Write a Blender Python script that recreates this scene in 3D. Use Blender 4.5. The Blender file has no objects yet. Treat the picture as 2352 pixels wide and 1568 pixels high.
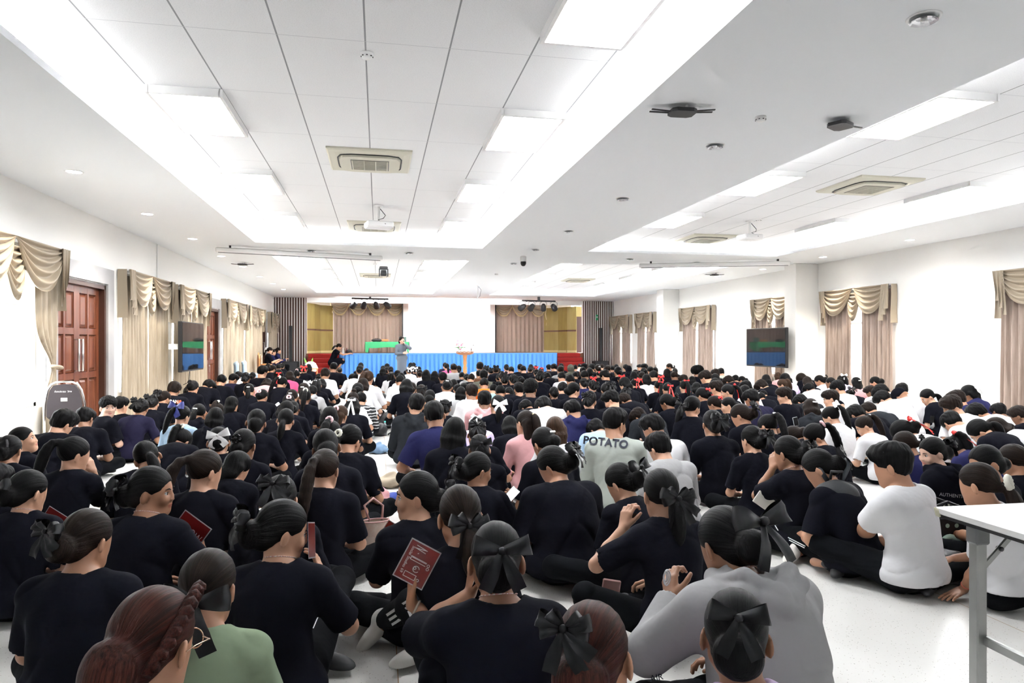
COVE_W = 14.0; PANEL_E = 9.0; WORLD_E = 3.0; DOWN_W = 60; EXPO = 2.22; DOWN_SPOTS = []
import bpy, math, random
import numpy as np
from mathutils import Vector, Matrix, Euler
from mathutils.bvhtree import BVHTree
random.seed(7); np.random.seed(7)
SC = bpy.context.scene
COL = SC.collection
R = math.radians
# ---------------------------------------------------------------- camera
TH = R(11.05); F = 1568.0; HZ = 790.0; CH = 1.4
ct, st = math.cos(TH), math.sin(TH)
cam = bpy.data.cameras.new('camera'); cam.lens = 24; cam.sensor_width = 36; cam.shift_y = 6 / 2352; cam.clip_end = 200
camo = bpy.data.objects.new('camera', cam); COL.objects.link(camo)
camo.location = (0, 0, CH); camo.rotation_euler = (R(90), 0, -TH)
SC.camera = camo
def at_d(px, py, d):
    cx = (px - 1176) / F; cz = (HZ - py) / F
    return Vector((d * (cx * ct + st), d * (ct - cx * st), CH + d * cz))
def at_z(px, py, z): return at_d(px, py, F * (CH - z) / (py - HZ))
def at_y(px, py, Y): return at_d(px, py, Y / (ct - (px - 1176) / F * st))
def at_x(px, py, X): return at_d(px, py, X / ((px - 1176) / F * ct + st))
# ---------------------------------------------------------------- materials
MATS = {}
def mat(name, col, rough=.6, metal=0, emis=None, es=0, spec=.5, bump=None, sheen=0, alpha=None, trans=0, var=None):
    """bump=(scale, strength, distance[, stretch]); var=(scale, other colour, low, high)"""
    if name in MATS: return MATS[name]
    m = bpy.data.materials.new(name); m.use_nodes = True; nt = m.node_tree; b = nt.nodes['Principled BSDF']
    c = tuple(col) + (1,) if len(col) == 3 else col
    b.inputs['Base Color'].default_value = c; b.inputs['Roughness'].default_value = rough
    b.inputs['Metallic'].default_value = metal; b.inputs['Specular IOR Level'].default_value = spec
    if sheen: b.inputs['Sheen Weight'].default_value = sheen
    if trans: b.inputs['Transmission Weight'].default_value = trans
    if alpha is not None: b.inputs['Alpha'].default_value = alpha
    if emis: b.inputs['Emission Color'].default_value = tuple(emis) + (1,); b.inputs['Emission Strength'].default_value = es
    tc = nt.nodes.new('ShaderNodeTexCoord')
    if bump:
        n = nt.nodes.new('ShaderNodeTexNoise'); n.inputs['Scale'].default_value = bump[0]; n.inputs['Detail'].default_value = 3
        mp = nt.nodes.new('ShaderNodeMapping'); nt.links.new(tc.outputs['Object'], mp.inputs[0])
        if len(bump) > 3: mp.inputs['Scale'].default_value = bump[3]
        nt.links.new(mp.outputs[0], n.inputs['Vector'])
        bp = nt.nodes.new('ShaderNodeBump'); bp.inputs['Strength'].default_value = bump[1]; bp.inputs['Distance'].default_value = bump[2]
        nt.links.new(n.outputs['Fac'], bp.inputs['Height']); nt.links.new(bp.outputs[0], b.inputs['Normal'])
    if var:
        n = nt.nodes.new('ShaderNodeTexNoise'); n.inputs['Scale'].default_value = var[0]; n.inputs['Detail'].default_value = 4
        mp = nt.nodes.new('ShaderNodeMapping'); nt.links.new(tc.outputs['Object'], mp.inputs[0])
        if len(var) > 4: mp.inputs['Scale'].default_value = var[4]
        nt.links.new(mp.outputs[0], n.inputs['Vector'])
        r = nt.nodes.new('ShaderNodeValToRGB'); r.color_ramp.elements[0].position = var[2]; r.color_ramp.elements[1].position = var[3]
        r.color_ramp.elements[0].color = c; r.color_ramp.elements[1].color = tuple(var[1]) + (1,)
        nt.links.new(n.outputs['Fac'], r.inputs[0]); nt.links.new(r.outputs[0], b.inputs['Base Color'])
    MATS[name] = m
    return m
def emit(name, col, s):
    m = bpy.data.materials.new(name); m.use_nodes = True; nt = m.node_tree
    for n in list(nt.nodes):
        if n.type != 'OUTPUT_MATERIAL': nt.nodes.remove(n)
    e = nt.nodes.new('ShaderNodeEmission'); e.inputs[0].default_value = tuple(col) + (1,); e.inputs[1].default_value = s
    nt.links.new(e.outputs[0], nt.nodes['Material Output'].inputs[0]); MATS[name] = m
    return m
# ---------------------------------------------------------------- objects
def tag(o, label=None, cat=None, group=None, kind=None):
    if label: o['label'] = label
    if cat: o['category'] = cat
    if group: o['group'] = group
    if kind: o['kind'] = kind
    return o
def thing(name, label, cat, loc=(0, 0, 0), rz=0, group=None):
    o = bpy.data.objects.new(name, None); COL.objects.link(o); o.empty_display_size = .1
    o.location = loc; o.rotation_euler = (0, 0, rz)
    return tag(o, label, cat, group)
def mesh_np(name, V, Fq, smooth=True):
    me = bpy.data.meshes.new(name)
    V = np.asarray(V, np.float32); Fq = np.asarray(Fq, np.int32); k = Fq.shape[1]
    me.vertices.add(len(V)); me.vertices.foreach_set('co', V.ravel())
    me.loops.add(Fq.size); me.loops.foreach_set('vertex_index', Fq.ravel())
    me.polygons.add(len(Fq)); me.polygons.foreach_set('loop_start', np.arange(0, Fq.size, k, dtype=np.int32))
    me.polygons.foreach_set('loop_total', np.full(len(Fq), k, np.int32))
    me.polygons.foreach_set('use_smooth', np.full(len(Fq), smooth, bool))
    me.update(calc_edges=True)
    return me
def link(name, me, m=None, parent=None, loc=None, rot=None):
    o = bpy.data.objects.new(name, me); COL.objects.link(o)
    if m is not None:
        if not me.materials: me.materials.append(m)
        elif me.materials[0] != m:
            o.material_slots[0].link = 'OBJECT'; o.material_slots[0].material = m
    if parent is not None: o.parent = parent
    if loc is not None: o.location = loc
    if rot is not None: o.rotation_euler = rot
    return o
class MB:
    def __init__(s): s.v = []; s.f = []; s.sm = []
    def add(s, v, f, sm=False):
        b = len(s.v); s.v += [tuple(p) for p in v]; s.f += [tuple(i + b for i in q) for q in f]; s.sm += [sm] * len(f); return s
    def box(s, c, d, rot=None, bev=0):
        x, y, z = d[0] / 2, d[1] / 2, d[2] / 2
        v = [Vector((a * x, b * y, e * z)) for a in (-1, 1) for b in (-1, 1) for e in (-1, 1)]
        f = [(0, 1, 3, 2), (4, 6, 7, 5), (0, 4, 5, 1), (2, 3, 7, 6), (0, 2, 6, 4), (1, 5, 7, 3)]
        if bev:
            v = []; f = []
            rr = min(bev, x * .99, y * .99, z * .99)
            # bevelled box: 24 verts
            idx = {}
            for a in (-1, 1):
                for b in (-1, 1):
                    for e in (-1, 1):
                        for ax in range(3):
                            p = [a * (x - rr), b * (y - rr), e * (z - rr)]
                            p[ax] = (a * x, b * y, e * z)[ax]
                            idx[(a, b, e, ax)] = len(v); v.append(Vector(p))
            for ax in range(3):
                o1, o2 = [(1, 2), (2, 0), (0, 1)][ax]
                for sg in (-1, 1):
                    q = []
                    for (p1, p2) in ((-1, -1), (1, -1), (1, 1), (-1, 1)):
                        k = [0, 0, 0]; k[ax] = sg; k[o1] = p1; k[o2] = p2; q.append(idx[(k[0], k[1], k[2], ax)])
                    f.append(q if sg > 0 else q[::-1])
                for p1 in (-1, 1):
                    for p2 in (-1, 1):
                        k0 = [0, 0, 0]; k0[o1] = p1; k0[o2] = p2; k0[ax] = -1; k1 = list(k0); k1[ax] = 1
                        q = [idx[(*k0, o1)], idx[(*k1, o1)], idx[(*k1, o2)], idx[(*k0, o2)]]
                        f.append(q if p1 * p2 < 0 else q[::-1])
            for a in (-1, 1):
                for b in (-1, 1):
                    for e in (-1, 1):
                        q = [idx[(a, b, e, 0)], idx[(a, b, e, 1)], idx[(a, b, e, 2)]]
                        f.append(q if a * b * e > 0 else q[::-1])
        M = rot.to_matrix() if isinstance(rot, Euler) else (rot if rot is not None else Matrix.Identity(3))
        c = Vector(c)
        return s.add([M @ p + c for p in v], f)
    def tube(s, pts, r, n=8, cap=True, sm=True, closed=False):
        pts = [Vector(p) for p in pts]; m = len(pts)
        rs = r if isinstance(r, (list, tuple)) else [r] * m
        v = []; up = None
        for i, p in enumerate(pts):
            if closed: t = pts[(i + 1) % m] - pts[i - 1]
            else: t = (pts[min(i + 1, m - 1)] - pts[max(i - 1, 0)])
            t.normalize()
            if up is None:
                up = Vector((0, 0, 1)) if abs(t.z) < .9 else Vector((1, 0, 0))
            a = t.cross(up); a.normalize(); b2 = a.cross(t); up = b2.copy()
            for k in range(n):
                an = 2 * math.pi * k / n
                v.append(p + (a * math.cos(an) + b2 * math.sin(an)) * rs[i])
        f = []
        mm = m if closed else m - 1
        for i in range(mm):
            j = (i + 1) % m
            for k in range(n):
                k2 = (k + 1) % n
                f.append((i * n + k, i * n + k2, j * n + k2, j * n + k))
        if cap and not closed:
            f.append(tuple(range(n))[::-1]); f.append(tuple((m - 1) * n + k for k in range(n)))
        return s.add(v, f, sm)
    def lathe(s, prof, n=24, c=(0, 0, 0), M=None, sm=True):
        """prof: list of (radius, z)"""
        v = []; M = M or Matrix.Identity(3); c = Vector(c)
        for (r_, z) in prof:
            for k in range(n):
                a = 2 * math.pi * k / n
                v.append(M @ Vector((r_ * math.cos(a), r_ * math.sin(a), z)) + c)
        f = [(i * n + k, i * n + (k + 1) % n, (i + 1) * n + (k + 1) % n, (i + 1) * n + k) for i in range(len(prof) - 1) for k in range(n)]
        return s.add(v, f, sm)
    def grid(s, fn, nu, nv, sm=True, flip=False):
        v = [fn(i / nu, j / nv) for i in range(nu + 1) for j in range(nv + 1)]
        w = nv + 1
        f = [(i * w + j, (i + 1) * w + j, (i + 1) * w + j + 1, i * w + j + 1) for i in range(nu) for j in range(nv)]
        if flip: f = [q[::-1] for q in f]
        return s.add(v, f, sm)
    def poly(s, pts): return s.add(pts, [tuple(range(len(pts)))])
    def prism(s, pts2, z0, z1, M=None, c=(0, 0, 0)):
        n = len(pts2); M = M or Matrix.Identity(3); c = Vector(c)
        v = [M @ Vector((p[0], p[1], z0)) + c for p in pts2] + [M @ Vector((p[0], p[1], z1)) + c for p in pts2]
        f = [tuple(range(n))[::-1], tuple(range(n, 2 * n))] + [(i, (i + 1) % n, n + (i + 1) % n, n + i) for i in range(n)]
        return s.add(v, f)
    def build(s, name, m, parent=None, loc=None, rot=None):
        me = bpy.data.meshes.new(name); me.from_pydata(s.v, [], s.f); me.update()
        me.polygons.foreach_set('use_smooth', s.sm)
        return link(name, me, m, parent, loc, rot)
def struct(name, mb, m): return tag(mb.build(name, m), kind='structure')
def copy_tree(o, parent=None):
    c = o.copy(); COL.objects.link(c)
    if parent is not None: c.parent = parent
    for ch in list(o.children): copy_tree(ch, c)
    return c
# ---------------------------------------------------------------- signed distance modelling
def rc(a, b, ra, rb, k=.02, op=1, clip=0): return ('r', np.array(a, float), np.array(b, float), ra, rb, k, op, clip)
def el(c, r, M=None, k=.02, op=1): return ('e', np.array(c, float), np.array(r, float), None if M is None else np.array(M, float), 0, k, op, 0)
def xf(prims, Rm, t, s=1.0):
    out = []
    Rm = np.array(Rm, float); t = np.array(t, float)
    for p in prims:
        if p[0] == 'r': out.append(('r', Rm @ p[1] * s + t, Rm @ p[2] * s + t, p[3] * s, p[4] * s) + p[5:])
        else: out.append(('e', Rm @ p[1] * s + t, p[2] * s, Rm if p[3] is None else Rm @ p[3]) + p[4:])
    return out
def sdf_mesh(prims, h, disp=None, post=None):
    lo = np.full(3, 1e9); hi = np.full(3, -1e9); bbs = []
    for p in prims:
        if p[0] == 'r':
            rr = max(p[3], p[4]); a = np.minimum(p[1], p[2]) - rr; b = np.maximum(p[1], p[2]) + rr
        else:
            if p[3] is None: e = p[2]
            else: e = np.sqrt(((p[3] * p[2][None, :]) ** 2).sum(1))
            a = p[1] - e; b = p[1] + e
        pad = p[5] + 3 * h; bbs.append((a - pad, b + pad))
        if p[6] > 0: lo = np.minimum(lo, a); hi = np.maximum(hi, b)
    lo -= .03 + 3 * h; hi += .03 + 3 * h
    n = np.ceil((hi - lo) / h).astype(int) + 1
    f = np.full(n, .08, np.float32)
    ax = [(lo[i] + h * np.arange(n[i])).astype(np.float32) for i in range(3)]
    for p, (a, b) in zip(prims, bbs):
        i0 = np.clip(((a - lo) / h).astype(int), 0, n - 1); i1 = np.clip(((b - lo) / h).astype(int) + 2, 1, n)
        if (i1 <= i0).any(): continue
        sl = tuple(slice(i0[i], i1[i]) for i in range(3))
        X = ax[0][sl[0]][:, None, None]; Y = ax[1][sl[1]][None, :, None]; Z = ax[2][sl[2]][None, None, :]
        if p[0] == 'r':
            A = p[1].astype(np.float32); B = p[2].astype(np.float32); ba = B - A; L = float((ba * ba).sum()) + 1e-9
            dx, dy, dz = X - A[0], Y - A[1], Z - A[2]
            t0 = (dx * ba[0] + dy * ba[1] + dz * ba[2]) / L
            t = np.clip(t0, 0, 1)
            d = np.sqrt((dx - ba[0] * t) ** 2 + (dy - ba[1] * t) ** 2 + (dz - ba[2] * t) ** 2) - (p[3] + (p[4] - p[3]) * t)
            if p[7]: d = np.maximum(d, (t0 - 1) * math.sqrt(L))
        else:
            dx, dy, dz = X - p[1][0], Y - p[1][1], Z - p[1][2]
            if p[3] is not None:
                M = p[3]
                dx, dy, dz = (M[0, 0] * dx + M[1, 0] * dy + M[2, 0] * dz, M[0, 1] * dx + M[1, 1] * dy + M[2, 1] * dz, M[0, 2] * dx + M[1, 2] * dy + M[2, 2] * dz)
            r_ = p[2]; u = dx / r_[0]; v = dy / r_[1]; w = dz / r_[2]
            k0 = np.sqrt(u * u + v * v + w * w); k1 = np.sqrt((u / r_[0]) ** 2 + (v / r_[1]) ** 2 + (w / r_[2]) ** 2) + 1e-6
            d = k0 * (k0 - 1) / k1
        d = d.astype(np.float32); k = p[5]; g = f[sl]
        if p[6] > 0:
            hh = np.clip(.5 + .5 * (d - g) / k, 0, 1); f[sl] = d + (g - d) * hh - k * hh * (1 - hh)
        else:
            d = -d; hh = np.clip(.5 - .5 * (d - g) / k, 0, 1); f[sl] = d + (g - d) * hh + k * hh * (1 - hh)
    if post is not None: f = post(f, ax[0][:, None, None], ax[1][None, :, None], ax[2][None, None, :]).astype(np.float32)
    f[0] = f[-1] = .05; f[:, 0] = f[:, -1] = .05; f[:, :, 0] = f[:, :, -1] = .05
    s = f < 0
    c = np.zeros(np.array(n) - 1, np.int8)
    for i in (0, 1):
        for j in (0, 1):
            for k in (0, 1): c += s[i:n[0] - 1 + i, j:n[1] - 1 + j, k:n[2] - 1 + k]
    act = (c > 0) & (c < 8); I = np.argwhere(act)
    vid = np.full(act.shape, -1, np.int32); vid[act] = np.arange(len(I))
    cv = np.stack([f[I[:, 0] + i, I[:, 1] + j, I[:, 2] + k] for i in (0, 1) for j in (0, 1) for k in (0, 1)], 1)
    off = np.array([(i, j, k) for i in (0, 1) for j in (0, 1) for k in (0, 1)], np.float32)
    P = np.zeros((len(I), 3), np.float32); cnt = np.zeros(len(I), np.float32)
    for a in range(8):
        for b in range(a + 1, 8):
            if np.abs(off[a] - off[b]).sum() != 1: continue
            fa, fb = cv[:, a], cv[:, b]; m = (fa < 0) != (fb < 0)
            t = np.where(m, fa / np.where(m, fa - fb, 1), 0)
            P += np.where(m[:, None], off[a] + (off[b] - off[a]) * t[:, None], 0); cnt += m
    P = P / cnt[:, None] + I
    V = lo[None, :] + P * h
    faces = []
    for axn in range(3):
        o1, o2 = [(1, 2), (2, 0), (0, 1)][axn]
        sa = [slice(None)] * 3; sb = [slice(None)] * 3; sa[axn] = slice(0, -1); sb[axn] = slice(1, None)
        A, B = s[tuple(sa)], s[tuple(sb)]; E = np.argwhere(A != B)
        E = E[(E[:, o1] > 0) & (E[:, o2] > 0) & (E[:, o1] < n[o1] - 1) & (E[:, o2] < n[o2] - 1)]
        ins = A[E[:, 0], E[:, 1], E[:, 2]]
        q = []
        for (d1, d2) in ((-1, -1), (0, -1), (0, 0), (-1, 0)):
            e = E.copy(); e[:, o1] += d1; e[:, o2] += d2; q.append(vid[e[:, 0], e[:, 1], e[:, 2]])
        q = np.stack(q, 1); q[~ins] = q[~ins][:, ::-1]
        faces.append(q)
    return V, np.concatenate(faces)
# ================================================================ people
HS = 1.07   # head size
def rotm(rx=0, ry=0, rz=0):
    return np.array(Euler((R(rx), R(ry), R(rz)), 'XYZ').to_matrix())
def lookm(yaw, pitch, roll):
    """head rotation: yaw>0 turns to the viewer's right (clockwise from above), pitch>0 looks down"""
    return np.array(Matrix.Rotation(-R(yaw), 3, 'Z') @ Matrix.Rotation(-R(pitch), 3, 'X') @ Matrix.Rotation(R(roll), 3, 'Y'))
def v3(*a): return np.array(a, float)
def nrm(a): return a / (np.linalg.norm(a) + 1e-9)
def ik(S, T, l1, l2, hint):
    d = T - S; L = np.linalg.norm(d)
    if L > (l1 + l2) * .985: T = S + d / L * (l1 + l2) * .985; d = T - S; L = np.linalg.norm(d)
    u = d / L; a = (l1 * l1 - l2 * l2 + L * L) / (2 * L); h = math.sqrt(max(l1 * l1 - a * a, 0))
    w = hint - u * np.dot(hint, u); w = nrm(w)
    return S + u * a + w * h, T
# ---- sitting skeleton; the person faces +Y, pelvis above the origin
def skel(P):
    male = P.get('male', 0); g = P.get('g', 1.0)
    a = [R(x) for x in P.get('spine', (-4, 10, 22, 22))]; side = P.get('side', 0)
    d = lambda an: v3(math.sin(R(side)) * .6, math.sin(an) * math.cos(R(side)), math.cos(an))
    J = {}; J['P'] = v3(0, 0, .115)
    J['W'] = J['P'] + d(a[0]) * .135; J['C'] = J['W'] + d(a[1]) * .16; J['N'] = J['C'] + d(a[2]) * .15
    J['H'] = J['N'] + d(a[3]) * .160 + v3(0, .012, 0)
    J['RH'] = lookm(P.get('yaw', 0), P.get('pitch', 18), P.get('roll', 0))
    tw = P.get('twist', 0); ax = rotm(0, 0, -tw)
    sw = .150 * (1.12 if male else 1) * (g ** .5)
    up = nrm(J['N'] - J['C']); J['up'] = up
    J['g'] = g; J['male'] = male
    for s, nm in ((-1, 'L'), (1, 'R')):
        S = J['N'] + ax @ v3(s * sw, .0, 0) - up * .055 + v3(0, .012, 0)
        T = P.get('h' + nm)
        if T is None: T = v3(s * .08, J['N'][1] * .3 + .27, .20)
        T = np.array(T, float)
        hint = np.array(P.get('e' + nm, (s * .55, -.25, -.8)), float)
        E, T = ik(S, T, .265, .235, hint)
        J['S' + nm], J['E' + nm], J['T' + nm] = S, E, T
        hp = v3(s * .085, .02, .10)
        leg = P.get('leg' + nm)
        if leg: K, A, Tt = [np.array(q, float) for q in leg]
        else: K, A, Tt = v3(s * .30, .27, .135), v3(-s * .09, .37, .06), v3(-s * .20, .34, .045)
        J['p' + nm], J['K' + nm], J['A' + nm], J['F' + nm] = hp, K, A, Tt
    return J
def torso(J, o=0.):
    g = J['g']; m = 1.08 if J['male'] else 1.0
    U = lambda a, b: np.array(Vector(b - a).to_track_quat('Z', 'Y').to_matrix())
    def M(a, b):
        z = nrm(b - a); x = nrm(J['SR'] - J['SL']); y = nrm(np.cross(z, x)); x = np.cross(y, z); return np.stack([x, y, z], 1)
    pr = [el(J['P'] + v3(0, .01, 0), (.165 * g + o, .125 * g + o, .115 + o), k=.05),
          el((J['P'] + J['W']) / 2, (.135 * g * m + o, .10 * g + o, .13 + o), M(J['P'], J['W']), k=.05),
          el(J['W'] * .6 + J['C'] * .4, (.13 * g * m + o, .10 * g + o, .13 + o), M(J['W'], J['C']), k=.05),
          el(J['C'] * .75 + J['N'] * .25, (.145 * g ** .7 * m + o, .103 * g ** .8 + o, .15 + o), M(J['C'], J['N']), k=.05)]
    for nm in 'LR':
        pr += [rc(J['N'] - J['up'] * .05, J['S' + nm], .062 + o, .05 + o, k=.05),
               rc(J['N'] + J['up'] * .03, J['S' + nm] * .75 + J['N'] * .25, .036 + o, .04 + o, k=.04)]
    return pr
def head_prims(J, fine=1):
    k = .012
    h = [el((0, -.014, .028), (.072, .090, .086), k=.02), el((0, .022, -.03), (.062, .065, .086), k=.03),
         el((0, .045, -.088), (.034, .03, .024), k=.03),
         rc((.05, .0, -.05), (.018, .052, -.09), .017, .017, k=.03), rc((-.05, .0, -.05), (-.018, .052, -.09), .017, .017, k=.03)]
    if fine:
        h += [el((.034, .066, -.03), (.022, .016, .02), k=.02), el((-.034, .066, -.03), (.022, .016, .02), k=.02),
              el((.031, .09, .0), (.017, .012, .010), k=.012, op=-1), el((-.031, .09, .0), (.017, .012, .010), k=.012, op=-1),
              rc((0, .081, .002), (0, .0905, -.029), .006, .0085, k=k), el((.010, .087, -.032), (.0075, .009, .0065), k=.006), el((-.010, .087, -.032), (.0075, .009, .0065), k=.006),
              el((0, .080, -.056), (.020, .008, .0045), k=.008), el((0, .078, -.0655), (.017, .009, .0055), k=.008), el((0, .0985, -.0608), (.022, .015, .0010), k=.003, op=-1)]
    for s in (-1, 1):
        h += [el((s * .080, -.006, -.014), (.008, .018, .031), rotm(-12, 0, s * 28), k=.006),
              el((s * .089, .002, -.010), (.006, .009, .018), rotm(-12, 0, s * 28), k=.004, op=-1)]
    out = xf(h, J['RH'], J['H'], HS)
    Hb = J['RH'] @ v3(0, -.022, -.055) + J['H']
    r = .056 if J['male'] else .047
    return [rc(J['N'] + J['up'] * .0, Hb, r + .012, r, k=.03)] + out
def hand_prims(W, fd, pn, s, curl=25, thumb=35, spread=6):
    """W wrist, fd finger direction, pn palm normal (faces what is held), s=+1 for the right hand"""
    z = nrm(fd); y = nrm(pn - z * np.dot(pn, z)); x = np.cross(y, z) * s   # x towards the thumb for s
    x = -x
    pr = []
    fl = [(.030, .024, .019), (.040, .026, .021), (.044, .029, .022), (.040, .027, .021)]
    off = [-.027, -.0095, .0085, .026]; ml = [.072, .078, .082, .080]
    for i in range(4):
        b = W + x * off[i] * .55 + z * .008; kn = W + x * off[i] + z * ml[i]
        pr.append(rc(b, kn, .0145, .0105, k=.012))
        p = kn; an = R(curl * .5)
        dd0 = nrm(z + x * math.tan(R(spread)) * (off[i] / .026))
        for j in range(3):
            dd = dd0 * math.cos(an) + y * math.sin(an); q = p + dd * fl[i][j]
            pr.append(rc(p, q, .0092 - j * .0008, .0086 - j * .001, k=.004)); p = q; an += R(curl)
    b = W + x * .022 + z * .018; td = nrm(z * math.cos(R(thumb)) + x * math.sin(R(thumb)) + y * .35)
    m1 = b + td * .038; td2 = nrm(td + z * .35 + y * .15); m2 = m1 + td2 * .030; m3 = m2 + nrm(td2 + z * .2) * .024
    pr += [rc(b, m1, .0145, .0115, k=.012), rc(m1, m2, .0105, .0095, k=.004), rc(m2, m3, .0095, .008, k=.004)]
    return pr
def skin_prims(J, P, hands):
    pr = torso(J, -.004) + head_prims(J, P.get('face', 0))
    m = 1.12 if J['male'] else 1.0; gg = J['g'] ** .8
    for s, nm in ((-1, 'L'), (1, 'R')):
        S, E, T = J['S' + nm], J['E' + nm], J['T' + nm]
        pr += [rc(S, E, .047 * m * gg, .036 * m * gg, k=.03), rc(E, E + (T - E) * .45, .037 * m * gg, .033 * m * gg, k=.02), rc(E + (T - E) * .45, T, .033 * m * gg, .0235 * m, k=.02)]
        fd = nrm(np.array(P.get('f' + nm, T - E), float)); pn = np.array(P.get('n' + nm, (-s * .5, .3, -1)), float)
        if hands: pr += hand_prims(T, fd, pn, s, P.get('curl' + nm, 30), P.get('thumb' + nm, 35))
        else:
            z = fd; y = nrm(pn - z * np.dot(pn, z)); x = np.cross(y, z)
            pr.append(el(T + z * .055, (.038, .017, .058), np.stack([x, y, z], 1), k=.02))
            for q in (-.025, -.008, .009, .025): pr.append(rc(T + z * .07 + x * q, T + z * (.15 - abs(q)) + x * q + y * .03, .0105, .009, k=.006))
            pr.append(rc(T + z * .03 + x * s * -.02, T + z * .09 - x * s * .045 + y * .02, .012, .01, k=.01))
        K, A, Ft = J['K' + nm], J['A' + nm], J['F' + nm]
        pr += [rc(J['p' + nm], K, .07, .048, k=.03), rc(K, A, .046, .032, k=.03), rc(A, Ft, .032, .026, k=.03)]
    return pr
def folds(amp, seed):
    r_ = random.Random(seed); p = [r_.uniform(0, 6.28) for _ in range(6)]
    def fn(f, X, Y, Z):
        w = np.sin(9 * X + p[0] + 2.2 * np.sin(6 * Z + p[1])) * np.sin(15 * Z + p[2] + 1.8 * np.sin(7 * X + 5 * Y + p[3]))
        c1 = 1 - np.abs(np.sin(8.5 * (Z * .9 + .75 * np.abs(X)) + p[4] + 1.1 * np.sin(7 * X + p[5]) + .8 * np.sin(6 * Y)))
        c2 = 1 - np.abs(np.sin(13 * (Z * .5 - X * .8) + p[2] + 1.4 * np.sin(8 * Z + p[0])))
        return f + amp * (.5 * w + 1.4 * c1 ** 4 + 1.4 * c2 ** 5 * (.5 + .5 * np.sin(9 * Z + p[3]))) * np.clip(1.45 - Z * 1.3, .35, 1.1)
    return fn
def shirt_prims(J, P):
    kind = P.get('top', 't'); o = .016 + (.012 if kind in 'h' else 0) + P.get('loose', 0)
    pr = torso(J, o)
    pr.append(el(J['P'] + v3(0, .0, .0), (.178 * J['g'] + o, .135 * J['g'] + o, .115), k=.04))
    m = 1.1 if J['male'] else 1.0; m *= J['g'] ** .8
    for nm in 'LR':
        S, E, T = J['S' + nm], J['E' + nm], J['T' + nm]
        if kind == 't' or kind == 'c':
            q = S + (E - S) * P.get('sleeve', .86)
            pr.append(rc(S, q, .055 * m + .008, .056 * m + .010, k=.045, clip=1))
            # opening of the sleeve
            pr.append(rc(q - (E - S) * .02, q + (E - S) * .2, .046 * m, .048 * m, k=.006, op=-1))
        else:
            q = E + (T - E) * .97; o2 = .006 if kind == 's' else .014
            pr += [rc(S, E, .056 * m + o2, .047 * m + o2, k=.04), rc(E, q, .046 * m + o2, .034 * m + o2, k=.03, clip=1)]
    if kind == 'h':
        N = J['N']; gg_ = J['g'] - 1; up_ = J['up']; bk_ = nrm(v3(0, -up_[2], up_[1])); ry_ = .103 * J['g'] ** .8 + .028; b = N - up_ * .045 + bk_ * ry_ * .86
        for w_, z_, r1 in ((.095 + .03 * gg_, .045, .028), (.115 + .05 * gg_, .0, .027)):
            pts = [N + v3(-.075, .075, .01 + z_ * .5), N + v3(-w_, -.02, .02 + z_ * .5), b + v3(-w_ * .8, 0, 0) + up_ * (z_ + .01), b + bk_ * .022 + up_ * (z_ - .06), b + v3(w_ * .8, 0, 0) + up_ * (z_ + .01), N + v3(w_, -.02, .02 + z_ * .5), N + v3(.075, .075, .01 + z_ * .5)]
            for u_, v_ in zip(pts, pts[1:]): pr.append(rc(u_, v_, r1, r1 + .002, k=.010))
        pr += [el(b + bk_ * .0 - up_ * .05, (.085, .045, .06), k=.03),
               el(N + v3(0, .0, .055), (.056, .062, .05), k=.02, op=-1)]
    else:
        hd = nrm(J['H'] - J['N'])
        pr.append(rc(J['N'] + hd * (.052 if kind != 'c' else .075), J['N'] + hd * .18, .066 * m, .075, k=.015, op=-1))
    return pr
def collar_prims(J):
    N = J['N'] + nrm(J['H'] - J['N']) * .03; pr = []
    ring = []
    hd = nrm(J['H'] - J['N']); x = v3(1, 0, 0); y = nrm(np.cross(hd, x)); x = np.cross(y, hd)
    for i in range(13):
        a = R(-60 + 300 * i / 12.0 - 90 + 0)
        ring.append(N + x * math.cos(a) * .064 + y * math.sin(a) * .064 + v3(0, .0, 0))
    for a, b in zip(ring, ring[1:]): pr.append(rc(a, b, .016, .016, k=.012))
    return pr
def trouser_prims(J):
    g = J['g']; pr = [el(J['P'] + v3(0, .0, -.005), (.172 * g, .135 * g, .105), k=.05)]
    for nm in 'LR':
        K, A = J['K' + nm], J['A' + nm]
        pr += [rc(J['p' + nm], K, .094 * g ** .5, .066 * g ** .3, k=.05), rc(K, K + (A - K) * .92, .064, .055, k=.035, clip=1)]
    return pr
def shoe_prims(A, Ft):
    d = nrm(Ft - A); side = nrm(np.cross(d, v3(0, 0, 1))); n = np.cross(side, d)
    M = np.stack([side, d, n], 1)
    return [el(A + d * .055, (.043, .125, .036), M, k=.02), el(A - d * .01 + n * .02, (.036, .05, .045), M, k=.02)]
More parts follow.
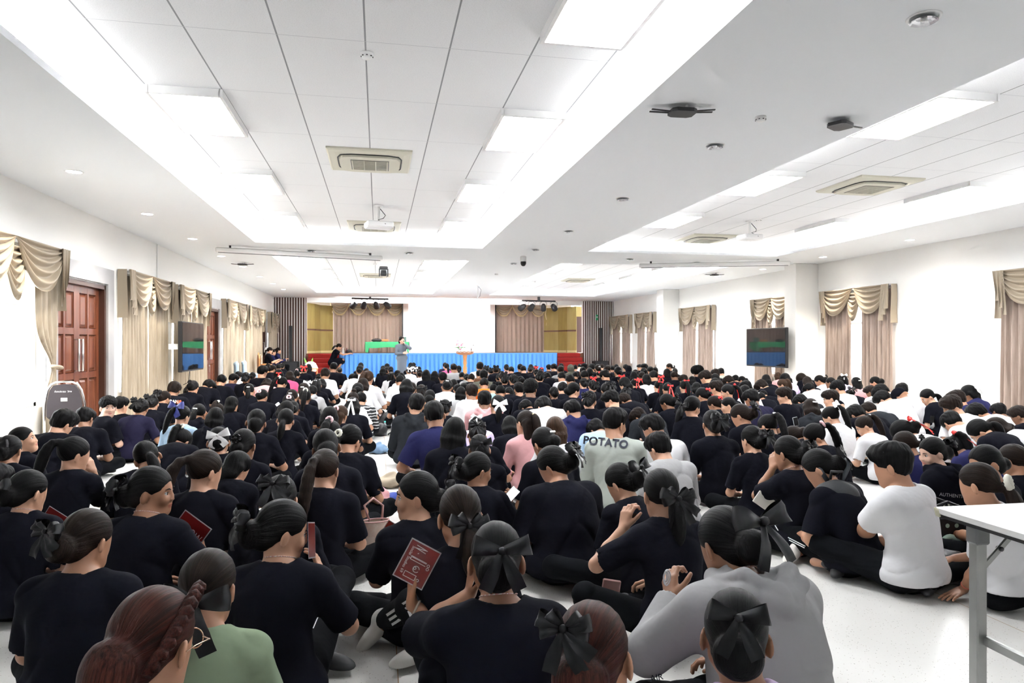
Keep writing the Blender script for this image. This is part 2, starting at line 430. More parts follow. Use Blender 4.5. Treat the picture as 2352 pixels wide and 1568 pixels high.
# ---------------------------------------------------------------- hair, modelled in the head's own frame
def cap_prims(e=.0, nape=0., male=0):
    """slick cap following the skull"""
    pr = [el((0, -.016, .030), (.0795 + e, .097 + e, .0925 + e), k=.01)]
    if male: pr.append(el((0, .012, .055), (.072 + e, .085 + e, .068 + e), k=.02))
    return pr
def face_cut(male=0):
    return [el((0, .108, -.036 if not male else -.045), (.080, .086, .094), k=.012, op=-1), rc((.088, .022, -.045), (.095, .012, -.1), .034, .04, k=.01, op=-1), rc((-.088, .022, -.045), (-.095, .012, -.1), .034, .04, k=.01, op=-1),
            el((.086, .004, -.022), (.020, .028, .036), k=.008, op=-1), el((-.086, .004, -.022), (.020, .028, .036), k=.008, op=-1)]
def hair_prims(style, gd):
    """gd: gravity direction in the head frame"""
    gd = nrm(np.array(gd, float)); piv = v3(0, -.1, 0); nb = []
    back = v3(0, -1, 0)
    if style == 'b' or style == 'n' or style == 'f':
        pr = cap_prims() + face_cut() + [el((0, -.070, -.03), (.062, .05, .055), k=.03)]
        big = 1.0 if style == 'b' else 1.30
        bc = v3(0, -.118, -.028)
        pr.append(el(bc, (.047 * big, .036 * big, .043 * big), k=.012)); piv = bc
        if style == 'f': pr.append(el(bc + v3(0, -.01, -.03), (.055, .04, .05), k=.02))
    elif style == 'k':
        bc = v3(0, -.06, .128); pr = cap_prims() + face_cut() + [el(bc, (.036, .036, .03), k=.01)]; piv = bc
    elif style in 'pqhy':
        b = {'p': v3(0, -.102, .065), 'q': v3(0, -.11, -.03), 'h': v3(0, -.098, .05), 'y': v3(0, -.1, .05)}[style]
        pr = cap_prims() + face_cut(); piv = b
        pr.append(rc(b * .85, b + nrm(b) * .012, .03, .02, k=.02))
        L = {'p': .34, 'q': .20, 'h': .24, 'y': .46}[style]; p = b + nrm(b) * .012; dirn = nrm(b * .9 + v3(0, -.03, 0)); n = 9
        rr = [.018, .024, .030, .033, .034, .033, .030, .025, .017, .006]
        for i in range(n):
            dirn = nrm(dirn * (.55 if i < 3 else .3) + gd * (.45 if i == 0 else .8)); q = p + dirn * L / n
            # keep clear of the neck and back
            pr.append(rc(p, q, rr[i], rr[i + 1], k=.012)); p = q
        if style == 'h': 
            for x in (-.055, -.03, 0, .03, .055): pr.append(rc((x, -.07, -.01), v3(x * 1.2, -.07, -.01) + gd * .24, .034, .02, k=.03))
    elif style in 'lLo':
        pr = cap_prims(.002) + face_cut()
        L = {'l': .30, 'L': .46, 'o': .135}[style]
        for i in range(7):
            x = -.066 + .022 * i; a = v3(x, -.062 + abs(x) * .55, .0); a2 = v3(x * 1.0, -.085 + abs(x) * .6, -.06)
            pr += [rc(a, a2, .034, .030, k=.02)]
            e2 = a2 + gd * (L - .06) + v3(-x * (.25 if style != 'o' else .5), 0, 0)
            pr.append(rc(a2, e2, .028, .014 if style != 'o' else .024, k=.02))
        piv = v3(0, -.03, .1)
    elif style == 'm':
        pr = [el((0, -.012, .050), (.0795, .096, .078), k=.02), el((0, .02, .075), (.068, .078, .05), k=.02), el((0, -.02, .02), (.0765, .0945, .082), k=.015)] + face_cut(1)
        pr.append(el((0, -.02, -.075), (.12, .12, .03), k=.01, op=-1)); piv = v3(0, -.03, .13)
    elif style == 't':
        pr = [el((0, -.014, .048), (.085, .103, .084), k=.02), el((0, .02, .07), (.079, .087, .06), k=.02), el((0, -.040, -.012), (.068, .064, .058), k=.02), el((0, -.016, .022), (.0755, .093, .084), k=.02)] + face_cut(1); piv = v3(.01, -.04, .13)
    elif style == 'g':
        pr = [el((0, -.01, .056), (.096, .112, .088), k=.02), el((0, -.04, .0), (.078, .075, .07), k=.02)] + face_cut(1); piv = v3(0, -.03, .13)
    elif style == 'a':
        pr = [el((0, -.02, .05), (.145, .15, .115), k=.02)] + face_cut(1); piv = v3(0, -.03, .13)
    elif style == 'd':
        pr = [el((0, -.03, .02), (.094, .115, .115), k=.02), rc((0, -.05, -.04), (0, -.04, -.12), .08, .075, k=.03), el((0, .12, -.02), (.085, .10, .11), k=.02, op=-1)]; piv = v3(0, 0, .1)
    elif style == 'c':
        pr = [el((0, -.012, .045), (.083, .102, .085), k=.01), el((0, .12, .045), (.06, .06, .008), k=.01), el((0, .0, -.065), (.13, .16, .07), k=.006, op=-1)]; piv = v3(0, 0, .1)
    return pr, piv
HC = {}
def hair_mesh(style, gclass, h):
    key = (style, gclass, round(h, 4))
    if key in HC: return HC[key]
    gd = {0: v3(0, -.05, -1), 1: v3(0, -.45, -.9), 2: v3(0, -.85, -.45), 3: v3(.55, -.2, -.85), 4: v3(-.55, -.2, -.85)}[gclass]
    gd = -gd * -1
    if gclass == 1: gd = v3(0, .22, -.95)
    if gclass == 2: gd = v3(0, .62, -.75)
    pr, piv = hair_prims(style, gd)
    V, Q = sdf_mesh(pr, h)
    # strand coordinates round the gathering point
    a = nrm(piv); x = nrm(np.cross(a, v3(1, .01, 0))); y = np.cross(a, x)
    vx, vy, vz = V @ x, V @ y, V @ a
    ph = np.arctan2(vy, vx)
    hang = np.clip((np.linalg.norm(V - v3(0, -.016, .03), axis=1) - .112) / .03, 0, 1)
    c1 = np.stack([np.cos(ph) * 7, np.sin(ph) * 7, vz * 3], 1)
    gx = nrm(np.cross(gd, v3(0, 1, 0.02))); gy = np.cross(gd, gx)
    c2 = np.stack([V @ gx * 75, V @ gy * 75, V @ nrm(gd) * 5 + 9], 1)
    hc = np.where((hang > .5)[:, None], c2, c1)
    me = mesh_np('hair', V, Q)
    # groove the surface along the strands
    no = np.zeros(len(V) * 3, np.float32); me.vertices.foreach_get('normal', no); no = no.reshape(-1, 3)
    if style in 'ga':
        amp = .010 if style == 'a' else .007
        w = np.sin(V[:, 0] * 190 + 3 * np.sin(V[:, 2] * 90)) * np.sin(V[:, 1] * 170 + 2 * np.sin(V[:, 0] * 110)) * np.sin(V[:, 2] * 180 + 1)
    elif style in 'dc': amp = .002; w = np.sin(V[:, 2] * 90)
    else:
        amp = .0022 if style in 'mt' else .0004
        w = np.sin(hc[:, 0] * 2.6 + 1.3 * np.sin(hc[:, 1] * 1.9)) + .8 * np.sin(hc[:, 1] * 3.7 + hc[:, 0] * 1.7)
        if style in 'tm': w = .35 * w + 1.6 * np.sin(V[:, 0] * 70 + 2 * np.sin(V[:, 1] * 50) + 25 * V[:, 2]) * np.sin(V[:, 1] * 60 + 2 * np.sin(V[:, 2] * 45))
    V2 = V + no * (amp * w)[:, None]
    me.vertices.foreach_set('co', V2.astype(np.float32).ravel())
    at = me.attributes.new('hc', 'FLOAT_VECTOR', 'POINT'); at.data.foreach_set('vector', hc.astype(np.float32).ravel())
    me.update()
    HC[key] = (me, float(V2[:, 2].max()))
    return HC[key]
def hair_mat(name, c1, c2, rough=.45):
    if name in MATS: return MATS[name]
    m = bpy.data.materials.new(name); m.use_nodes = True; nt = m.node_tree; b = nt.nodes['Principled BSDF']
    at = nt.nodes.new('ShaderNodeAttribute'); at.attribute_name = 'hc'
    n = nt.nodes.new('ShaderNodeTexNoise'); n.inputs['Scale'].default_value = 2.4; n.inputs['Detail'].default_value = 5; n.inputs['Roughness'].default_value = .65
    nt.links.new(at.outputs['Vector'], n.inputs['Vector'])
    r = nt.nodes.new('ShaderNodeValToRGB'); r.color_ramp.elements[0].position = .38; r.color_ramp.elements[1].position = .72
    r.color_ramp.elements[0].color = tuple(c1) + (1,); r.color_ramp.elements[1].color = tuple(c2) + (1,)
    nt.links.new(n.outputs['Fac'], r.inputs[0]); nt.links.new(r.outputs[0], b.inputs['Base Color'])
    bp = nt.nodes.new('ShaderNodeBump'); bp.inputs['Strength'].default_value = .7; bp.inputs['Distance'].default_value = .004
    nt.links.new(n.outputs['Fac'], bp.inputs['Height']); nt.links.new(bp.outputs[0], b.inputs['Normal'])
    b.inputs['Roughness'].default_value = rough; b.inputs['Specular IOR Level'].default_value = .07
    MATS[name] = m; return m
def ribbon(mb, pts, wid, nrmv):
    """band of cloth along pts, width direction nrmv per point"""
    n = len(pts); v = []
    for i, p in enumerate(pts):
        w = wid[i] if isinstance(wid, (list, tuple)) else wid
        d = Vector(nrmv[i] if isinstance(nrmv, list) else nrmv)
        for q in (-1, -.5, 0, .5, 1):
            v.append(Vector(p) + d * w * q / 2 + Vector((0, -.004 * (1 - q * q) * math.sin(i * 1.3) - .0035 * math.cos(q * 9 + i * .4), 0)))
    f = [(i * 5 + k, (i + 1) * 5 + k, (i + 1) * 5 + k + 1, i * 5 + k + 1) for i in range(n - 1) for k in range(4)]
    mb.add(v, f, True)
BW = {}
def bow_mesh(var, col):
    key = (var, col)
    if key in BW: return BW[key]
    mb = MB(); rd = random.Random(hash(var) % 1000 + 5)
    def loop(L, ang, w, puff, roll=0):
        pts = []; ws = []; nv = []
        for i in range(15):
            t = i / 14; x = L * math.sin(math.pi * t) ** .75; y = -puff * math.sin(2 * math.pi * t) - .01
            x2 = x * math.cos(ang); z2 = x * math.sin(ang)
            pts.append((x2, y, z2)); ws.append(w * (.35 + .65 * math.sin(math.pi * t) ** .7))
            nv.append(Vector((-math.sin(ang), roll, math.cos(ang))).normalized())
        ribbon(mb, pts, ws, nv)
    def tail(L, ang, w, bend):
        pts = []; ws = []; nv = []
        for i in range(9):
            t = i / 8; x = L * t * math.cos(ang) + bend * t * t; z = L * t * math.sin(ang)
            pts.append((x, -.012 - .012 * math.sin(t * 3), z)); ws.append(w * (.4 + .6 * min(1, t * 1.6))); nv.append(Vector((-math.sin(ang), .15, math.cos(ang))).normalized())
        ribbon(mb, pts, ws, nv)
    if var == 'full':       # big satin bow with crossed loops and tails
        for (L, a, w) in ((.078, 14, .046), (.078, 166, .046), (.058, 42, .034), (.056, 138, .034), (.070, -14, .04), (.068, 194, .04)): loop(L, R(a + rd.uniform(-8, 8)), w, .022, rd.uniform(-.3, .3))
        for (L, a) in ((.11, -70), (.12, -110), (.10, -40)): tail(L, R(a), .04, rd.uniform(-.02, .02))
    elif var == 'bow':      # flat two-loop bow
        for (L, a, w) in ((.085, 12, .06), (.085, 168, .06)): loop(L, R(a), w, .02)
        for (L, a) in ((.12, -65), (.12, -115)): tail(L, R(a), .042, .0)
    elif var == 'wide':
        for (L, a, w) in ((.115, 20, .085), (.10, 172, .085)): loop(L, R(a), w, .02)
        for (L, a) in ((.13, -50), (.13, -115)): tail(L, R(a), .07, .0)
    elif var == 'long':     # narrow ribbon, long tails
        for (L, a, w) in ((.05, 10, .03), (.05, 170, .03)): loop(L, R(a), w, .014)
        for (L, a) in ((.20, -80), (.21, -102)): tail(L, R(a), .026, .01)
    elif var == 'flower':
        for k in range(7): loop(.034, R(k * 51), .022, .012, .3)
    elif var == 'scrunchie':
        pts = [(.026 * math.cos(a), -.0, .026 * math.sin(a)) for a in [2 * math.pi * i / 20 for i in range(20)]]
        mb.tube(pts, [.011 + .003 * (i % 2) for i in range(20)], 8, closed=True)
    elif var == 'clip':
        mb.box((0, -.006, 0), (.05, .012, .016), bev=.004)
    if var not in ('scrunchie', 'clip'):
        mb.lathe([(.001, -.012), (.011, -.008), (.013, 0), (.011, .008), (.001, .012)], 10, (0, -.018, 0))
    me = bpy.data.meshes.new('hair_bow'); me.from_pydata(mb.v, [], mb.f); me.polygons.foreach_set('use_smooth', mb.sm); me.update()
    BW[key] = me; return me
# where an ornament sits for a hairstyle, head frame
ORN = {'n': (0, -.160, .022), 'b': (0, -.125, .035), 'f': (0, -.165, .0), 'k': (0, -.09, .12), 'p': (0, -.122, .085), 'q': (0, -.148, -.005), 'h': (0, -.125, .065), 'y': (0, -.122, .065),
       'l': (0, -.122, .03), 'L': (0, -.122, .03), 'o': (0, -.12, .02), 'm': (0, -.11, .05), 't': (0, -.12, .05), 'g': (0, -.12, .05), 'a': (0, -.16, .05), 'd': (0, -.15, 0), 'c': (0, -.1, 0)}
BODY = {}
def build_body(key, P, h, hs=None):
    """returns dict of meshes + joints, cached"""
    if key in BODY: return BODY[key]
    J = P['J'] if 'J' in P else skel(P)
    res = {'J': J}
    V, Q = sdf_mesh(skin_prims(J, P, P.get('hands', 0)), hs or h); me = mesh_np('body', V, Q)
    if P.get('face'):
        L = (V - J['H']) @ J['RH'] / HS
        d = ((L[:, 0] / .023) ** 2 + ((L[:, 1] - .088) / .016) ** 2 + ((L[:, 2] + .061) / .0105) ** 2)
        at = me.attributes.new('lip', 'FLOAT', 'POINT'); at.data.foreach_set('value', np.clip((1.15 - d) * 3, 0, 1).astype(np.float32))
    res['body'] = me
    seed = hash(str(key)) % 9999 if not isinstance(key, int) else key
    fd = folds(.0065 if h < .012 else .004, sum(map(ord, str(key))))
    zc = P.get('hem', .055)
    def post(f, X, Y, Z): return np.maximum(fd(f, X, Y, Z), zc - Z)
    V, Q = sdf_mesh(shirt_prims(J, P), h, post=post); res['shirt'] = mesh_np('shirt', V, Q)
    if P.get('trs', 1):
        def post2(f, X, Y, Z): return np.maximum(fd(f, X, Y, Z), .004 - Z)
        V, Q = sdf_mesh(trouser_prims(J), h, post=post2); res['trousers'] = mesh_np('trousers', V, Q)
    if P.get('top') == 'c':
        V, Q = sdf_mesh(collar_prims(J), min(h, .008)); res['collar'] = mesh_np('collar', V, Q)
    if P.get('shoes', 1):
        for nm in 'LR':
            V, Q = sdf_mesh(shoe_prims(J['A' + nm], J['F' + nm]), min(h, .01)); res['shoe' + nm] = mesh_np('shoe', V, Q)
    BODY[key] = res
    return res
def skin_mat(name, col):
    if name in MATS: return MATS[name]
    m = bpy.data.materials.new(name); m.use_nodes = True; nt = m.node_tree; b = nt.nodes['Principled BSDF']
    at = nt.nodes.new('ShaderNodeAttribute'); at.attribute_name = 'lip'
    mx = nt.nodes.new('ShaderNodeMix'); mx.data_type = 'RGBA'
    mx.inputs[6].default_value = tuple(col) + (1,); mx.inputs[7].default_value = (col[0] * .78, col[1] * .45, col[2] * .5, 1)
    nt.links.new(at.outputs['Fac'], mx.inputs[0]); nt.links.new(mx.outputs[2], b.inputs['Base Color'])
    b.inputs['Roughness'].default_value = .48; b.inputs['Subsurface Weight'].default_value = 0
    MATS[name] = m; return m
SKINS = [skin_mat('skin_%s' % n, c) for n, c in (('light', (.56, .31, .20)), ('warm', (.46, .235, .14)), ('tan', (.33, .16, .09)), ('brown', (.22, .10, .052)), ('fair', (.64, .40, .30)))]
HAIRM = {'k': hair_mat('hair_black', (.0024, .0024, .0028), (.0070, .0066, .0068)), 'n': hair_mat('hair_dark_brown', (.006, .0040, .0034), (.021, .013, .010)),
         'r': hair_mat('hair_auburn', (.012, .0045, .0036), (.062, .019, .014)), 'w': hair_mat('hair_brown', (.020, .011, .007), (.07, .038, .024))}
SHIRTC = {'K': (.0038, .0041, .0072), 'W': (.72, .72, .74), 'P': (.66, .36, .37), 'G': (.36, .36, .365), 'N': (.016, .017, .062), 'L': (.55, .46, .66), 'U': (.36, .50, .66), 'T': (.12, .055, .03), 'O': (.95, .16, .02),
          'E': (.25, .32, .215), 'H': (.80, .12, .28), 'D': (.018, .02, .024), 'Y': (.60, .85, .15), 'J': (.014, .013, .032), 'Q': (.10, .10, .08), 'S': (.30, .48, .50), 'I': (.44, .48, .44)}
def cloth(c):
    n = 'cloth_' + c
    return MATS.get(n) or mat(n, SHIRTC[c], .9, sheen=0, spec=.06, bump=(7, .6, .02))
BOWM = {'B': mat('ribbon_black', (.0035, .0035, .0045), .38, spec=.22), 'W': mat('ribbon_white', (.88, .88, .88), .6), 'R': mat('ribbon_red', (.80, .035, .03), .45), 'N': mat('ribbon_navy', (.035, .045, .22), .4),
        'S': mat('scrunchie_cream', (.80, .78, .68), .7), 'P': mat('scrunchie_pink', (.85, .55, .58), .7), 'V': mat('clip_gold', (.75, .65, .4), .3, .6)}
TROU = mat('trouser_black', (.0036, .0042, .0055), .9, spec=.06, bump=(7, .6, .02))
SHOE = mat('shoe_dark', (.02, .02, .022), .6); SHOEW = mat('shoe_white', (.72, .70, .66), .6)
EYEW = mat('eye_white', (.8, .78, .76), .2); EYEB = mat('iris_dark', (.012, .008, .006), .1)
def add_eyes(root, B, hm):
    J = B['J']; M = Matrix(J['RH'].tolist()) * HS; H = Vector(J['H'])
    for s in (-1, 1):
        mb = MB(); mb.lathe([(.0001, -.0125)] + [(.0125 * math.cos(R(a)), .0125 * math.sin(R(a))) for a in range(-75, 90, 15)] + [(.0001, .0125)], 14, H + M @ Vector((s * .031, .0665, -.001)), M)
        e = mb.build('eye', EYEW, root)
        mb = MB(); mb.lathe([(.0001, .0008), (.0045, .0004), (.0058, -.001)], 14, H + M @ Vector((s * .031, .0785, -.001)), M @ Matrix.Rotation(-math.pi / 2, 3, 'X'))
        mb.build('iris', EYEB, e)
        mb = MB(); mb.tube([H + M @ Vector((s * x, y, z)) for x, y, z in ((.014, .085, .017), (.028, .0835, .023), (.044, .072, .019))], [.0026, .003, .0014], 6); mb.build('eyebrow', hm, root)
        mb = MB(); mb.tube([H + M @ Vector((s * x, y, z)) for x, y, z in ((.018, .078, .003), (.031, .0805, .008), (.045, .070, .003))], [.0012, .0017, .0012], 6); mb.build('eyelash', hm, root)
def person(name, B, root_loc, rz, s, hair, hm, skin, shirt, orn=None, gclass=0, hh=.008, group=None, trm=None, shm=None, collar=None, orn_off=(0, 0, 0), orn_rot=(0, 0, 0), orn_s=1.0):
    o = thing(name, None, 'person', root_loc, rz, group); o.scale = (s, s, s)
    J = B['J']
    link('body', B['body'], skin, o); link('shirt', B['shirt'], shirt, o)
    if 'trousers' in B: link('trousers', B['trousers'], trm or TROU, o)
    if 'collar' in B: link('collar', B['collar'], collar or shirt, o)
    for nm in ('shoeL', 'shoeR'):
        if nm in B: link('shoe', B[nm], shm or SHOE, o)
    HM = Matrix.Translation(Vector(J['H'])) @ Matrix(J['RH'].tolist()).to_4x4() @ Matrix.Scale(HS, 4)
    ho = None
    if hair:
        me, _ = hair_mesh(hair, gclass, hh); ho = link({'c': 'cap', 'd': 'hood'}.get(hair, 'hair'), me, hm, o); ho.matrix_local = HM
    if orn:
        var, c = orn; bm = bow_mesh(var, c)
        bo = link({'scrunchie': 'hair_tie', 'clip': 'hair_clip', 'flower': 'hair_flower'}.get(var, 'hair_bow'), bm, BOWM[c], o)
        p = Vector(ORN[hair]) + Vector(orn_off)
        bo.matrix_local = HM @ Matrix.Translation(p) @ Euler([R(a) for a in orn_rot]).to_matrix().to_4x4() @ Matrix.Scale(orn_s, 4)
    return o
# ================================================================ the hall
XL, XR, YB, YF = -4.5, 11.1, -3.0, 31.4      # left wall, right wall, back (behind camera), front wall plane
ZC, ZR = 3.46, 3.70                            # dropped ceiling, raised coffers
WALL = mat('wall_paint', (.89, .885, .865), .8, bump=(60, .05, .002))
CEIL = mat('ceiling_paint', (.765, .785, .81), .85)
TRIMW = mat('white_plastic', (.82, .82, .82), .45)
# terrazzo floor
def floor_mat():
    m = bpy.data.materials.new('terrazzo'); m.use_nodes = True; nt = m.node_tree; b = nt.nodes['Principled BSDF']; N = nt.nodes.new; L = nt.links.new
    tc = N('ShaderNodeTexCoord')
    v = N('ShaderNodeTexVoronoi'); v.inputs['Scale'].default_value = 85; v.inputs['Randomness'].default_value = 1; L(tc.outputs['Object'], v.inputs['Vector'])
    r1 = N('ShaderNodeMapRange'); r1.inputs['From Min'].default_value = .10; r1.inputs['From Max'].default_value = .26; L(v.outputs['Distance'], r1.inputs['Value'])
    sep = N('ShaderNodeSeparateColor'); L(v.outputs['Color'], sep.inputs[0])
    r2 = N('ShaderNodeMath'); r2.operation = 'GREATER_THAN'; r2.inputs[1].default_value = .66; L(sep.outputs[0], r2.inputs[0])
    inv = N('ShaderNodeMath'); inv.operation = 'SUBTRACT'; inv.inputs[0].default_value = 1; L(r1.outputs[0], inv.inputs[1])
    mu = N('ShaderNodeMath'); mu.operation = 'MULTIPLY'; L(inv.outputs[0], mu.inputs[0]); L(r2.outputs[0], mu.inputs[1])
    cr = N('ShaderNodeValToRGB'); cr.color_ramp.elements[0].color = (.20, .19, .18, 1); cr.color_ramp.elements[1].color = (.48, .42, .34, 1); L(sep.outputs[1], cr.inputs[0])
    n = N('ShaderNodeTexNoise'); n.inputs['Scale'].default_value = 1.6; n.inputs['Detail'].default_value = 5; L(tc.outputs['Object'], n.inputs['Vector'])
    cb = N('ShaderNodeValToRGB'); cb.color_ramp.elements[0].color = (.72, .705, .67, 1); cb.color_ramp.elements[1].color = (.82, .81, .785, 1); L(n.outputs['Fac'], cb.inputs[0])
    mx = N('ShaderNodeMix'); mx.data_type = 'RGBA'; L(mu.outputs[0], mx.inputs[0]); L(cb.outputs[0], mx.inputs[6]); L(cr.outputs[0], mx.inputs[7])
    sx = N('ShaderNodeSeparateXYZ'); L(tc.outputs['Object'], sx.inputs[0])
    prev = mx.outputs[2]
    for ax, offs in ((0, 3.08), (1, 8.0)):
        a = N('ShaderNodeMath'); a.operation = 'ADD'; a.inputs[1].default_value = 30 - offs + 1.5; L(sx.outputs[ax], a.inputs[0])
        q = N('ShaderNodeMath'); q.operation = 'MODULO'; q.inputs[1].default_value = 3.0; L(a.outputs[0], q.inputs[0])
        s = N('ShaderNodeMath'); s.operation = 'SUBTRACT'; s.inputs[1].default_value = 1.5; L(q.outputs[0], s.inputs[0])
        ab = N('ShaderNodeMath'); ab.operation = 'ABSOLUTE'; L(s.outputs[0], ab.inputs[0])
        lt = N('ShaderNodeMath'); lt.operation = 'LESS_THAN'; lt.inputs[1].default_value = .0022; L(ab.outputs[0], lt.inputs[0])
        m2 = N('ShaderNodeMix'); m2.data_type = 'RGBA'; L(lt.outputs[0], m2.inputs[0]); L(prev, m2.inputs[6]); m2.inputs[7].default_value = (.42, .27, .15, 1); prev = m2.outputs[2]
    L(prev, b.inputs['Base Color']); b.inputs['Roughness'].default_value = .32; b.inputs['Specular IOR Level'].default_value = .4
    return m
mb = MB(); mb.box(((XL + XR) / 2, (YB + YF + 6) / 2, -.06), (XR - XL + .6, YF + 6 - YB, .12)); struct('floor', mb, floor_mat())
# ---- walls with window and door openings: list of (Y0, Y1, Z0, Z1)
def wall_x(name, X, thick, ops, sgn):
    mb = MB(); ops = sorted(ops); y = YB
    def seg(y0, y1, z0, z1):
        if y1 - y0 > .001 and z1 - z0 > .001: mb.box((X + sgn * thick / 2, (y0 + y1) / 2, (z0 + z1) / 2), (thick, y1 - y0, z1 - z0))
    for (a, b, c, d) in ops:
        seg(y, a, 0, ZR); seg(a, b, 0, c); seg(a, b, d, ZR); y = b
    seg(y, YF + .2, 0, ZR); return struct(name, mb, WALL)
WINL = [(7.95, 10.45), (13.15, 15.55), (16.3, 18.8), (21.2, 23.8), (24.6, 27.3), (29.5, 31.1)]
WINR = [(8.0, 10.3), (13.15, 15.2), (16.7, 18.5), (21.3, 23.4), (26.2, 27.9), (28.9, 31.2)]
DOORL = [(10.72, 12.55), (19.25, 20.75), (28.0, 29.0)]
wall_x('wall_left', XL, .25, [(a, b, .55, 2.45) for a, b in WINL] + [(a, b, 0, 2.38) for a, b in DOORL], -1)
wall_x('wall_right', XR, .25, [(a, b, .55, 2.45) for a, b in WINR], 1)
mb = MB(); mb.box(((XL + XR) / 2, YB - .1, ZR / 2), (XR - XL, .2, ZR)); struct('wall_back', mb, WALL)
# columns on the right wall
for i, (y0, y1) in enumerate(((15.72, 16.22), (24.0, 24.6))):
    mb = MB(); mb.box(((10.45 + XR) / 2, (y0 + y1) / 2, ZC / 2), (XR - 10.45, y1 - y0, ZC), bev=.01); struct('wall_column_%d' % (i + 1), mb, WALL)
# ---- ceiling: dropped part with four coffers
COF = [(-2.46, 2.2, -1.0, 14.6), (4.56, 9.25, -1.0, 14.6), (-2.4, 2.2, 16.8, 28.4), (4.56, 9.1, 16.8, 28.4)]
mb = MB()
xs = [XL - .2, -2.46, 2.2, 4.56, 9.2, XR + .2]
def cbox(x0, x1, y0, y1, z0=ZC, z1=ZC + .06): mb.box(((x0 + x1) / 2, (y0 + y1) / 2, (z0 + z1) / 2), (x1 - x0, y1 - y0, z1 - z0))
for (x0, x1) in ((XL - .2, -2.46), (2.2, 4.56), (9.2, XR + .2)): cbox(x0, x1, YB, YF + .2)
for (x0, x1) in ((-2.46, 2.2), (4.56, 9.2)):
    for (y0, y1) in ((YB, -1.0), (14.6, 16.8), (28.4, YF + .2)): cbox(x0, x1, y0, y1)
struct('ceiling', mb, CEIL)
# raised coffer ceilings: mineral tiles with dark grid lines along the room, fine joints across
def tile_mat(x0):
    m = bpy.data.materials.new('ceiling_tiles'); m.use_nodes = True; nt = m.node_tree; b = nt.nodes['Principled BSDF']; N = nt.nodes.new; L = nt.links.new
    tc = N('ShaderNodeTexCoord'); sx = N('ShaderNodeSeparateXYZ'); L(tc.outputs['Object'], sx.inputs[0])
    n = N('ShaderNodeTexNoise'); n.inputs['Scale'].default_value = 120; L(tc.outputs['Object'], n.inputs['Vector'])
    cb = N('ShaderNodeValToRGB'); cb.color_ramp.elements[0].position = .35; cb.color_ramp.elements[0].color = (.78, .79, .81, 1); cb.color_ramp.elements[1].position = .5; cb.color_ramp.elements[1].color = (.85, .86, .88, 1); L(n.outputs['Fac'], cb.inputs[0])
    prev = cb.outputs[0]
    for ax, per, off, w, c in ((0, .644, x0, .0065, (.30, .31, .33, 1)), (1, 1.24, 5.31, .003, (.55, .56, .6, 1))):
        a = N('ShaderNodeMath'); a.operation = 'ADD'; a.inputs[1].default_value = per * 60.5 - off; L(sx.outputs[ax], a.inputs[0])
        q = N('ShaderNodeMath'); q.operation = 'MODULO'; q.inputs[1].default_value = per; L(a.outputs[0], q.inputs[0])
        s = N('ShaderNodeMath'); s.operation = 'SUBTRACT'; s.inputs[1].default_value = per / 2; L(q.outputs[0], s.inputs[0])
        ab = N('ShaderNodeMath'); ab.operation = 'ABSOLUTE'; L(s.outputs[0], ab.inputs[0])
        lt = N('ShaderNodeMath'); lt.operation = 'LESS_THAN'; lt.inputs[1].default_value = w; L(ab.outputs[0], lt.inputs[0])
        m2 = N('ShaderNodeMix'); m2.data_type = 'RGBA'; L(lt.outputs[0], m2.inputs[0]); L(prev, m2.inputs[6]); m2.inputs[7].default_value = c; prev = m2.outputs[2]
    L(prev, b.inputs['Base Color']); b.inputs['Roughness'].default_value = .9
    return m
LED = emit('cove_led', (1, 1, 1), 1.0)
for i, (x0, x1, y0, y1) in enumerate(COF):
    e = .45
    mb = MB(); mb.box(((x0 + x1) / 2, (y0 + y1) / 2, ZR + .03), (x1 - x0 + 2 * e, y1 - y0 + 2 * e, .06))
    # outer upstands of the cove
    for (cx_, cy, sx_, sy) in (((x0 - e), (y0 + y1) / 2, .03, y1 - y0 + 2 * e), ((x1 + e), (y0 + y1) / 2, .03, y1 - y0 + 2 * e), ((x0 + x1) / 2, y0 - e, x1 - x0 + 2 * e, .03), ((x0 + x1) / 2, y1 + e, x1 - x0 + 2 * e, .03)):
        mb.box((cx_, cy, (ZC + ZR) / 2 + .03), (sx_, sy, ZR - ZC))
    struct('ceiling_coffer_%d' % (i + 1), mb, tile_mat(-.10 if i % 2 == 0 else 6.9))
    # continuous LED strips lying on the cove ledge
    for (cx_, cy, sx_, sy) in ((x0 - .22, (y0 + y1) / 2, .03, y1 - y0), (x1 + .22, (y0 + y1) / 2, .03, y1 - y0), ((x0 + x1) / 2, y1 + .22, x1 - x0, .03), ((x0 + x1) / 2, y0 - .22, x1 - x0, .03)):
        la = bpy.data.lights.new('cove_strip', 'AREA'); la.shape = 'RECTANGLE'; la.size = sx_; la.size_y = sy; la.energy = COVE_W * max(sx_, sy)
        lo = bpy.data.objects.new('cove_strip', la); COL.objects.link(lo); lo.location = (cx_, cy, ZC + .10); lo.rotation_euler = (math.pi, 0, 0)
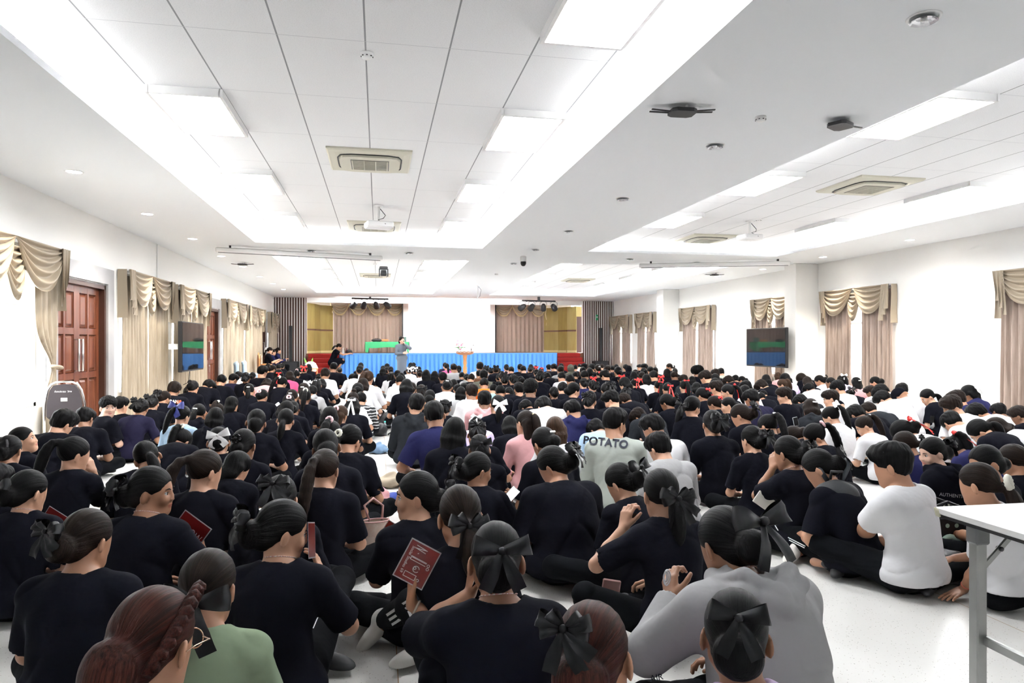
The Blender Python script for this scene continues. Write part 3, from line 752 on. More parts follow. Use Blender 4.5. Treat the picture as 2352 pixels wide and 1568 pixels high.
# ---- troffer panels in the coffers
PAN = emit('panel_diffuser', (.97, .985, 1.0), PANEL_E)
def panel(x, y, lab):
    t = thing('ceiling_light_panel', lab, 'ceiling light', (x, y, ZR), 0, 'light panels in the ceiling coffers')
    mb = MB()
    for (cx_, cy, sx_, sy) in ((-.31, 0, .03, 1.24), (.31, 0, .03, 1.24), (0, -.605, .60, .03), (0, .605, .60, .03)): mb.box((cx_, cy, -.035), (sx_, sy, .07))
    mb.build('frame', TRIMW, t)
    mb = MB(); mb.box((0, 0, -.058), (.588, 1.178, .012)); mb.build('diffuser', PAN, t)
rows = [3.7, 6.55, 9.45, 12.4]
w_ = ['nearest', 'second nearest', 'third nearest', 'farthest']
for c, (bx, nm) in enumerate(((-1.71, 'left'), (1.5, 'right'))):
    for i, y in enumerate(rows):
        if c == 0 and i == 0: continue
        panel(bx, y + .62, 'bright square light panel, %s on the %s side of the wide coffer over the aisle' % (w_[i - 1 if c == 0 else i], nm))
for c, (bx, nm) in enumerate(((5.28, 'left'), (8.5, 'right'))):
    for i, y in enumerate((5.3, 8.2, 11.1) if c == 0 else (5.3, 8.2, 11.1)):
        panel(bx, y + .62, 'bright light panel, %s on the %s side of the coffer over the right-hand crowd' % (w_[i], nm))
for c, (bx, nm) in enumerate(((-1.71, 'left'), (1.5, 'right'))):
    for i, y in enumerate((18.4, 21.3, 24.2)):
        panel(bx, y + .62, 'small distant light panel, %s on the %s side of the far coffer before the stage' % (w_[i], nm))
for c, (bx, nm) in enumerate(((5.28, 'left'), (8.5, 'right'))):
    for i, y in enumerate((18.4, 21.3, 24.2)):
        panel(bx, y + .62, 'small distant light panel, %s on the %s side of the far right coffer' % (w_[i], nm))
# ---- pleated cloth
CURT = mat('curtain_taupe', (.33, .27, .195), .6, sheen=.1, var=(3, (.47, .40, .31), .3, .7, (6, 6, .6)), bump=(30, .2, .004))
CURR = mat('curtain_rose_taupe', (.27, .20, .165), .6, sheen=.1, var=(3, (.42, .33, .28), .3, .7, (6, 6, .6)), bump=(30, .2, .004))
SWAG = mat('swag_satin', (.36, .30, .225), .42, spec=.4)
LINER = mat('sheer_lining', (.85, .85, .86), .8)
def pleats(mb, w, z0, z1, n, amp, seed, tie=None, flare=0):
    rd = random.Random(seed); ph = [rd.uniform(-.4, .4) for _ in range(n + 2)]; am = [rd.uniform(.6, 1.3) for _ in range(n + 2)]
    def fn(u, v):
        k = u * n; i = int(min(k, n - 1)); x = (u - .5) * w; z = z1 + (z0 - z1) * v
        y = amp * am[i] * math.sin(2 * math.pi * k + ph[i] * math.sin(v * 2.5 + i)) * (.6 + .4 * v)
        x += .01 * math.sin(v * 5 + i * 2.1) + flare * v * (u - .5)
        if tie:
            zt, sx_, side = tie; d = abs(z - zt); q = math.exp(-(d / .33) ** 2) * .78
            up = 1 if z > zt else .55
            x = x * (1 - q * 1.0) + side * w * .5 * q * 1.0; x = x if z > zt else x * (1 - .45 * (1 - q)) + side * w * .5 * .45 * (1 - q)
            y = y * (1 - .5 * q) + .03 * q
        return (x, y, z)
    mb.grid(fn, n * 8, 26)
def swag(mb, cx, W, D, n, out, seed=0, z=0):
    rd = random.Random(seed); sk = rd.uniform(-.06, .06)
    def fn(u, v):
        s = 2 * u - 1
        env = (1 - abs(s) ** 2.3)
        dz = D * (v * env) + .03 * v
        # folds gather to the two hanging points
        f_ = math.sin(math.pi * 2 * n * (v ** .85)) ; y = out * (.25 + .75 * v * env) + .036 * f_ * (.25 + .75 * env) + .012
        x = cx + s * W / 2 * (1 - .10 * v * (1 - env)) + sk * v * env
        return (x, -y, z - dz)
    mb.grid(fn, 26, n * 10)
def jabot(mb, cx, W, L, side, z=0):
    n = 3
    def fn(u, v):
        k = u * n; fr = k - int(k) if u < 1 else 1
        zz = L * (1 - .45 * u); x = cx + side * W * (.5 - u) * 1.0 + side * .35 * W * (2 * abs(fr - .5)) * v
        return (x, -.035 - .04 * (2 * abs(fr - .5)) - .01 * v, z - v * zz + (.06 * (2 * abs(fr - .5))) * v)
    mb.grid(fn, 24, 10)
def curtain_window(name, lab, X, sgn, y0, y1, kind, seed, m, open_=0, group=None):
    """curtain set on a side wall; sgn +1 = left wall (faces +X), -1 = right wall"""
    w = y1 - y0; yc = (y0 + y1) / 2
    t = thing(name, lab, 'curtain', (X + sgn * .02, yc, 0), -math.pi / 2 * -sgn, group)
    # local frame: x along the wall, -y into the room
    t.rotation_euler = (0, 0, math.pi / 2 if sgn > 0 else -math.pi / 2)
    loc = lambda mbx, nm, mm, par=t: mbx.build(nm, mm, par)
    D = .15
    mb = MB(); mb.box((0, -D / 2, 2.70), (w, D, .04)); loc(mb, 'pelmet_board', TRIMW)
    mb = MB(); nf = 3 if w > 1.9 else 2
    W = w * .50
    swag(mb, -w * .245, W, .60, 5, .06, seed, 2.715); swag(mb, w * .245, W, .60, 5, .06, seed + 1, 2.715)
    for v in range(len(mb.v)): mb.v[v] = (mb.v[v][0], mb.v[v][1] - D, mb.v[v][2])
    vs = loc(mb, 'swag', SWAG)
    mb = MB(); swag(mb, 0, w * .20, .64, 6, .03, seed + 2, 2.60)
    for v in range(len(mb.v)): mb.v[v] = (mb.v[v][0], mb.v[v][1] - D + .02, mb.v[v][2])
    loc(mb, 'centre_swag', SWAG)
    for s in (-1, 1):
        mb = MB(); jabot(mb, s * (w / 2 - .09), .22, .86, -s, 2.715)
        for v in range(len(mb.v)): mb.v[v] = (mb.v[v][0], mb.v[v][1] - D, mb.v[v][2])
        def side_fn(u, v, s=s): return (s * (w / 2 + .01 + .02 * v + .008 * math.sin(v * 6)), -D * u * (1 + .15 * v) - .0, 2.715 - v * .85)
        mb.grid(side_fn, 3, 8)
        loc(mb, 'jabot', SWAG)
    for s in (-1, 1):
        mb = MB()
        if kind == 'tied': pleats(mb, w * .24, .03, 2.62, 4, .045, seed + s, (1.08, 0, s))
        else: pleats(mb, w * .485 - open_ / 2, .03, 2.62, 8, .052, seed + s)
        off = s * (w * .25 + open_ / 4) if kind != 'tied' else s * w * .37
        for v in range(len(mb.v)): mb.v[v] = (mb.v[v][0] + off, mb.v[v][1] - .075, mb.v[v][2])
        c = loc(mb, 'drape', m)
        if kind == 'tied':
            mb = MB(); xx = off + s * w * .24 * .5 * .80
            mb.tube([(xx + .10 * math.cos(a), -.09 + .06 * math.sin(a), 1.08 - .02 * math.cos(a)) for a in [2 * math.pi * i / 16 for i in range(16)]], .022, 6, closed=True)
            mb.build('tieback', SWAG, c)
    return t
pos_l = ['beside the nearest double door, gathered by a tieback', 'just past the nearest wooden door', 'behind the wall-mounted screen on the left wall', 'just past the second wooden door', 'fifth along the left wall, before the far door', 'farthest on the left wall, beside the slatted panel']
for i, (a, b) in enumerate(((7.9, 10.6), (13.05, 15.65), (16.15, 18.9), (21.0, 24.0), (24.4, 27.6), (29.3, 31.3))):
    curtain_window('window_curtain', 'beige swagged window curtain ' + pos_l[i], XL, 1, a, b, 'tied' if i == 0 else 'd', i * 7, CURT, 1.0 if i == 0 else .08)
pos_r = ['cut by the right edge of the photo', 'parted over a bright gap, right wall', 'behind the wall-mounted screen on the right wall', 'between the two white columns', 'half hidden behind the farther white column', 'farthest on the right wall, beside the slatted panel']
for i, (a, b) in enumerate(((7.95, 10.4), (13.0, 15.35), (16.6, 18.6), (21.15, 23.55), (26.1, 28.0), (28.8, 31.25))):
    curtain_window('window_curtain', 'rose-beige swagged window curtain ' + pos_r[i], XR, -1, a, b, 'd', 50 + i * 7, CURR, .30 if i == 1 else .12)
# ---- windows: frame and glass
GL = bpy.data.materials.new('window_glass'); GL.use_nodes = True
nt = GL.node_tree; b_ = nt.nodes['Principled BSDF']; nt.nodes.remove(b_)
tr = nt.nodes.new('ShaderNodeBsdfTransparent'); gl = nt.nodes.new('ShaderNodeBsdfGlossy'); gl.inputs['Roughness'].default_value = .02
mxs = nt.nodes.new('ShaderNodeMixShader'); mxs.inputs[0].default_value = .06
nt.links.new(tr.outputs[0], mxs.inputs[1]); nt.links.new(gl.outputs[0], mxs.inputs[2]); nt.links.new(mxs.outputs[0], nt.nodes['Material Output'].inputs[0])
ALU = mat('window_aluminium', (.72, .73, .74), .4, .2)
k = 0
for X, sg, L_ in ((XL, -1, WINL), (XR, 1, WINR)):
    for (a, b) in L_:
        k += 1; mb = MB(); w = b - a; xx = X + sg * .15
        for yy in (a + .03, a + w / 2, b - .03): mb.box((xx, yy, 1.5), (.06, .06, 1.9))
        for zz in (.58, 2.42, 1.9): mb.box((xx, (a + b) / 2, zz), (.06, w, .05))
        fr = tag(mb.build('window_%d' % k, ALU), kind='structure')
        mb = MB(); mb.box((xx, (a + b) / 2, 1.5), (.006, w - .1, 1.8)); mb.build('glass', GL, fr)
# ---- doors on the left wall
WOOD = mat('door_wood', (.115, .030, .013), .32, var=(3, (.20, .062, .026), .3, .75, (3, 3, .35)), bump=(12, .12, .003, (8, 8, .5)))
WOODF = mat('door_frame_wood', (.055, .022, .014), .4)
STONE = mat('door_surround_stone', (.34, .34, .35), .35, var=(1.5, (.46, .455, .46), .35, .7))
STEEL = mat('steel_brushed', (.62, .62, .62), .28, 1)
for i, (a, b) in enumerate(DOORL):
    w = b - a
    t = bpy.data.objects.new('door_%d' % (i + 1), None); COL.objects.link(t); tag(t, kind='structure'); t.location = (XL, a + w / 2, 0); t.rotation_euler = (0, 0, math.pi / 2)
    # local x along wall (+x = +Y), -y into the room
    mb = MB()
    for s in (-1, 1): mb.box((s * (w / 2 + .13), -.02, 1.33), (.26, .05, 2.66))
    mb.box((0, -.02, 2.53), (w + .01, .05, .26)); mb.build('surround', STONE, t)
    mb = MB()
    for s in (-1, 1): mb.box((s * (w / 2 - .035), .09, 1.18), (.07, .20, 2.36))
    mb.box((0, .09, 2.345), (w, .20, .07)); mb.build('door_frame', WOODF, t)
    nl = 2 if w > 1.2 else 1; lw = (w - .14) / nl
    for q in range(nl):
        cx_ = -w / 2 + .07 + lw * (q + .5)
        mb = MB(); T_ = .045; yy = .10
        xs_ = [-lw / 2, -lw / 2 + .10, -.03, .03, lw / 2 - .10, lw / 2]
        zs_ = [.01, .22, .86, .96, 1.55, 1.65, 2.20, 2.31]
        for (x0, x1) in ((xs_[0], xs_[1]), (xs_[2], xs_[3]), (xs_[4], xs_[5])): mb.box((cx_ + (x0 + x1) / 2, yy, 1.16), (x1 - x0, T_, 2.30))
        for (z0, z1) in ((.01, .22), (.86, .96), (1.55, 1.65), (2.20, 2.31)): mb.box((cx_, yy + .001, (z0 + z1) / 2), (lw - .01, T_, z1 - z0))
        lf = mb.build('door_leaf', WOOD, t)
        mb = MB()
        for (x0, x1) in ((xs_[1], xs_[2]), (xs_[3], xs_[4])):
            for (z0, z1) in ((.22, .86), (.96, 1.55), (1.65, 2.20)):
                c = (cx_ + (x0 + x1) / 2, (z0 + z1) / 2); ww, hh = x1 - x0, z1 - z0
                # raised field with sloping sides
                def P4(d, y): return [(c[0] - ww / 2 + d, y, c[1] - hh / 2 + d), (c[0] + ww / 2 - d, y, c[1] - hh / 2 + d), (c[0] + ww / 2 - d, y, c[1] + hh / 2 - d), (c[0] - ww / 2 + d, y, c[1] + hh / 2 - d)]
                v = P4(-.005, .112) + P4(.012, .085) + P4(.022, .108) + P4(.06, .088)
                f = [(4 * r_ + j, 4 * r_ + (j + 1) % 4, 4 * r_ + 4 + (j + 1) % 4, 4 * r_ + 4 + j) for r_ in range(3) for j in range(4)] + [(12, 13, 14, 15)]
                mb.add(v, f)
        mb.build('raised_panel', WOOD, lf)
        hx = cx_ + (lw / 2 - .07) * (1 if q == 0 else -1)
        mb = MB(); mb.tube([(hx, .02, .98), (hx, .02, 1.48)], .017, 10)
        for zz in (.99, 1.47): mb.tube([(hx, .02, zz), (hx, .085, zz)], .009, 8)
        mb.build('pull_handle', STEEL, lf)
    mb = MB(); mb.tube([(-.02, .075, .80), (-.02, .055, .80)], .022, 10); mb.box((-.02, .065, .70), (.03, .012, .14)); mb.build('lock', STEEL, t)
    mb = MB(); mb.box((0, .16, 1.18), (w, .02, 2.36)); mb.build('backing', WOODF, t)
# skirting
mb = MB(); mb.box((XR - .01, 8, .05), (.02, 40, .1)); 
BASE = mat('skirting_grey', (.45, .45, .45), .5)
mb = MB(); y = YB
for (a, b) in [(d[0] - .26, d[1] + .26) for d in DOORL] + [(YF, YF)]:
    if a > y: mb.box((XL + .01, (y + a) / 2, .05), (.02, a - y, .1))
    y = b
struct('baseboard_left', mb, BASE)
mb = MB()
for a, b in ((YB, 15.7), (16.24, 23.98), (24.62, YF)): mb.box((XR - .01, (a + b) / 2, .05), (.02, b - a, .1))
struct('baseboard_right', mb, BASE)
# thin conduit on the left wall
p = at_x(361, 590, XL + .012); mb = MB(); mb.tube([(XL + .012, p.y, ZC), (XL + .012, p.y, 2.62)], .008, 6); struct('trim_1', mb, TRIMW)
# ---------------------------------------------------------------- stage
YS = 29.3; ZS = .98
def X_at(px, Y): return at_y(px, 790, Y).x
DEEP = 35.2
x_s0, x_s1 = X_at(780, YS), X_at(1279, YS)
xo0, xo1 = X_at(704, YF), X_at(1339, YF)      # proscenium opening
STAGEW = mat('stage_wood', (.20, .07, .03), .4, var=(4, (.26, .10, .045), .3, .7, (1, 8, 1)))
REDC = mat('red_carpet', (.33, .016, .012), .9, bump=(120, .3, .004))
mb = MB(); mb.box(((x_s0 + x_s1) / 2, (YS + YF) / 2, ZS / 2), (x_s1 - x_s0 - .1, YF - YS, ZS)); mb.box(((xo0 + xo1) / 2, (YF + DEEP) / 2 + .01, ZS / 2), (xo1 - xo0, DEEP - YF, ZS)); struct('floor_stage', mb, STAGEW)
# the front wall around the opening
mb = MB(); Z_O = 3.25
mb.box(((xo0 + xo1) / 2, YF + .12, (Z_O + ZR) / 2), (xo1 - xo0, .24, ZR - Z_O))
mb.box(((XL + xo0) / 2, YF + .12, ZR / 2), (xo0 - XL, .24, ZR)); mb.box(((XR + xo1) / 2, YF + .12, ZR / 2), (XR - xo1, .24, ZR)); struct('wall_front', mb, WALL)
mb = MB(); mb.box(((xo0 + xo1) / 2, DEEP + .1, ZR / 2), (xo1 - xo0 + 1, .2, ZR)); struct('wall_stage', mb, mat('stage_back_wall', (.25, .2, .16), .8))
mb = MB(); mb.box(((xo0 + xo1) / 2, (YF + DEEP) / 2 + .12, 3.5), (xo1 - xo0 + 1, DEEP - YF, .06)); struct('ceiling_stage', mb, CEIL)
# slatted panels either side
SLD = mat('slat_brown', (.105, .048, .036), .5); SLW = mat('slat_white', (.78, .76, .73), .5)
for nm, x0, x1, lab in (('l', XL + .02, xo0, 'tall brown panel with thin white vertical slats left of the stage opening'), ('r', xo1, XR - .02, 'tall brown panel with thin white vertical slats right of the stage opening')):
    t = thing('slatted_wall_panel', lab, 'wall panel', ((x0 + x1) / 2, YF, 0)); w = x1 - x0
    mb = MB(); mb.box((0, -.03, ZC / 2), (w, .06, ZC - .02)); mb.build('backing', SLD, t)
    n = 12 if nm == 'l' else 14
    for i in range(n):
        mb = MB(); mb.box((-w / 2 + w * (i + .5) / n, -.08, ZC / 2), (.034, .05, ZC - .03)); mb.build('slat', SLW, t)
# gilded side panels inside the stage opening
GOLD = mat('gold_fabric_panel', (.24, .17, .045), .55, var=(2, (.33, .25, .075), .3, .7, (2, 2, .4)), bump=(90, .3, .003)); DKW = mat('dark_trim_wood', (.10, .035, .02), .5)
def gold_panel(px0, Y0, px1, Y1, i, side):
    a = Vector((X_at(px0, Y0), Y0, 0)); b = Vector((X_at(px1, Y1), Y1, 0)); d = (b - a); L_ = d.length; an = math.atan2(d.y, d.x)
    t = thing('gold_wall_panel', lab_g[side][i], 'wall panel', a, an)
    mb = MB()
    for z0, z1 in ((ZS + .12, 2.02), (2.10, 3.24)):
        def fn(u, v): return (L_ * u, -.02 - .015 * math.sin(u * math.pi * 1.0) , z0 + (z1 - z0) * v)
        mb.grid(fn, 8, 2); 
    mb.box((L_ / 2, .03, (ZS + 3.24) / 2), (L_ - .004, .08, 3.24 - ZS)); mb.build('panel', GOLD, t)
    mb = MB(); mb.box((L_ / 2, -.02, 2.06), (L_ - .01, .03, .07)); mb.build('rail', DKW, t)
    mb = MB(); mb.box((L_ / 2, -.03, ZS + .06), (L_ - .01, .05, .10)); mb.build('skirting', mat('gold_skirting', (.55, .45, .22), .5), t)
lab_g = {0: ['gold fabric wall panel nearest the left slatted panel', 'narrow gold wall panel angled behind the left stage steps', 'gold wall panel meeting the left stage curtain'], 1: ['gold wall panel meeting the right stage curtain', 'narrow gold wall panel angled behind the right stage steps', 'gold fabric wall panel beside the brown stage door']}
gold_panel(700, YF + .3, 722, YF + .9, 0, 0); gold_panel(722, YF + .92, 735, YF + 1.9, 1, 0); gold_panel(735, YF + 1.92, 764, YF + 2.6, 2, 0)
gold_panel(1250, YF + 2.7, 1283, YF + 2.0, 0, 1); gold_panel(1283, YF + 1.98, 1303, YF + 1.2, 1, 1); gold_panel(1303, YF + 1.18, 1324, YF + .9, 2, 1)
xa = X_at(1324, YF + .9); mb = MB(); mb.box(((xa + X_at(1341, YF + .9)) / 2 + .15, YF + .95, (ZS + 2.75) / 2), (X_at(1341, YF + .9) - xa + .3, .06, 2.75 - ZS + .0)); mb.v = [(v[0], v[1], v[2]) for v in mb.v]
struct('door_4', mb, mat('stage_door_brown', (.055, .02, .016), .5))
mb = MB(); mb.box((xa + .35, YF + .98, 3.0), (.9, .06, .5)); struct('trim_2', mb, GOLD)
# stage curtains
STC = mat('stage_curtain_taupe', (.34, .26, .215), .7, sheen=.3, var=(4, (.38, .28, .23), .3, .7, (5, 5, .4)), bump=(40, .2, .004)); FR = mat('gold_fringe', (.62, .50, .28), .5, bump=(70, .6, .006))
STS = mat('stage_swag_taupe', (.46, .37, .27), .55, sheen=.3)
for lab, p0, p1, ns, fl in (('tall taupe stage curtain with fringed swags left of the projection screen', 760, 927, 4, -1), ('tall taupe stage curtain with fringed swags right of the projection screen', 1136, 1254, 3, 1)):
    Y = YF + 2.7; x0, x1 = X_at(p0, Y), X_at(p1, Y); w = x1 - x0
    t = thing('stage_curtain', lab, 'curtain', ((x0 + x1) / 2, Y, 0))
    for q in range(2):
        mb = MB(); pleats(mb, w * .5, ZS + .02, 3.42, int(w * 2.6), .045, 90 + q + ns); mb.v = [(v[0] + (q - .5) * w * .5, v[1], v[2]) for v in mb.v]; mb.build('drape', STC, t)
    for q in range(ns):
        cx_ = -w / 2 + w * (q + .5) / ns; mb = MB(); swag(mb, cx_, w / ns * 1.06, .52, 5, .07, q, 3.42); mb.v = [(v[0], v[1] - .06, v[2]) for v in mb.v]; s_ = mb.build('swag', STS, t)
        mb = MB(); pts = []
        for i in range(19):
            s = -1 + 2 * i / 18; env = 1 - abs(s) ** 2.3; pts.append((cx_ + s * w / ns * .53, -.06 - .07 * (.25 + .75 * env) - .03, 3.42 - .55 * env - .03))
        mb.tube(pts, .022, 6)
        for i in range(1, 18): p = Vector(pts[i]); mb.lathe([(.001, -.07), (.018, -.05), (.012, .01)], 6, p)
        mb.build('fringe', FR, s_)
    mb = MB(); mb.box((0, -.1, 3.40), (w, .05, .16)); mb.build('pelmet', STC, t)
    mb = MB(); xx = fl * w / 2; mb.tube([(xx + fl * .0, -.12, 3.3), (xx - fl * .06, -.13, 2.95), (xx + fl * .03, -.12, 2.6), (xx - fl * .02, -.12, 2.35)], [.03, .045, .04, .02], 8); mb.build('side_fringe', FR, t)
# red steps
for lab, p0, p1 in (('red carpeted steps left of the blue-skirted stage', 702, 784), ('red carpeted steps right of the blue-skirted stage', 1279, 1345)):
    x0, x1 = X_at(p0, 30.0), X_at(p1, 30.0); t = thing('stage_steps', lab, 'steps', ((x0 + x1) / 2, 29.2, 0)); w = x1 - x0
    for i in range(5):
        h = ZS * (i + 1) / 5; dpt = YF - 29.3 - i * .36 - .0
        mb = MB(); mb.box((0, .1 + i * .36 + dpt / 2, h - ZS / 10), (w - .05, dpt - .01, ZS / 5 - .004), bev=.015); mb.build('step', REDC, t)
# blue skirt
BLUE = mat('blue_skirting_cloth', (.10, .33, .80), .6)
def skirt():
    mb = MB(); w = x_s1 - x_s0; n = int(w / .185)
    def fn(u, v):
        k = u * n; fr = k - math.floor(k); wdt = .5 - abs(fr - .5)
        y = -.07 * min(1, wdt * 4) * (.5 + .5 * v) - .012 * v * math.sin(k * 1.7)
        return (x_s0 + w * u + .02 * math.sin(k) * v, YS - .02 + y, ZS + .015 - v * (ZS - .0))
    mb.grid(fn, n * 12, 6, sm=False)
    for s, xx in ((-1, x_s0), (1, x_s1)):
        def f2(u, v): return (xx + s * (.02 + .03 * abs(math.sin(u * 20)) * v), YS + u * 1.9, ZS + .015 - v * ZS)
        mb.grid(f2, 24, 4)
    return mb.build('skirt', BLUE)
s_ = skirt(); tag(s_, 'bright blue pleated cloth skirt hung round the front of the stage', 'stage skirt')
mb = MB(); mb.box(((x_s0 + x_s1) / 2, YS - .03, ZS + .012), (x_s1 - x_s0, .05, .05)); mb.build('heading_band', BLUE, s_)
# projection screen
SCR = bpy.data.materials.new('screen_lit'); SCR.use_nodes = True; nt = SCR.node_tree; b_ = nt.nodes['Principled BSDF']; b_.inputs['Base Color'].default_value = (.8, .8, .8, 1); b_.inputs['Emission Color'].default_value = (.98, .98, 1, 1); b_.inputs['Emission Strength'].default_value = .25
Y = YF + 2.2; x0, x1 = X_at(926, Y), X_at(1137, Y); zt = at_y(1030, 686, Y).z; zb = at_y(1030, 812, Y).z + .0
t = thing('projection_screen', 'large white projection screen hanging at the back of the stage', 'projection screen', ((x0 + x1) / 2, Y, 0)); w = x1 - x0
mb = MB(); mb.box((0, 0, (zt + zb) / 2), (w, .01, zt - zb)); mb.build('fabric', mat('screen_border', (.80, .77, .76), .8), t)
mb = MB(); mb.box((0, -.01, zb + .30 + (zt - zb - .36) / 2), (w - .5, .006, zt - zb - .36)); mb.build('projected_image', SCR, t)
mb = MB()
mb.box((-w / 2 - .03, 0, (zt + zb) / 2), (.06, .02, zt - zb)); mb.box((w / 2 + .03, 0, (zt + zb) / 2), (.06, .02, zt - zb)); mb.box((0, 0, zb - .03), (w + .12, .02, .06)); mb.build('black_border', mat('black_edge', (.01, .01, .011), .7), t)
mb = MB(); mb.box((0, -.02, zt + .06), (w + .3, .12, .12), bev=.02); mb.build('housing', TRIMW, t)
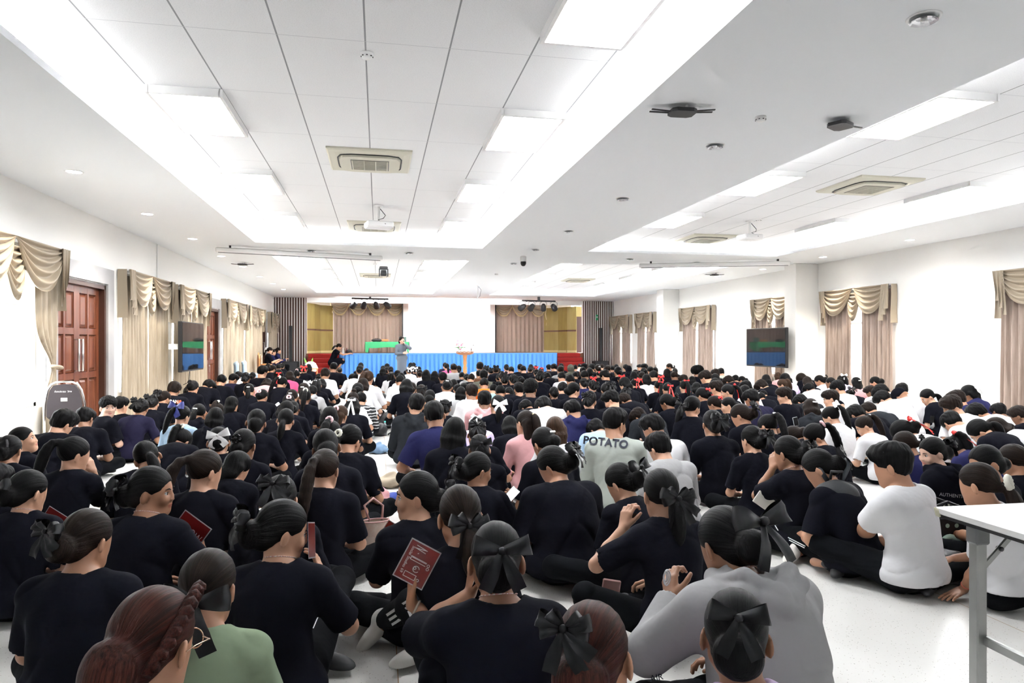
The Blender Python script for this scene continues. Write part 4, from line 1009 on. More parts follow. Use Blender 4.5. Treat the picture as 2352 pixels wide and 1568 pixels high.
# ================================================================ the seated crowd
ORNS = {'B': ('full', 'B'), 'b': ('bow', 'B'), 'F': ('flower', 'B'), 'W': ('bow', 'W'), 'w': ('wide', 'W'), 'l': ('long', 'W'), 'R': ('long', 'R'), 'r': ('bow', 'R'), 'N': ('wide', 'N'), 'S': ('scrunchie', 'S'), 'P': ('scrunchie', 'P'), 'V': ('clip', 'V'), 'C': ('clip', 'W'), 'X': ('wide', 'B')}
POSES = {'u': dict(spine=(-4, 8, 18, 20), pitch=14), 's': dict(spine=(0, 20, 36, 38), pitch=32), 'b': dict(spine=(8, 40, 64, 70), pitch=56)}
GC = {'u': 0, 's': 1, 'b': 2}
HAIRW = {k_: v_ * HS for k_, v_ in {'m': .162, 't': .178, 'g': .195, 'a': .285, 'd': .185, 'c': .168, 'l': .166, 'L': .166, 'o': .176}.items()}
TABLE = """
399 874 33 t Kt s 10|444 873 25 n/F Kt s 10|433 885 28 t Kt b -10|478 870 27 m Kt b 20|508 859 23 m Kt s 20|536 857 20 m Jt s 40|547 852 16 t Wt s 30|565 854 20 n/B Kt u 0
580 854 15 b Kt u 0|603 838 22 m Kt u 40|572 880 25 q/C Ks s 10|603 893 25 b/P Kt s 40|610 885 19 b/C Kt b 40|378 897 26 n/B Kt s 30|349 907 32 n/B Kt s 0|324 915 33 n/B Jt s 10
455 926 36 q/C Kh s 0|419 930 35 p/N Us u 40|500 918 26 p/S Ts b 20|494 934 32 o Kh u 10|533 909 25 l Kt u 30|588 938 43 f Kt u 0|416 972 44 p/S Kt b 30|502 979 52 b/w Kt u 0|561 983 54 b/F Kt u 10
145 937 56 t Kt s 30|195 933 46 t Kt s 20
749 983 60 f Kt u 0|804 973 52 q/S Kt s 30|758 958 48 p/P Kt s 20|756 932 40 o Kt u 0|783 930 28 h/P Kt u 20|810 911 32 L/l Kt s 0|829 899 26 t Xs s 10
656 937 38 q Kt u 10|657 919 36 o Kt s 0|673 920 20 b Kt s 20|810 892 27 k Wt s 0|821 878 27 b Wt s -10|833 867 28 o Wt s 0|845 850 26 p Wt u 30|829 832 13 b Kt u 0|826 838 16 b Wt u 0|841 845 13 b Kt u 10
811 857 18 b Wt b -30|766 831 17 m Kt u 0|780 843 12 n Kt s 0|764 843 15 o Kt u 0|747 844 23 t Wc s 0|733 857 17 b Kt s 0|740 869 15 l Wt s 0|699 837 15 b/r Kt u 0|709 835 14 o Kt u 0
687 843 14 m Kt s 20|681 848 16 p/P Kt s 20|665 851 21 o Ht s -30|640 847 22 o/R Kt u 0|648 864 21 y/S Kt s 30|626 837 16 n/B Kt s 30|640 835 12 m Kt u 20|649 834 10 b Kt u 20|614 868 29 o Ps b 10
698 878 27 b/C Kt u 0|705 873 20 l/W Wt s 0|717 884 14 t Gh s 10|728 869 22 h/C Kt u 20|739 870 14 l Kt s 20|671 893 27 q/C Kt s 0|700 892 28 p/S Kt u 10|663 905 29 b/P Kt s 0
889 834 13 b Kt u 0|880 839 12 b Kt u 0|888 842 12 b Kt u 0|879 844 14 o Kt u 0|897 841 13 b Kt u 0|898 853 14 h Wt u 0|913 849 16 b Kt u 0|922 855 17 l Wt u 10|919 860 20 m Wt s 20|933 869 27 l Kt s 0|945 877 23 n/C Kt u 10
968 882 22 b/b Kt u 10|986 894 26 f Kt u 0|983 903 22 q Kt s 0|943 832 12 b Kt u 0|950 832 10 b Kt u 10|939 841 13 b/w Wt u 0|954 840 13 b/W Kt u 0|962 841 10 b Kt u 0|964 848 14 n Wt u 0|979 848 18 L Kt u 0|998 851 16 l Kt u 0|1017 853 20 t Kt u 0
1022 832 10 m Jt u 0|1026 834 12 q Ht u 0|1042 834 15 m Gt u 0|1053 839 13 q Kt u 0|1061 854 14 m Kt s 20|1071 857 12 b Gh s -20|1027 870 24 n/C Wt s 0|1042 870 15 l Kt u 0|1051 881 16 t Kt s 0|1058 887 15 l Gs u 0
956 901 38 t Dh u 10|998 918 45 m Nc u 0|1021 916 20 b/b Kt u 10|1043 956 48 L Kt u 0|1102 830 17 t Ws u 0|1115 840 13 n/B Kt s 0|1127 845 12 n/B Kt s 0|1139 840 14 n/B Kt s 0|1144 847 12 n/B Kt s 10|1134 850 11 b Kt b -10
1163 836 12 b Ps u 0|1174 841 13 m Kt s 0|1195 835 13 m Kt u -20|1202 839 14 m Kt s -20|1219 836 12 b Kt u 0|1230 839 10 b/r Kt u 0|1217 841 12 n/B Kt s 0|1220 848 12 n/B Kt b 0|1232 847 11 b Kt u 0|1243 843 12 b/R Kt s 0
1241 849 12 n/B Kt u 0|1238 856 18 n/B Kt s 0|1260 836 11 g Kt u 10|1272 834 15 m Kt s 0|1289 834 12 b Kt u 0|1287 839 15 m Gt u 0|1258 854 19 t Kt b 0|1290 853 18 m Wt s 20|1306 859 13 m Kt s 20|1154 854 18 n/B Kt s -20
1146 859 13 b Kt s -20|1158 864 16 n/B Kt s 10|1178 859 18 n/B Kt u 0|1196 863 16 n Kt s 0|1100 849 13 t Tt u 10|1111 848 20 t Qc u 0|1082 857 16 m Kt s 0|1072 858 11 b Gh s 0|1112 867 20 m Oc s 10|1066 879 20 l Wt u 0
1083 879 29 t Wt u -10|1133 876 12 k St s 0|1149 877 22 k Kt s 0|1113 895 33 t Ph u 0|1142 906 32 q/w Kt u 10|1168 888 24 m Kt b 20|1192 876 24 t Kt u 0|1219 867 35 g Kt u 20|1212 901 28 m Kt b 0|1210 916 27 m Kt b -30
1250 908 34 t Wt b -20|1272 887 17 n/F Kt u 0|1292 876 24 t Kt s -10|1096 955 28 h/W Lt b 20|1096 968 44 n/B Kt s 10|1171 954 30 o Kt s -10|1206 941 42 h/V Ps u -20|1277 955 42 l Wt u 10|1249 979 52 b/C Kt s -20
1310 836 15 d Qh u 0|1321 837 10 m Kt u 0|1331 835 9 m Wt s -10|1342 833 15 g Kt u 0|1359 834 14 m Kt u -20|1338 842 15 b Kt u 0|1354 844 15 o Kt u 0|1343 850 18 m Kt s -20|1321 853 14 m Kt s 10|1373 836 14 b/C Kt u -10
1382 835 10 m Kt u 0|1396 838 13 m Kt u 0|1415 836 11 b Kt u 0|1406 839 9 m Kt u 0|1419 841 18 b Kt u 10|1418 846 15 b Kt s 0|1437 836 12 m Kt u 0|1443 839 15 d Kh s 0|1416 849 16 l Wt u 0|1390 848 21 t Kt s -30|1376 852 12 q/r Kt s 0
1361 863 14 q/r Kt s 0|1426 861 12 b/r Kt s 10|1469 836 10 m Kt u -60|1480 834 14 m Kt u -60|1478 844 15 b Kt s 0|1494 841 14 m Kt s -20|1505 843 13 m Kt s -20|1459 848 14 b Kt s 0|1456 852 17 l Wt u 0|1475 853 16 m Kt s 0|1501 850 20 m Kt s -20
1484 858 19 o Wt u 0|1457 869 14 b/R Kt s 0|1470 872 18 b/r Kt b 0|1537 834 13 q/F Kt u -60|1532 846 17 l Kt s -20|1310 859 20 m Kt s 0|1340 867 18 b/b Nt u 0|1361 872 20 n/B Kt u -10|1435 865 24 l Kt s -30|1393 878 26 n/B Kt s 0
1318 877 26 b Kt u 60|1354 896 32 n/B Kt u 30|1404 894 34 t Kt s -50|1434 891 20 n/B Kt s 0|1436 901 28 m Kt b -30|1316 916 32 m Nh s -20|1410 924 32 t Kt b 10|1323 946 34 g Wt b -10|1412 933 48 m Is u 50|1469 934 34 t Dh b -20|1371 960 34 t Us b -20
1500 948 46 m Wt s -40|1512 873 20 y/R Kt u 0|1533 878 22 q/R Kt s -20|1532 903 30 n/F Kt s -30|1515 862 17 b/r Kt s 10|1550 845 12 n Kt s -20|1549 852 16 m Kt s -20|1556 859 12 m Kt s -30|1570 859 22 g Dt s -20|1601 837 30 a Kt u 0|1621 849 24 m Kt s -30
1643 846 20 t Kt s -20|1656 844 16 t It s 20|1589 863 14 o Kt s 0|1642 857 22 l Kt s -20|1642 867 24 l Kt s 0|1572 872 22 p/R Kt u -10|1599 877 24 o Kt s 0|1618 875 17 b Kt s 0|1645 872 30 t Kt u -40|1675 861 24 t Kt b -40|1689 860 13 t Kt s -20
1704 863 16 b Kt s -40|1714 872 24 t Wt s -20|1711 883 22 m Wt s -20|1670 882 26 p/R Kt u -60|1613 889 26 b/R Kt s -20|1640 908 28 b/R Kt s -20|1590 908 36 q/b Kt u 60|1672 911 28 n Kt u -60|1701 926 42 n/B Kt s -40|1726 892 35 t Jt s -20|1751 870 28 t Kt b -40|1759 859 20 l Kt s -20
1754 895 20 m Kt b -20|1749 901 18 m Kt b -20|1636 940 46 n/B Kt u 0|1763 945 40 p/C Kt s -30|1726 976 47 n/B Kt u -20|1786 854 16 l Pt s -20|1803 856 22 o Lt s -30|1797 869 20 h Kt s -40|1801 887 32 t Kt u -50|1842 856 22 l Kt b -40|1854 864 22 l Kt s -20
1860 879 24 m Ws b -30|1882 861 20 n/F Wt s -30|1907 866 20 b Wt u -50|1925 871 32 g Wt s -30|1933 861 20 h/W Lt s 0|1966 865 22 l/C Pt u 0|1908 893 34 t Wt u -60|1841 903 30 t Dc b -30|1861 914 36 l/C Dh s -10|1951 894 22 n/B Kt b -10|1929 919 28 c Kt b 0
1908 928 36 p/w Wt s -40|1968 927 42 t Kt b -30|1826 977 40 b Kt b -30|1870 969 46 y/P Kt s -60|1985 950 38 p/C Wt s -50|2010 864 22 n Pc s -30|1999 884 24 t Wt s -40|2026 880 34 t Wt b -30|2072 878 30 t Wt s -10|2068 889 32 c Wt b -20|2030 895 34 m Wt b -40
2069 900 30 t Wt b -10|2130 892 30 q Kt s -50|2225 883 34 l/W Nc s -30|2198 894 40 t Nc s -30|2186 904 48 t Wt s -70|2294 924 38 t Qt s 0|2341 930 38 m Kt s -30|2246 923 46 t Wt b -50|1997 922 34 m Dt b -30|2188 941 48 t Wt b 20|2251 961 48 q Kt b -50|2292 957 48 l Wt b -30|2076 963 50 b/R Wt b -40
2079 989 54 q/F Nt s -20|2192 989 48 p/R Nc b -40
"""
EXT = []
for row in TABLE.strip().split('\n'):
    for e in row.split('|'):
        q = e.split(); EXT.append(dict(x=float(q[0]), y=float(q[1]), w=float(q[2]), hair=q[3][0], orn=(q[3][2] if '/' in q[3] else None), sc=q[4][0], top=q[4][1], pose=q[5], yaw=int(q[6])))
cloth('K')
def stripes():
    if 'cloth_X' in MATS: return MATS['cloth_X']
    m = bpy.data.materials.new('cloth_X'); m.use_nodes = True; nt = m.node_tree; b = nt.nodes['Principled BSDF']; tc = nt.nodes.new('ShaderNodeTexCoord')
    wv = nt.nodes.new('ShaderNodeTexWave'); wv.bands_direction = 'Z'; wv.inputs['Scale'].default_value = 6; wv.inputs['Distortion'].default_value = 2.5; wv.inputs['Detail Scale'].default_value = 2
    nt.links.new(tc.outputs['Object'], wv.inputs['Vector']); r = nt.nodes.new('ShaderNodeValToRGB'); r.color_ramp.interpolation = 'CONSTANT'; r.color_ramp.elements[0].color = (.01, .01, .012, 1); r.color_ramp.elements[1].position = .86; r.color_ramp.elements[1].color = (.8, .8, .8, 1)
    nt.links.new(wv.outputs['Fac'], r.inputs[0]); nt.links.new(r.outputs[0], b.inputs['Base Color']); b.inputs['Roughness'].default_value = .85
    MATS['cloth_X'] = m; return m
stripes()
def solve(x, y, w, W0, top, smin=.86, smax=1.16):
    """size and distance of a head of width W0 and top height `top` (at size 1) seen w wide with its crown at y"""
    w = w / (1 + .5 * ((x - 1176) / F) ** 2)
    s = CH / (top + W0 * (y - HZ) / w); s2 = min(max(s, smin), smax)
    d = F * (CH - top * s2) / (y - HZ)
    return s2, d
def head_top(B, hair, gclass, hh):
    me, _ = hair_mesh(hair, gclass, hh); n = len(me.vertices); a = np.zeros(n * 3, np.float32); me.vertices.foreach_get('co', a)
    return float((a.reshape(-1, 3) @ B['J']['RH'].T)[:, 2].max() * HS + B['J']['H'][2])
PEOPLE = []
def put(x, y, w, hair, top_key, P, h, hs, hh, skin, shirt, hm, orn=None, gclass=0, body_yaw=0, name='person', smin=.86, smax=1.16, key=None, **kw):
    B = build_body(key, P, h, hs)
    tz = head_top(B, hair, gclass, hh)
    s, d = solve(x, y, w, HAIRW.get(hair, .172), tz, smin, smax)
    loc, rz = place(x, y, d, s, B['J'], body_yaw)
    o = person(name, B, loc, rz, s, hair, hm, skin, shirt, orn, gclass, hh, **kw)
    PEOPLE.append(dict(o=o, x=x, y=y, d=d, d0=d, s=s, tz=tz, B=B, by=body_yaw, fix=kw0_fix)); return o, B
kw0_fix = False
def place(x, y, d, s, J, by):
    hp = at_d(x, y, d); rz = -R(by)
    off = Matrix.Rotation(rz, 3, 'Z') @ Vector((J['H'][0] * s, J['H'][1] * s, 0))
    return (hp.x - off.x, hp.y - off.y, 0), rz
def relax(n=160, R0=.0):
    """slide seated people along their lines of sight until nobody sits inside anybody else"""
    ps = PEOPLE; N_ = len(ps)
    d = np.array([p['d'] for p in ps]); d0 = d.copy(); fix = np.array([p['fix'] for p in ps])
    ray = np.array([[(at_d(p['x'], p['y'], 1.0) - Vector((0, 0, CH)))[k] for k in (0, 1)] for p in ps])
    offs = np.array([(Matrix.Rotation(-R(p['by']), 3, 'Z') @ Vector((p['B']['J']['H'][0], p['B']['J']['H'][1], 0)))[:2] for p in ps])
    spots = [(-offs + [0, .10], .25), (-offs * .35, .21)]
    for it in range(n):
        push = np.zeros_like(ray)
        for (oa, ra) in spots:
            for (ob_, rb) in spots:
                A = ray * d[:, None] + oa; B_ = ray * d[:, None] + ob_
                D = A[:, None, :] - B_[None, :, :]; dist = np.sqrt(D[..., 0] ** 2 + D[..., 1] ** 2) + 1e-6
                np.fill_diagonal(dist, 9); pen = np.clip(ra + rb + R0 - dist, 0, None)
                push += (pen[..., None] * D / dist[..., None]).sum(1)
        g = (push * ray).sum(1) / (ray ** 2).sum(1)
        # ties: nearer one forward
        d = d + np.where(fix, 0, .22 * g); d = d + np.where(fix, 0, .03 * (d0 - d))
        lim = np.clip(.11 * d0, .3, 2.2); d = np.clip(d, d0 - lim, d0 + lim)
    for p, dd in zip(ps, d):
        if p['fix'] or abs(dd - p['d']) < 1e-4: continue
        s = (CH - (p['y'] - HZ) * dd / F) / p['tz']; s = min(max(s, .78), 1.22)
        loc, rz = place(p['x'], p['y'], dd, s, p['B']['J'], p['by']); p['d'] = dd; p['s'] = s
        p['o'].location = loc; p['o'].scale = (s, s, s)
rdc = random.Random(11)
def crowd():
    for i, e in enumerate(sorted(EXT, key=lambda q: q['y'])):
        w = e['w']; male = int(e['hair'] in 'mtgac'); pose = e['pose']
        yq = e['yaw']
        if w < 24: yq = int(round(yq / 40.0)) * 40; top = {'c': 't'}.get(e['top'], e['top']); h, hs, hh = .016, .014, .011
        elif w < 42: yq = int(round(yq / 30.0)) * 30; top = e['top']; h, hs, hh = .012, .0105, .008
        else: top = e['top']; h, hs, hh = .0095, .008, .0065
        var = rdc.choice((0, 1)) if w < 42 else rdc.randint(0, 2)
        P = dict(POSES[pose]); P['yaw'] = yq; P['top'] = top; P['male'] = male; P['shoes'] = int(w >= 42)
        if var == 1: P['side'] = 5; P['spine'] = tuple(a + b for a, b in zip(P['spine'], (2, 3, 3, 0))); P['roll'] = 8; P['hR'] = (.2, .32, .24)
        if var == 2: P['side'] = -6; P['roll'] = -8; P['hL'] = (-.26, .26, .2)
        if w < 42: P['legL'] = (v3(-.23, .25, .14), v3(.07, .34, .06), v3(.12, .32, .045)); P['legR'] = (v3(.23, .25, .14), v3(-.07, .34, .06), v3(-.12, .32, .045))
        P['g'] = 1.08 if male else .96; P['face'] = int(abs(yq) >= 50 and w > 24)
        key = '%s%d%s%d%d%.3f' % (pose, yq, top, male, var, h)
        hm = HAIRM['k' if (i * 7) % 5 else 'n'] if e['hair'] != 'd' else cloth(e['sc'])
        if e['hair'] == 'c': hm = cloth('K')
        if (e['x'], e['y']) in ((1277, 955), (1797, 869), (1786, 854), (783, 930), (845, 850), (1908, 893)): hm = HAIRM['w' if e['x'] != 1908 else 'n']
        sk = SKINS[rdc.choice((0, 1, 1, 2, 2, 3))] if not P['face'] else SKINS[rdc.choice((0, 1))]
        by = rdc.uniform(-10, 10) + yq * .15
        kw = {}
        if e['top'] == 'c': kw['collar'] = {'N': cloth('N'), 'O': cloth('Y')}.get(e['sc'], cloth(e['sc']))
        if (e['x'], e['y']) in ((1318, 877),): P['face'] = 1
        shirt = MATS['cloth_X'] if e['sc'] == 'X' else cloth(e['sc'])
        o, B = put(e['x'], e['y'], w, e['hair'], None, P, h, hs, hh, sk, shirt, hm, ORNS[e['orn']] if e['orn'] else None, GC[pose], by, key=key, orn_s=({'S': .9, 'P': .9, 'w': .8, 'W': .9}.get(e['orn'], 1.0)), **kw)
        if P['face'] and w > 24: add_eyes(o, B, HAIRM['k'])
        o['_e'] = i
        e['o'] = o
        e['male'] = male; e['yq'] = yq; e['by'] = by
crowd()
# ================================================================ the nearest people, each with a pose of their own
def loc_of(P, o_loc, rz, s): return np.array(Matrix.Rotation(-rz, 3, 'Z') @ (Vector(P) - Vector(o_loc)) / s)
NEAR = {}
def near(k, x, y, w, hair, sc, top, pose, yaw, label, by=None, orn=None, hm='k', skin=1, h=.0075, male=None, smin=.86, smax=1.18, face=0, **o):
    global kw0_fix
    male = int(hair in 'mtgac') if male is None else male
    P = dict(POSES[pose]); P.update(yaw=yaw, top=top, male=male, g=o.pop('g', 1.1 if male else 1.0), face=face)
    img = o.pop('img', {}); okw = {q: o.pop(q) for q in ('orn_off', 'orn_rot', 'orn_s', 'trm', 'shm', 'collar') if q in o}
    hs = o.pop('hs', None); P.update(o); by = yaw * .2 if by is None else by
    gcl = P.pop('gc', GC[pose]); hh = .0048 if w > 80 else .006
    J = skel(P); tz = head_top({'J': J}, hair, gcl, hh)
    s, d = solve(x, y, w, HAIRW.get(hair, .172), tz, smin, smax)
    loc, rz = place(x, y, d, s, J, by)
    for q, (px, py, a) in img.items():       # image targets: a = depth offset for hands, ('z', height) for legs
        pt = at_z(px, py, a[1]) if isinstance(a, tuple) else at_d(px, py, d + a)
        P[q] = loc_of(pt, loc, rz, s)
    for nm in 'LR':
        if 'K' + nm in P: P['leg' + nm] = (P['K' + nm], P['A' + nm], P['F' + nm])
    if any(q in P for q in ('hL', 'hR')) : P['hands'] = P.get('hands', 1)
    kw0_fix = True
    key = 'near' + k
    ob, B = put(x, y, w, hair, None, P, h, hs or (.0052 if P.get('hands') else h), hh, SKINS[skin], sc if not isinstance(sc, str) else cloth(sc), HAIRM[hm] if hair != 'd' else sc, orn, gcl, by, key=key, smin=smin, smax=smax, **okw)
    kw0_fix = False
    tag(ob, label); ob['_near'] = k
    if face: add_eyes(ob, B, HAIRM['k'])
    NEAR[k] = (ob, B, d, s, P); return ob
def at_hand(k, side, off=(0, 0, 0)):
    ob, B, d, s, P = NEAR[k]; bpy.context.view_layer.update()
    return ob.matrix_world @ Vector(B['J']['T' + side])
U = 'seated cross-legged '
near('girl_up', 55, 979, 54, 'n', 'K', 't', 'u', 75, 'person with black bow and face tilted up to the right, beside the nearest window', by=10, orn=('full', 'B'), face=1, pitch=-14, roll=0, g=.95, skin=0)
near('l_edge_bun', 22, 998, 60, 'n', 'K', 't', 'u', 5, 'person with low bun in black bow at the left edge, below the tilted-up face', orn=('bow', 'B'))
near('pony_think', 172, 1001, 66, 'p', 'K', 't', 'u', 45, 'person with high black ponytail holding a hand to the mouth, left side', by=8, g=1.05, hs=.0055, img={'hR': (214, 1082, .10)}, fR=(-.35, -.1, 1), nR=(-.9, .2, .2), curlR=50, eR=(.25, -.1, -1), skin=0)
near('l_edge_man', -10, 1062, 70, 'm', 'K', 't', 'u', 10, 'short-haired person in black T-shirt cut off by the left edge', g=1.15)
near('bun_chain', 67, 1077, 84, 'n', 'K', 't', 'u', 30, 'person with bun, black bow and thin neck cord, beside the left edge', orn=('bow', 'B'), by=5, skin=0)
near('pony_tilt', 338, 1011, 60, 'q', 'K', 't', 's', -15, 'person with low ponytail and head tilted left, in wide black T-shirt', roll=-18, g=1.1, by=-4)
near('profile_card', 352, 1069, 88, 'n', 'K', 't', 'u', 82, 'person in right-facing profile with big black bow, holding a red card', by=14, orn=('full', 'B'), face=1, orn_off=(0, 0, -.01), g=1.12, skin=2, pitch=4, img={'hR': (463, 1262, .14)}, fR=(-.1, .1, 1), nR=(-.9, -.4, 0), curlR=40, eR=(.7, .2, -1))
near('wavy_long', 472, 1030, 73, 'y', 'K', 't', 'u', 40, 'person with very long wavy brown-black ponytail over black T-shirt', hm='n', by=10, skin=0)
near('short_bowed', 545, 1034, 60, 'o', 'K', 't', 's', 35, 'person with short loose hair bowed over a lit white phone', by=14, img={'hR': (536, 1140, .06)}, skin=0)
near('bun_flower', 203, 1166, 112, 'n', 'K', 't', 'u', 25, 'large-framed person with net bun and black cloth flower, lower left', orn=('full', 'B'), orn_s=.85, g=1.18, by=4, hm='n', orn_off=(-.02, 0, .01))
near('auburn', 355, 1345, 190, 'f', 'W', 'c', 'u', 24, 'person with auburn braided hair and round glasses at the bottom left', hm='r', h=.008, by=0, skin=1, smin=.95)
near('sage', 480, 1258, 128, 'q', 'E', 't', 'u', 12, 'person in sage green shirt with large black bow in the hair', orn=('bow', 'B'), orn_s=1.2, orn_off=(.055, -.03, -.02), hm='n', smin=.92)
near('card_profile', 652, 1145, 100, 'n', 'K', 't', 'u', 66, 'person turned right with a red card before the mouth, black bun bow', by=8, orn=('full', 'B'), face=1, g=1.05, skin=0, img={'hR': (737, 1338, .16), 'KR': (785, 1330, ('z', .22)), 'AR': (700, 1300, ('z', .1)), 'FR': (740, 1320, ('z', .06))}, fR=(-.15, .1, 1), nR=(-1, .0, 0), curlR=25, eR=(.7, .0, -1))
near('bow_behind', 643, 1090, 78, 'n', 'K', 't', 's', 5, 'person with satin black bow on a net bun, just beyond the card-holding profile', orn=('full', 'B'), skin=1)
near('straight_pony', 747, 1029, 66, 'y', 'K', 't', 'u', 15, 'person with waist-long straight brown-black ponytail beside the aisle', hm='n', by=8, skin=0)
near('smiler', 954, 1080, 78, 'n', 'K', 't', 'u', -78, 'smiling person in left-facing profile with black ruffled bow, beside the aisle', by=-12, orn=('full', 'B'), face=1, skin=0, pitch=2, g=1.02, img={'hL': (921, 1265, .18)}, fL=(-.5, .2, .6), nL=(.6, -.6, .1), curlL=35, eL=(-.6, 0, -1))
near('aisle_card', 1056, 1111, 96, 'q', 'K', 't', 'u', 2, 'person raising a dark red lettered card, striped trouser leg in the aisle', hm='n', orn=('full', 'B'), by=-8, skin=1, img={'hL': (946, 1390, -.17), 'KL': (948, 1385, ('z', .30)), 'AL': (880, 1430, ('z', .11)), 'FL': (845, 1470, ('z', .035))}, fL=(.05, .25, 1), nL=(.9, -.45, 0), curlL=22, thumbL=22, eL=(.15, -.5, -1), shm=SHOEW, orn_off=(.0, 0, -.03))
near('centre_bun', 1140, 1195, 118, 'n', 'K', 't', 'u', 6, 'broad person with smooth black bun, satin bow and neck cord, front centre', orn=('bow', 'B'), g=1.22, skin=2, orn_off=(.01, 0, .015), img={'hL': (1080, 1362, .22)}, fL=(.2, .3, 1), nL=(.9, .3, 0), curlL=25, eL=(-1, 0, -.6))
near('bare_neck', 1101, 996, 46, 'b', 'K', 't', 'u', 0, 'person with black ribbon bun and bare nape behind the long straight hair', orn=('bow', 'B'), skin=0)
near('phone_right', 1098, 1036, 56, 'n', 'K', 't', 'u', 60, 'person turned right holding up a large white phone', by=14, orn=('full', 'B'), face=1, skin=2, img={'hR': (1163, 1172, .10)}, fR=(.35, .2, 1), nR=(-.8, -.4, .2), curlR=30, eR=(.8, 0, -1))
near('big_left', 1269, 1022, 62, 'n', 'K', 't', 's', -45, 'large person in tight black T-shirt with bow bun, looking left', orn=('full', 'B'), g=1.5, skin=1, by=-10, orn_off=(.01, 0, 0))
near('bow_head_down', 1425, 1061, 62, 'n', 'K', 't', 's', -25, 'person bowing the head to the left, big pointed black bow on the bun', orn=('bow', 'B'), orn_s=1.15, skin=0, by=-16, leg=0, img={'KL': (1272, 1300, ('z', .16)), 'AL': (1330, 1300, ('z', .08)), 'FL': (1248, 1290, ('z', .05))})
near('sheer_bow', 1517, 1074, 80, 'q', 'K', 't', 'u', 4, 'person with sheer black bow hanging from low hair, phone held at the left', orn=('full', 'B'), orn_s=1.1, orn_off=(.01, 0, -.02), skin=0, by=-6, img={'hL': (1432, 1212, .05), 'KL': (1345, 1370, ('z', .18)), 'AL': (1400, 1385, ('z', .08)), 'FL': (1380, 1380, ('z', .05))}, fL=(.3, .1, 1), nL=(.9, .4, 0), curlL=50, eL=(-1, -.2, -1))
near('grey_sweater', 1514, 989, 54, 't', 'G', 's', 's', -20, 'person in light grey sweater with dark blue polo collar, head bowed', collar=cloth('N'), g=1.15, skin=0, by=-6)
near('hands_face', 1808, 999, 58, 'n', 'K', 't', 'u', -12, 'person propping the chin on joined hands, satin bow across a wide bun', orn=('full', 'B'), g=1.15, skin=2, by=-18, img={'hL': (1775, 1075, .04)}, fL=(.3, .2, 1), nL=(.9, .1, .1), curlL=40, eL=(-.6, -.3, -1))
near('backpacker', 1879, 1029, 64, 'n', 'K', 't', 's', -30, 'person wearing a black backpack, black ribbon bow on the bun', orn=('bow', 'B'), g=1.2, skin=1, by=-22, img={'KL': (1765, 1200, ('z', .17)), 'AL': (1790, 1240, ('z', .07)), 'FL': (1752, 1222, ('z', .05))}, shm=SHOEW)
near('grey_hoodie', 1665, 1160, 118, 'n', 'G', 'h', 's', -8, 'large person in pale grey hoodie with black bow bun, front right of centre', orn=('bow', 'B'), orn_s=1.25, g=1.4, skin=2, by=-8, orn_off=(.015, 0, .015), img={'hL': (1543, 1378, .10)}, fL=(.25, .55, .75), nL=(.9, .3, -.2), curlL=48, thumbL=45, eL=(-1, -.2, -.9), gc=0, pitch=24)
near('front_bun', 1690, 1350, 150, 'n', 'L', 'c', 'u', 22, 'person with tight black bun and scalloped bow at the bottom, before the grey hoodie', orn=('bow', 'B'), skin=2, orn_s=.82, orn_off=(0, 0, .045), h=.0075)
near('auburn_bun', 1365, 1380, 165, 'n', 'L', 'c', 'u', 28, 'person with auburn hair in a big black net bun and lavender collar', orn=('full', 'B'), hm='r', skin=1, roll=-6, orn_off=(-.02, .01, .055), orn_s=.78)
near('white_tee_man', 2047, 1010, 86, 't', 'W', 't', 'u', -22, 'short-haired person in plain white T-shirt sitting on the open floor at right', g=1.16, skin=1, by=-20, smin=.95, sleeve=.72, hem=.075, img={'hL': (1925, 1245, .35), 'KL': (1880, 1245, ('z', .20)), 'AL': (1945, 1300, ('z', .08)), 'FL': (1870, 1290, ('z', .05))}, fL=(-1, .3, .05), nL=(.2, .2, -1), curlL=12, eL=(-.3, -.8, -.9), h=.007)
near('hoodie_text', 2140, 1002, 57, 'n', 'K', 'h', 'u', -62, 'person in black hoodie with printed back, looking left with black bow', orn=('full', 'B'), orn_s=.8, face=1, skin=4, by=-24)
near('brow_face', 2262, 1020, 72, 'b', 'K', 't', 'u', -62, 'person in dark T-shirt whose forehead and ear face left near the right edge', face=1, skin=2, by=-20, roll=8)
near('red_ribbon_edge', 2325, 1018, 47, 'q', 'K', 't', 'u', -10, 'person with red ribbon in wavy hair at the right edge', orn=('bow', 'R'), hm='n', by=-16)
near('scrunchie_tee', 2245, 1060, 82, 'q', 'W', 't', 'u', -4, 'person in white T-shirt with cream scrunchie, leaning on one arm behind the table', orn=('scrunchie', 'S'), orn_s=1.2, hm='n', side=-7, skin=1, by=-26, g=1.05, hem=.12, sleeve=.8, img={'hL': (2212, 1355, ('z', .045)), 'KL': (2290, 1330, ('z', .12)), 'AL': (2330, 1340, ('z', .07)), 'FL': (2340, 1350, ('z', .04))}, fL=(-.75, .2, -.12), nL=(0, 0, -1), curlL=6, eL=(-.1, -.5, -.2))
near('behind_looker', 277, 909, 33, 'm', 'K', 't', 'u', 30, 'person with short hair partly hidden behind the face looking at the camera', by=6, h=.010, smax=1.0, skin=0)
near('looker', 249, 907, 44, 'g', 'K', 't', 'u', 118, 'young person turning round to look at the camera beside the wooden door', by=30, face=1, skin=4, pitch=2, roll=0, g=1.0, male=1, twist=10)
relax()
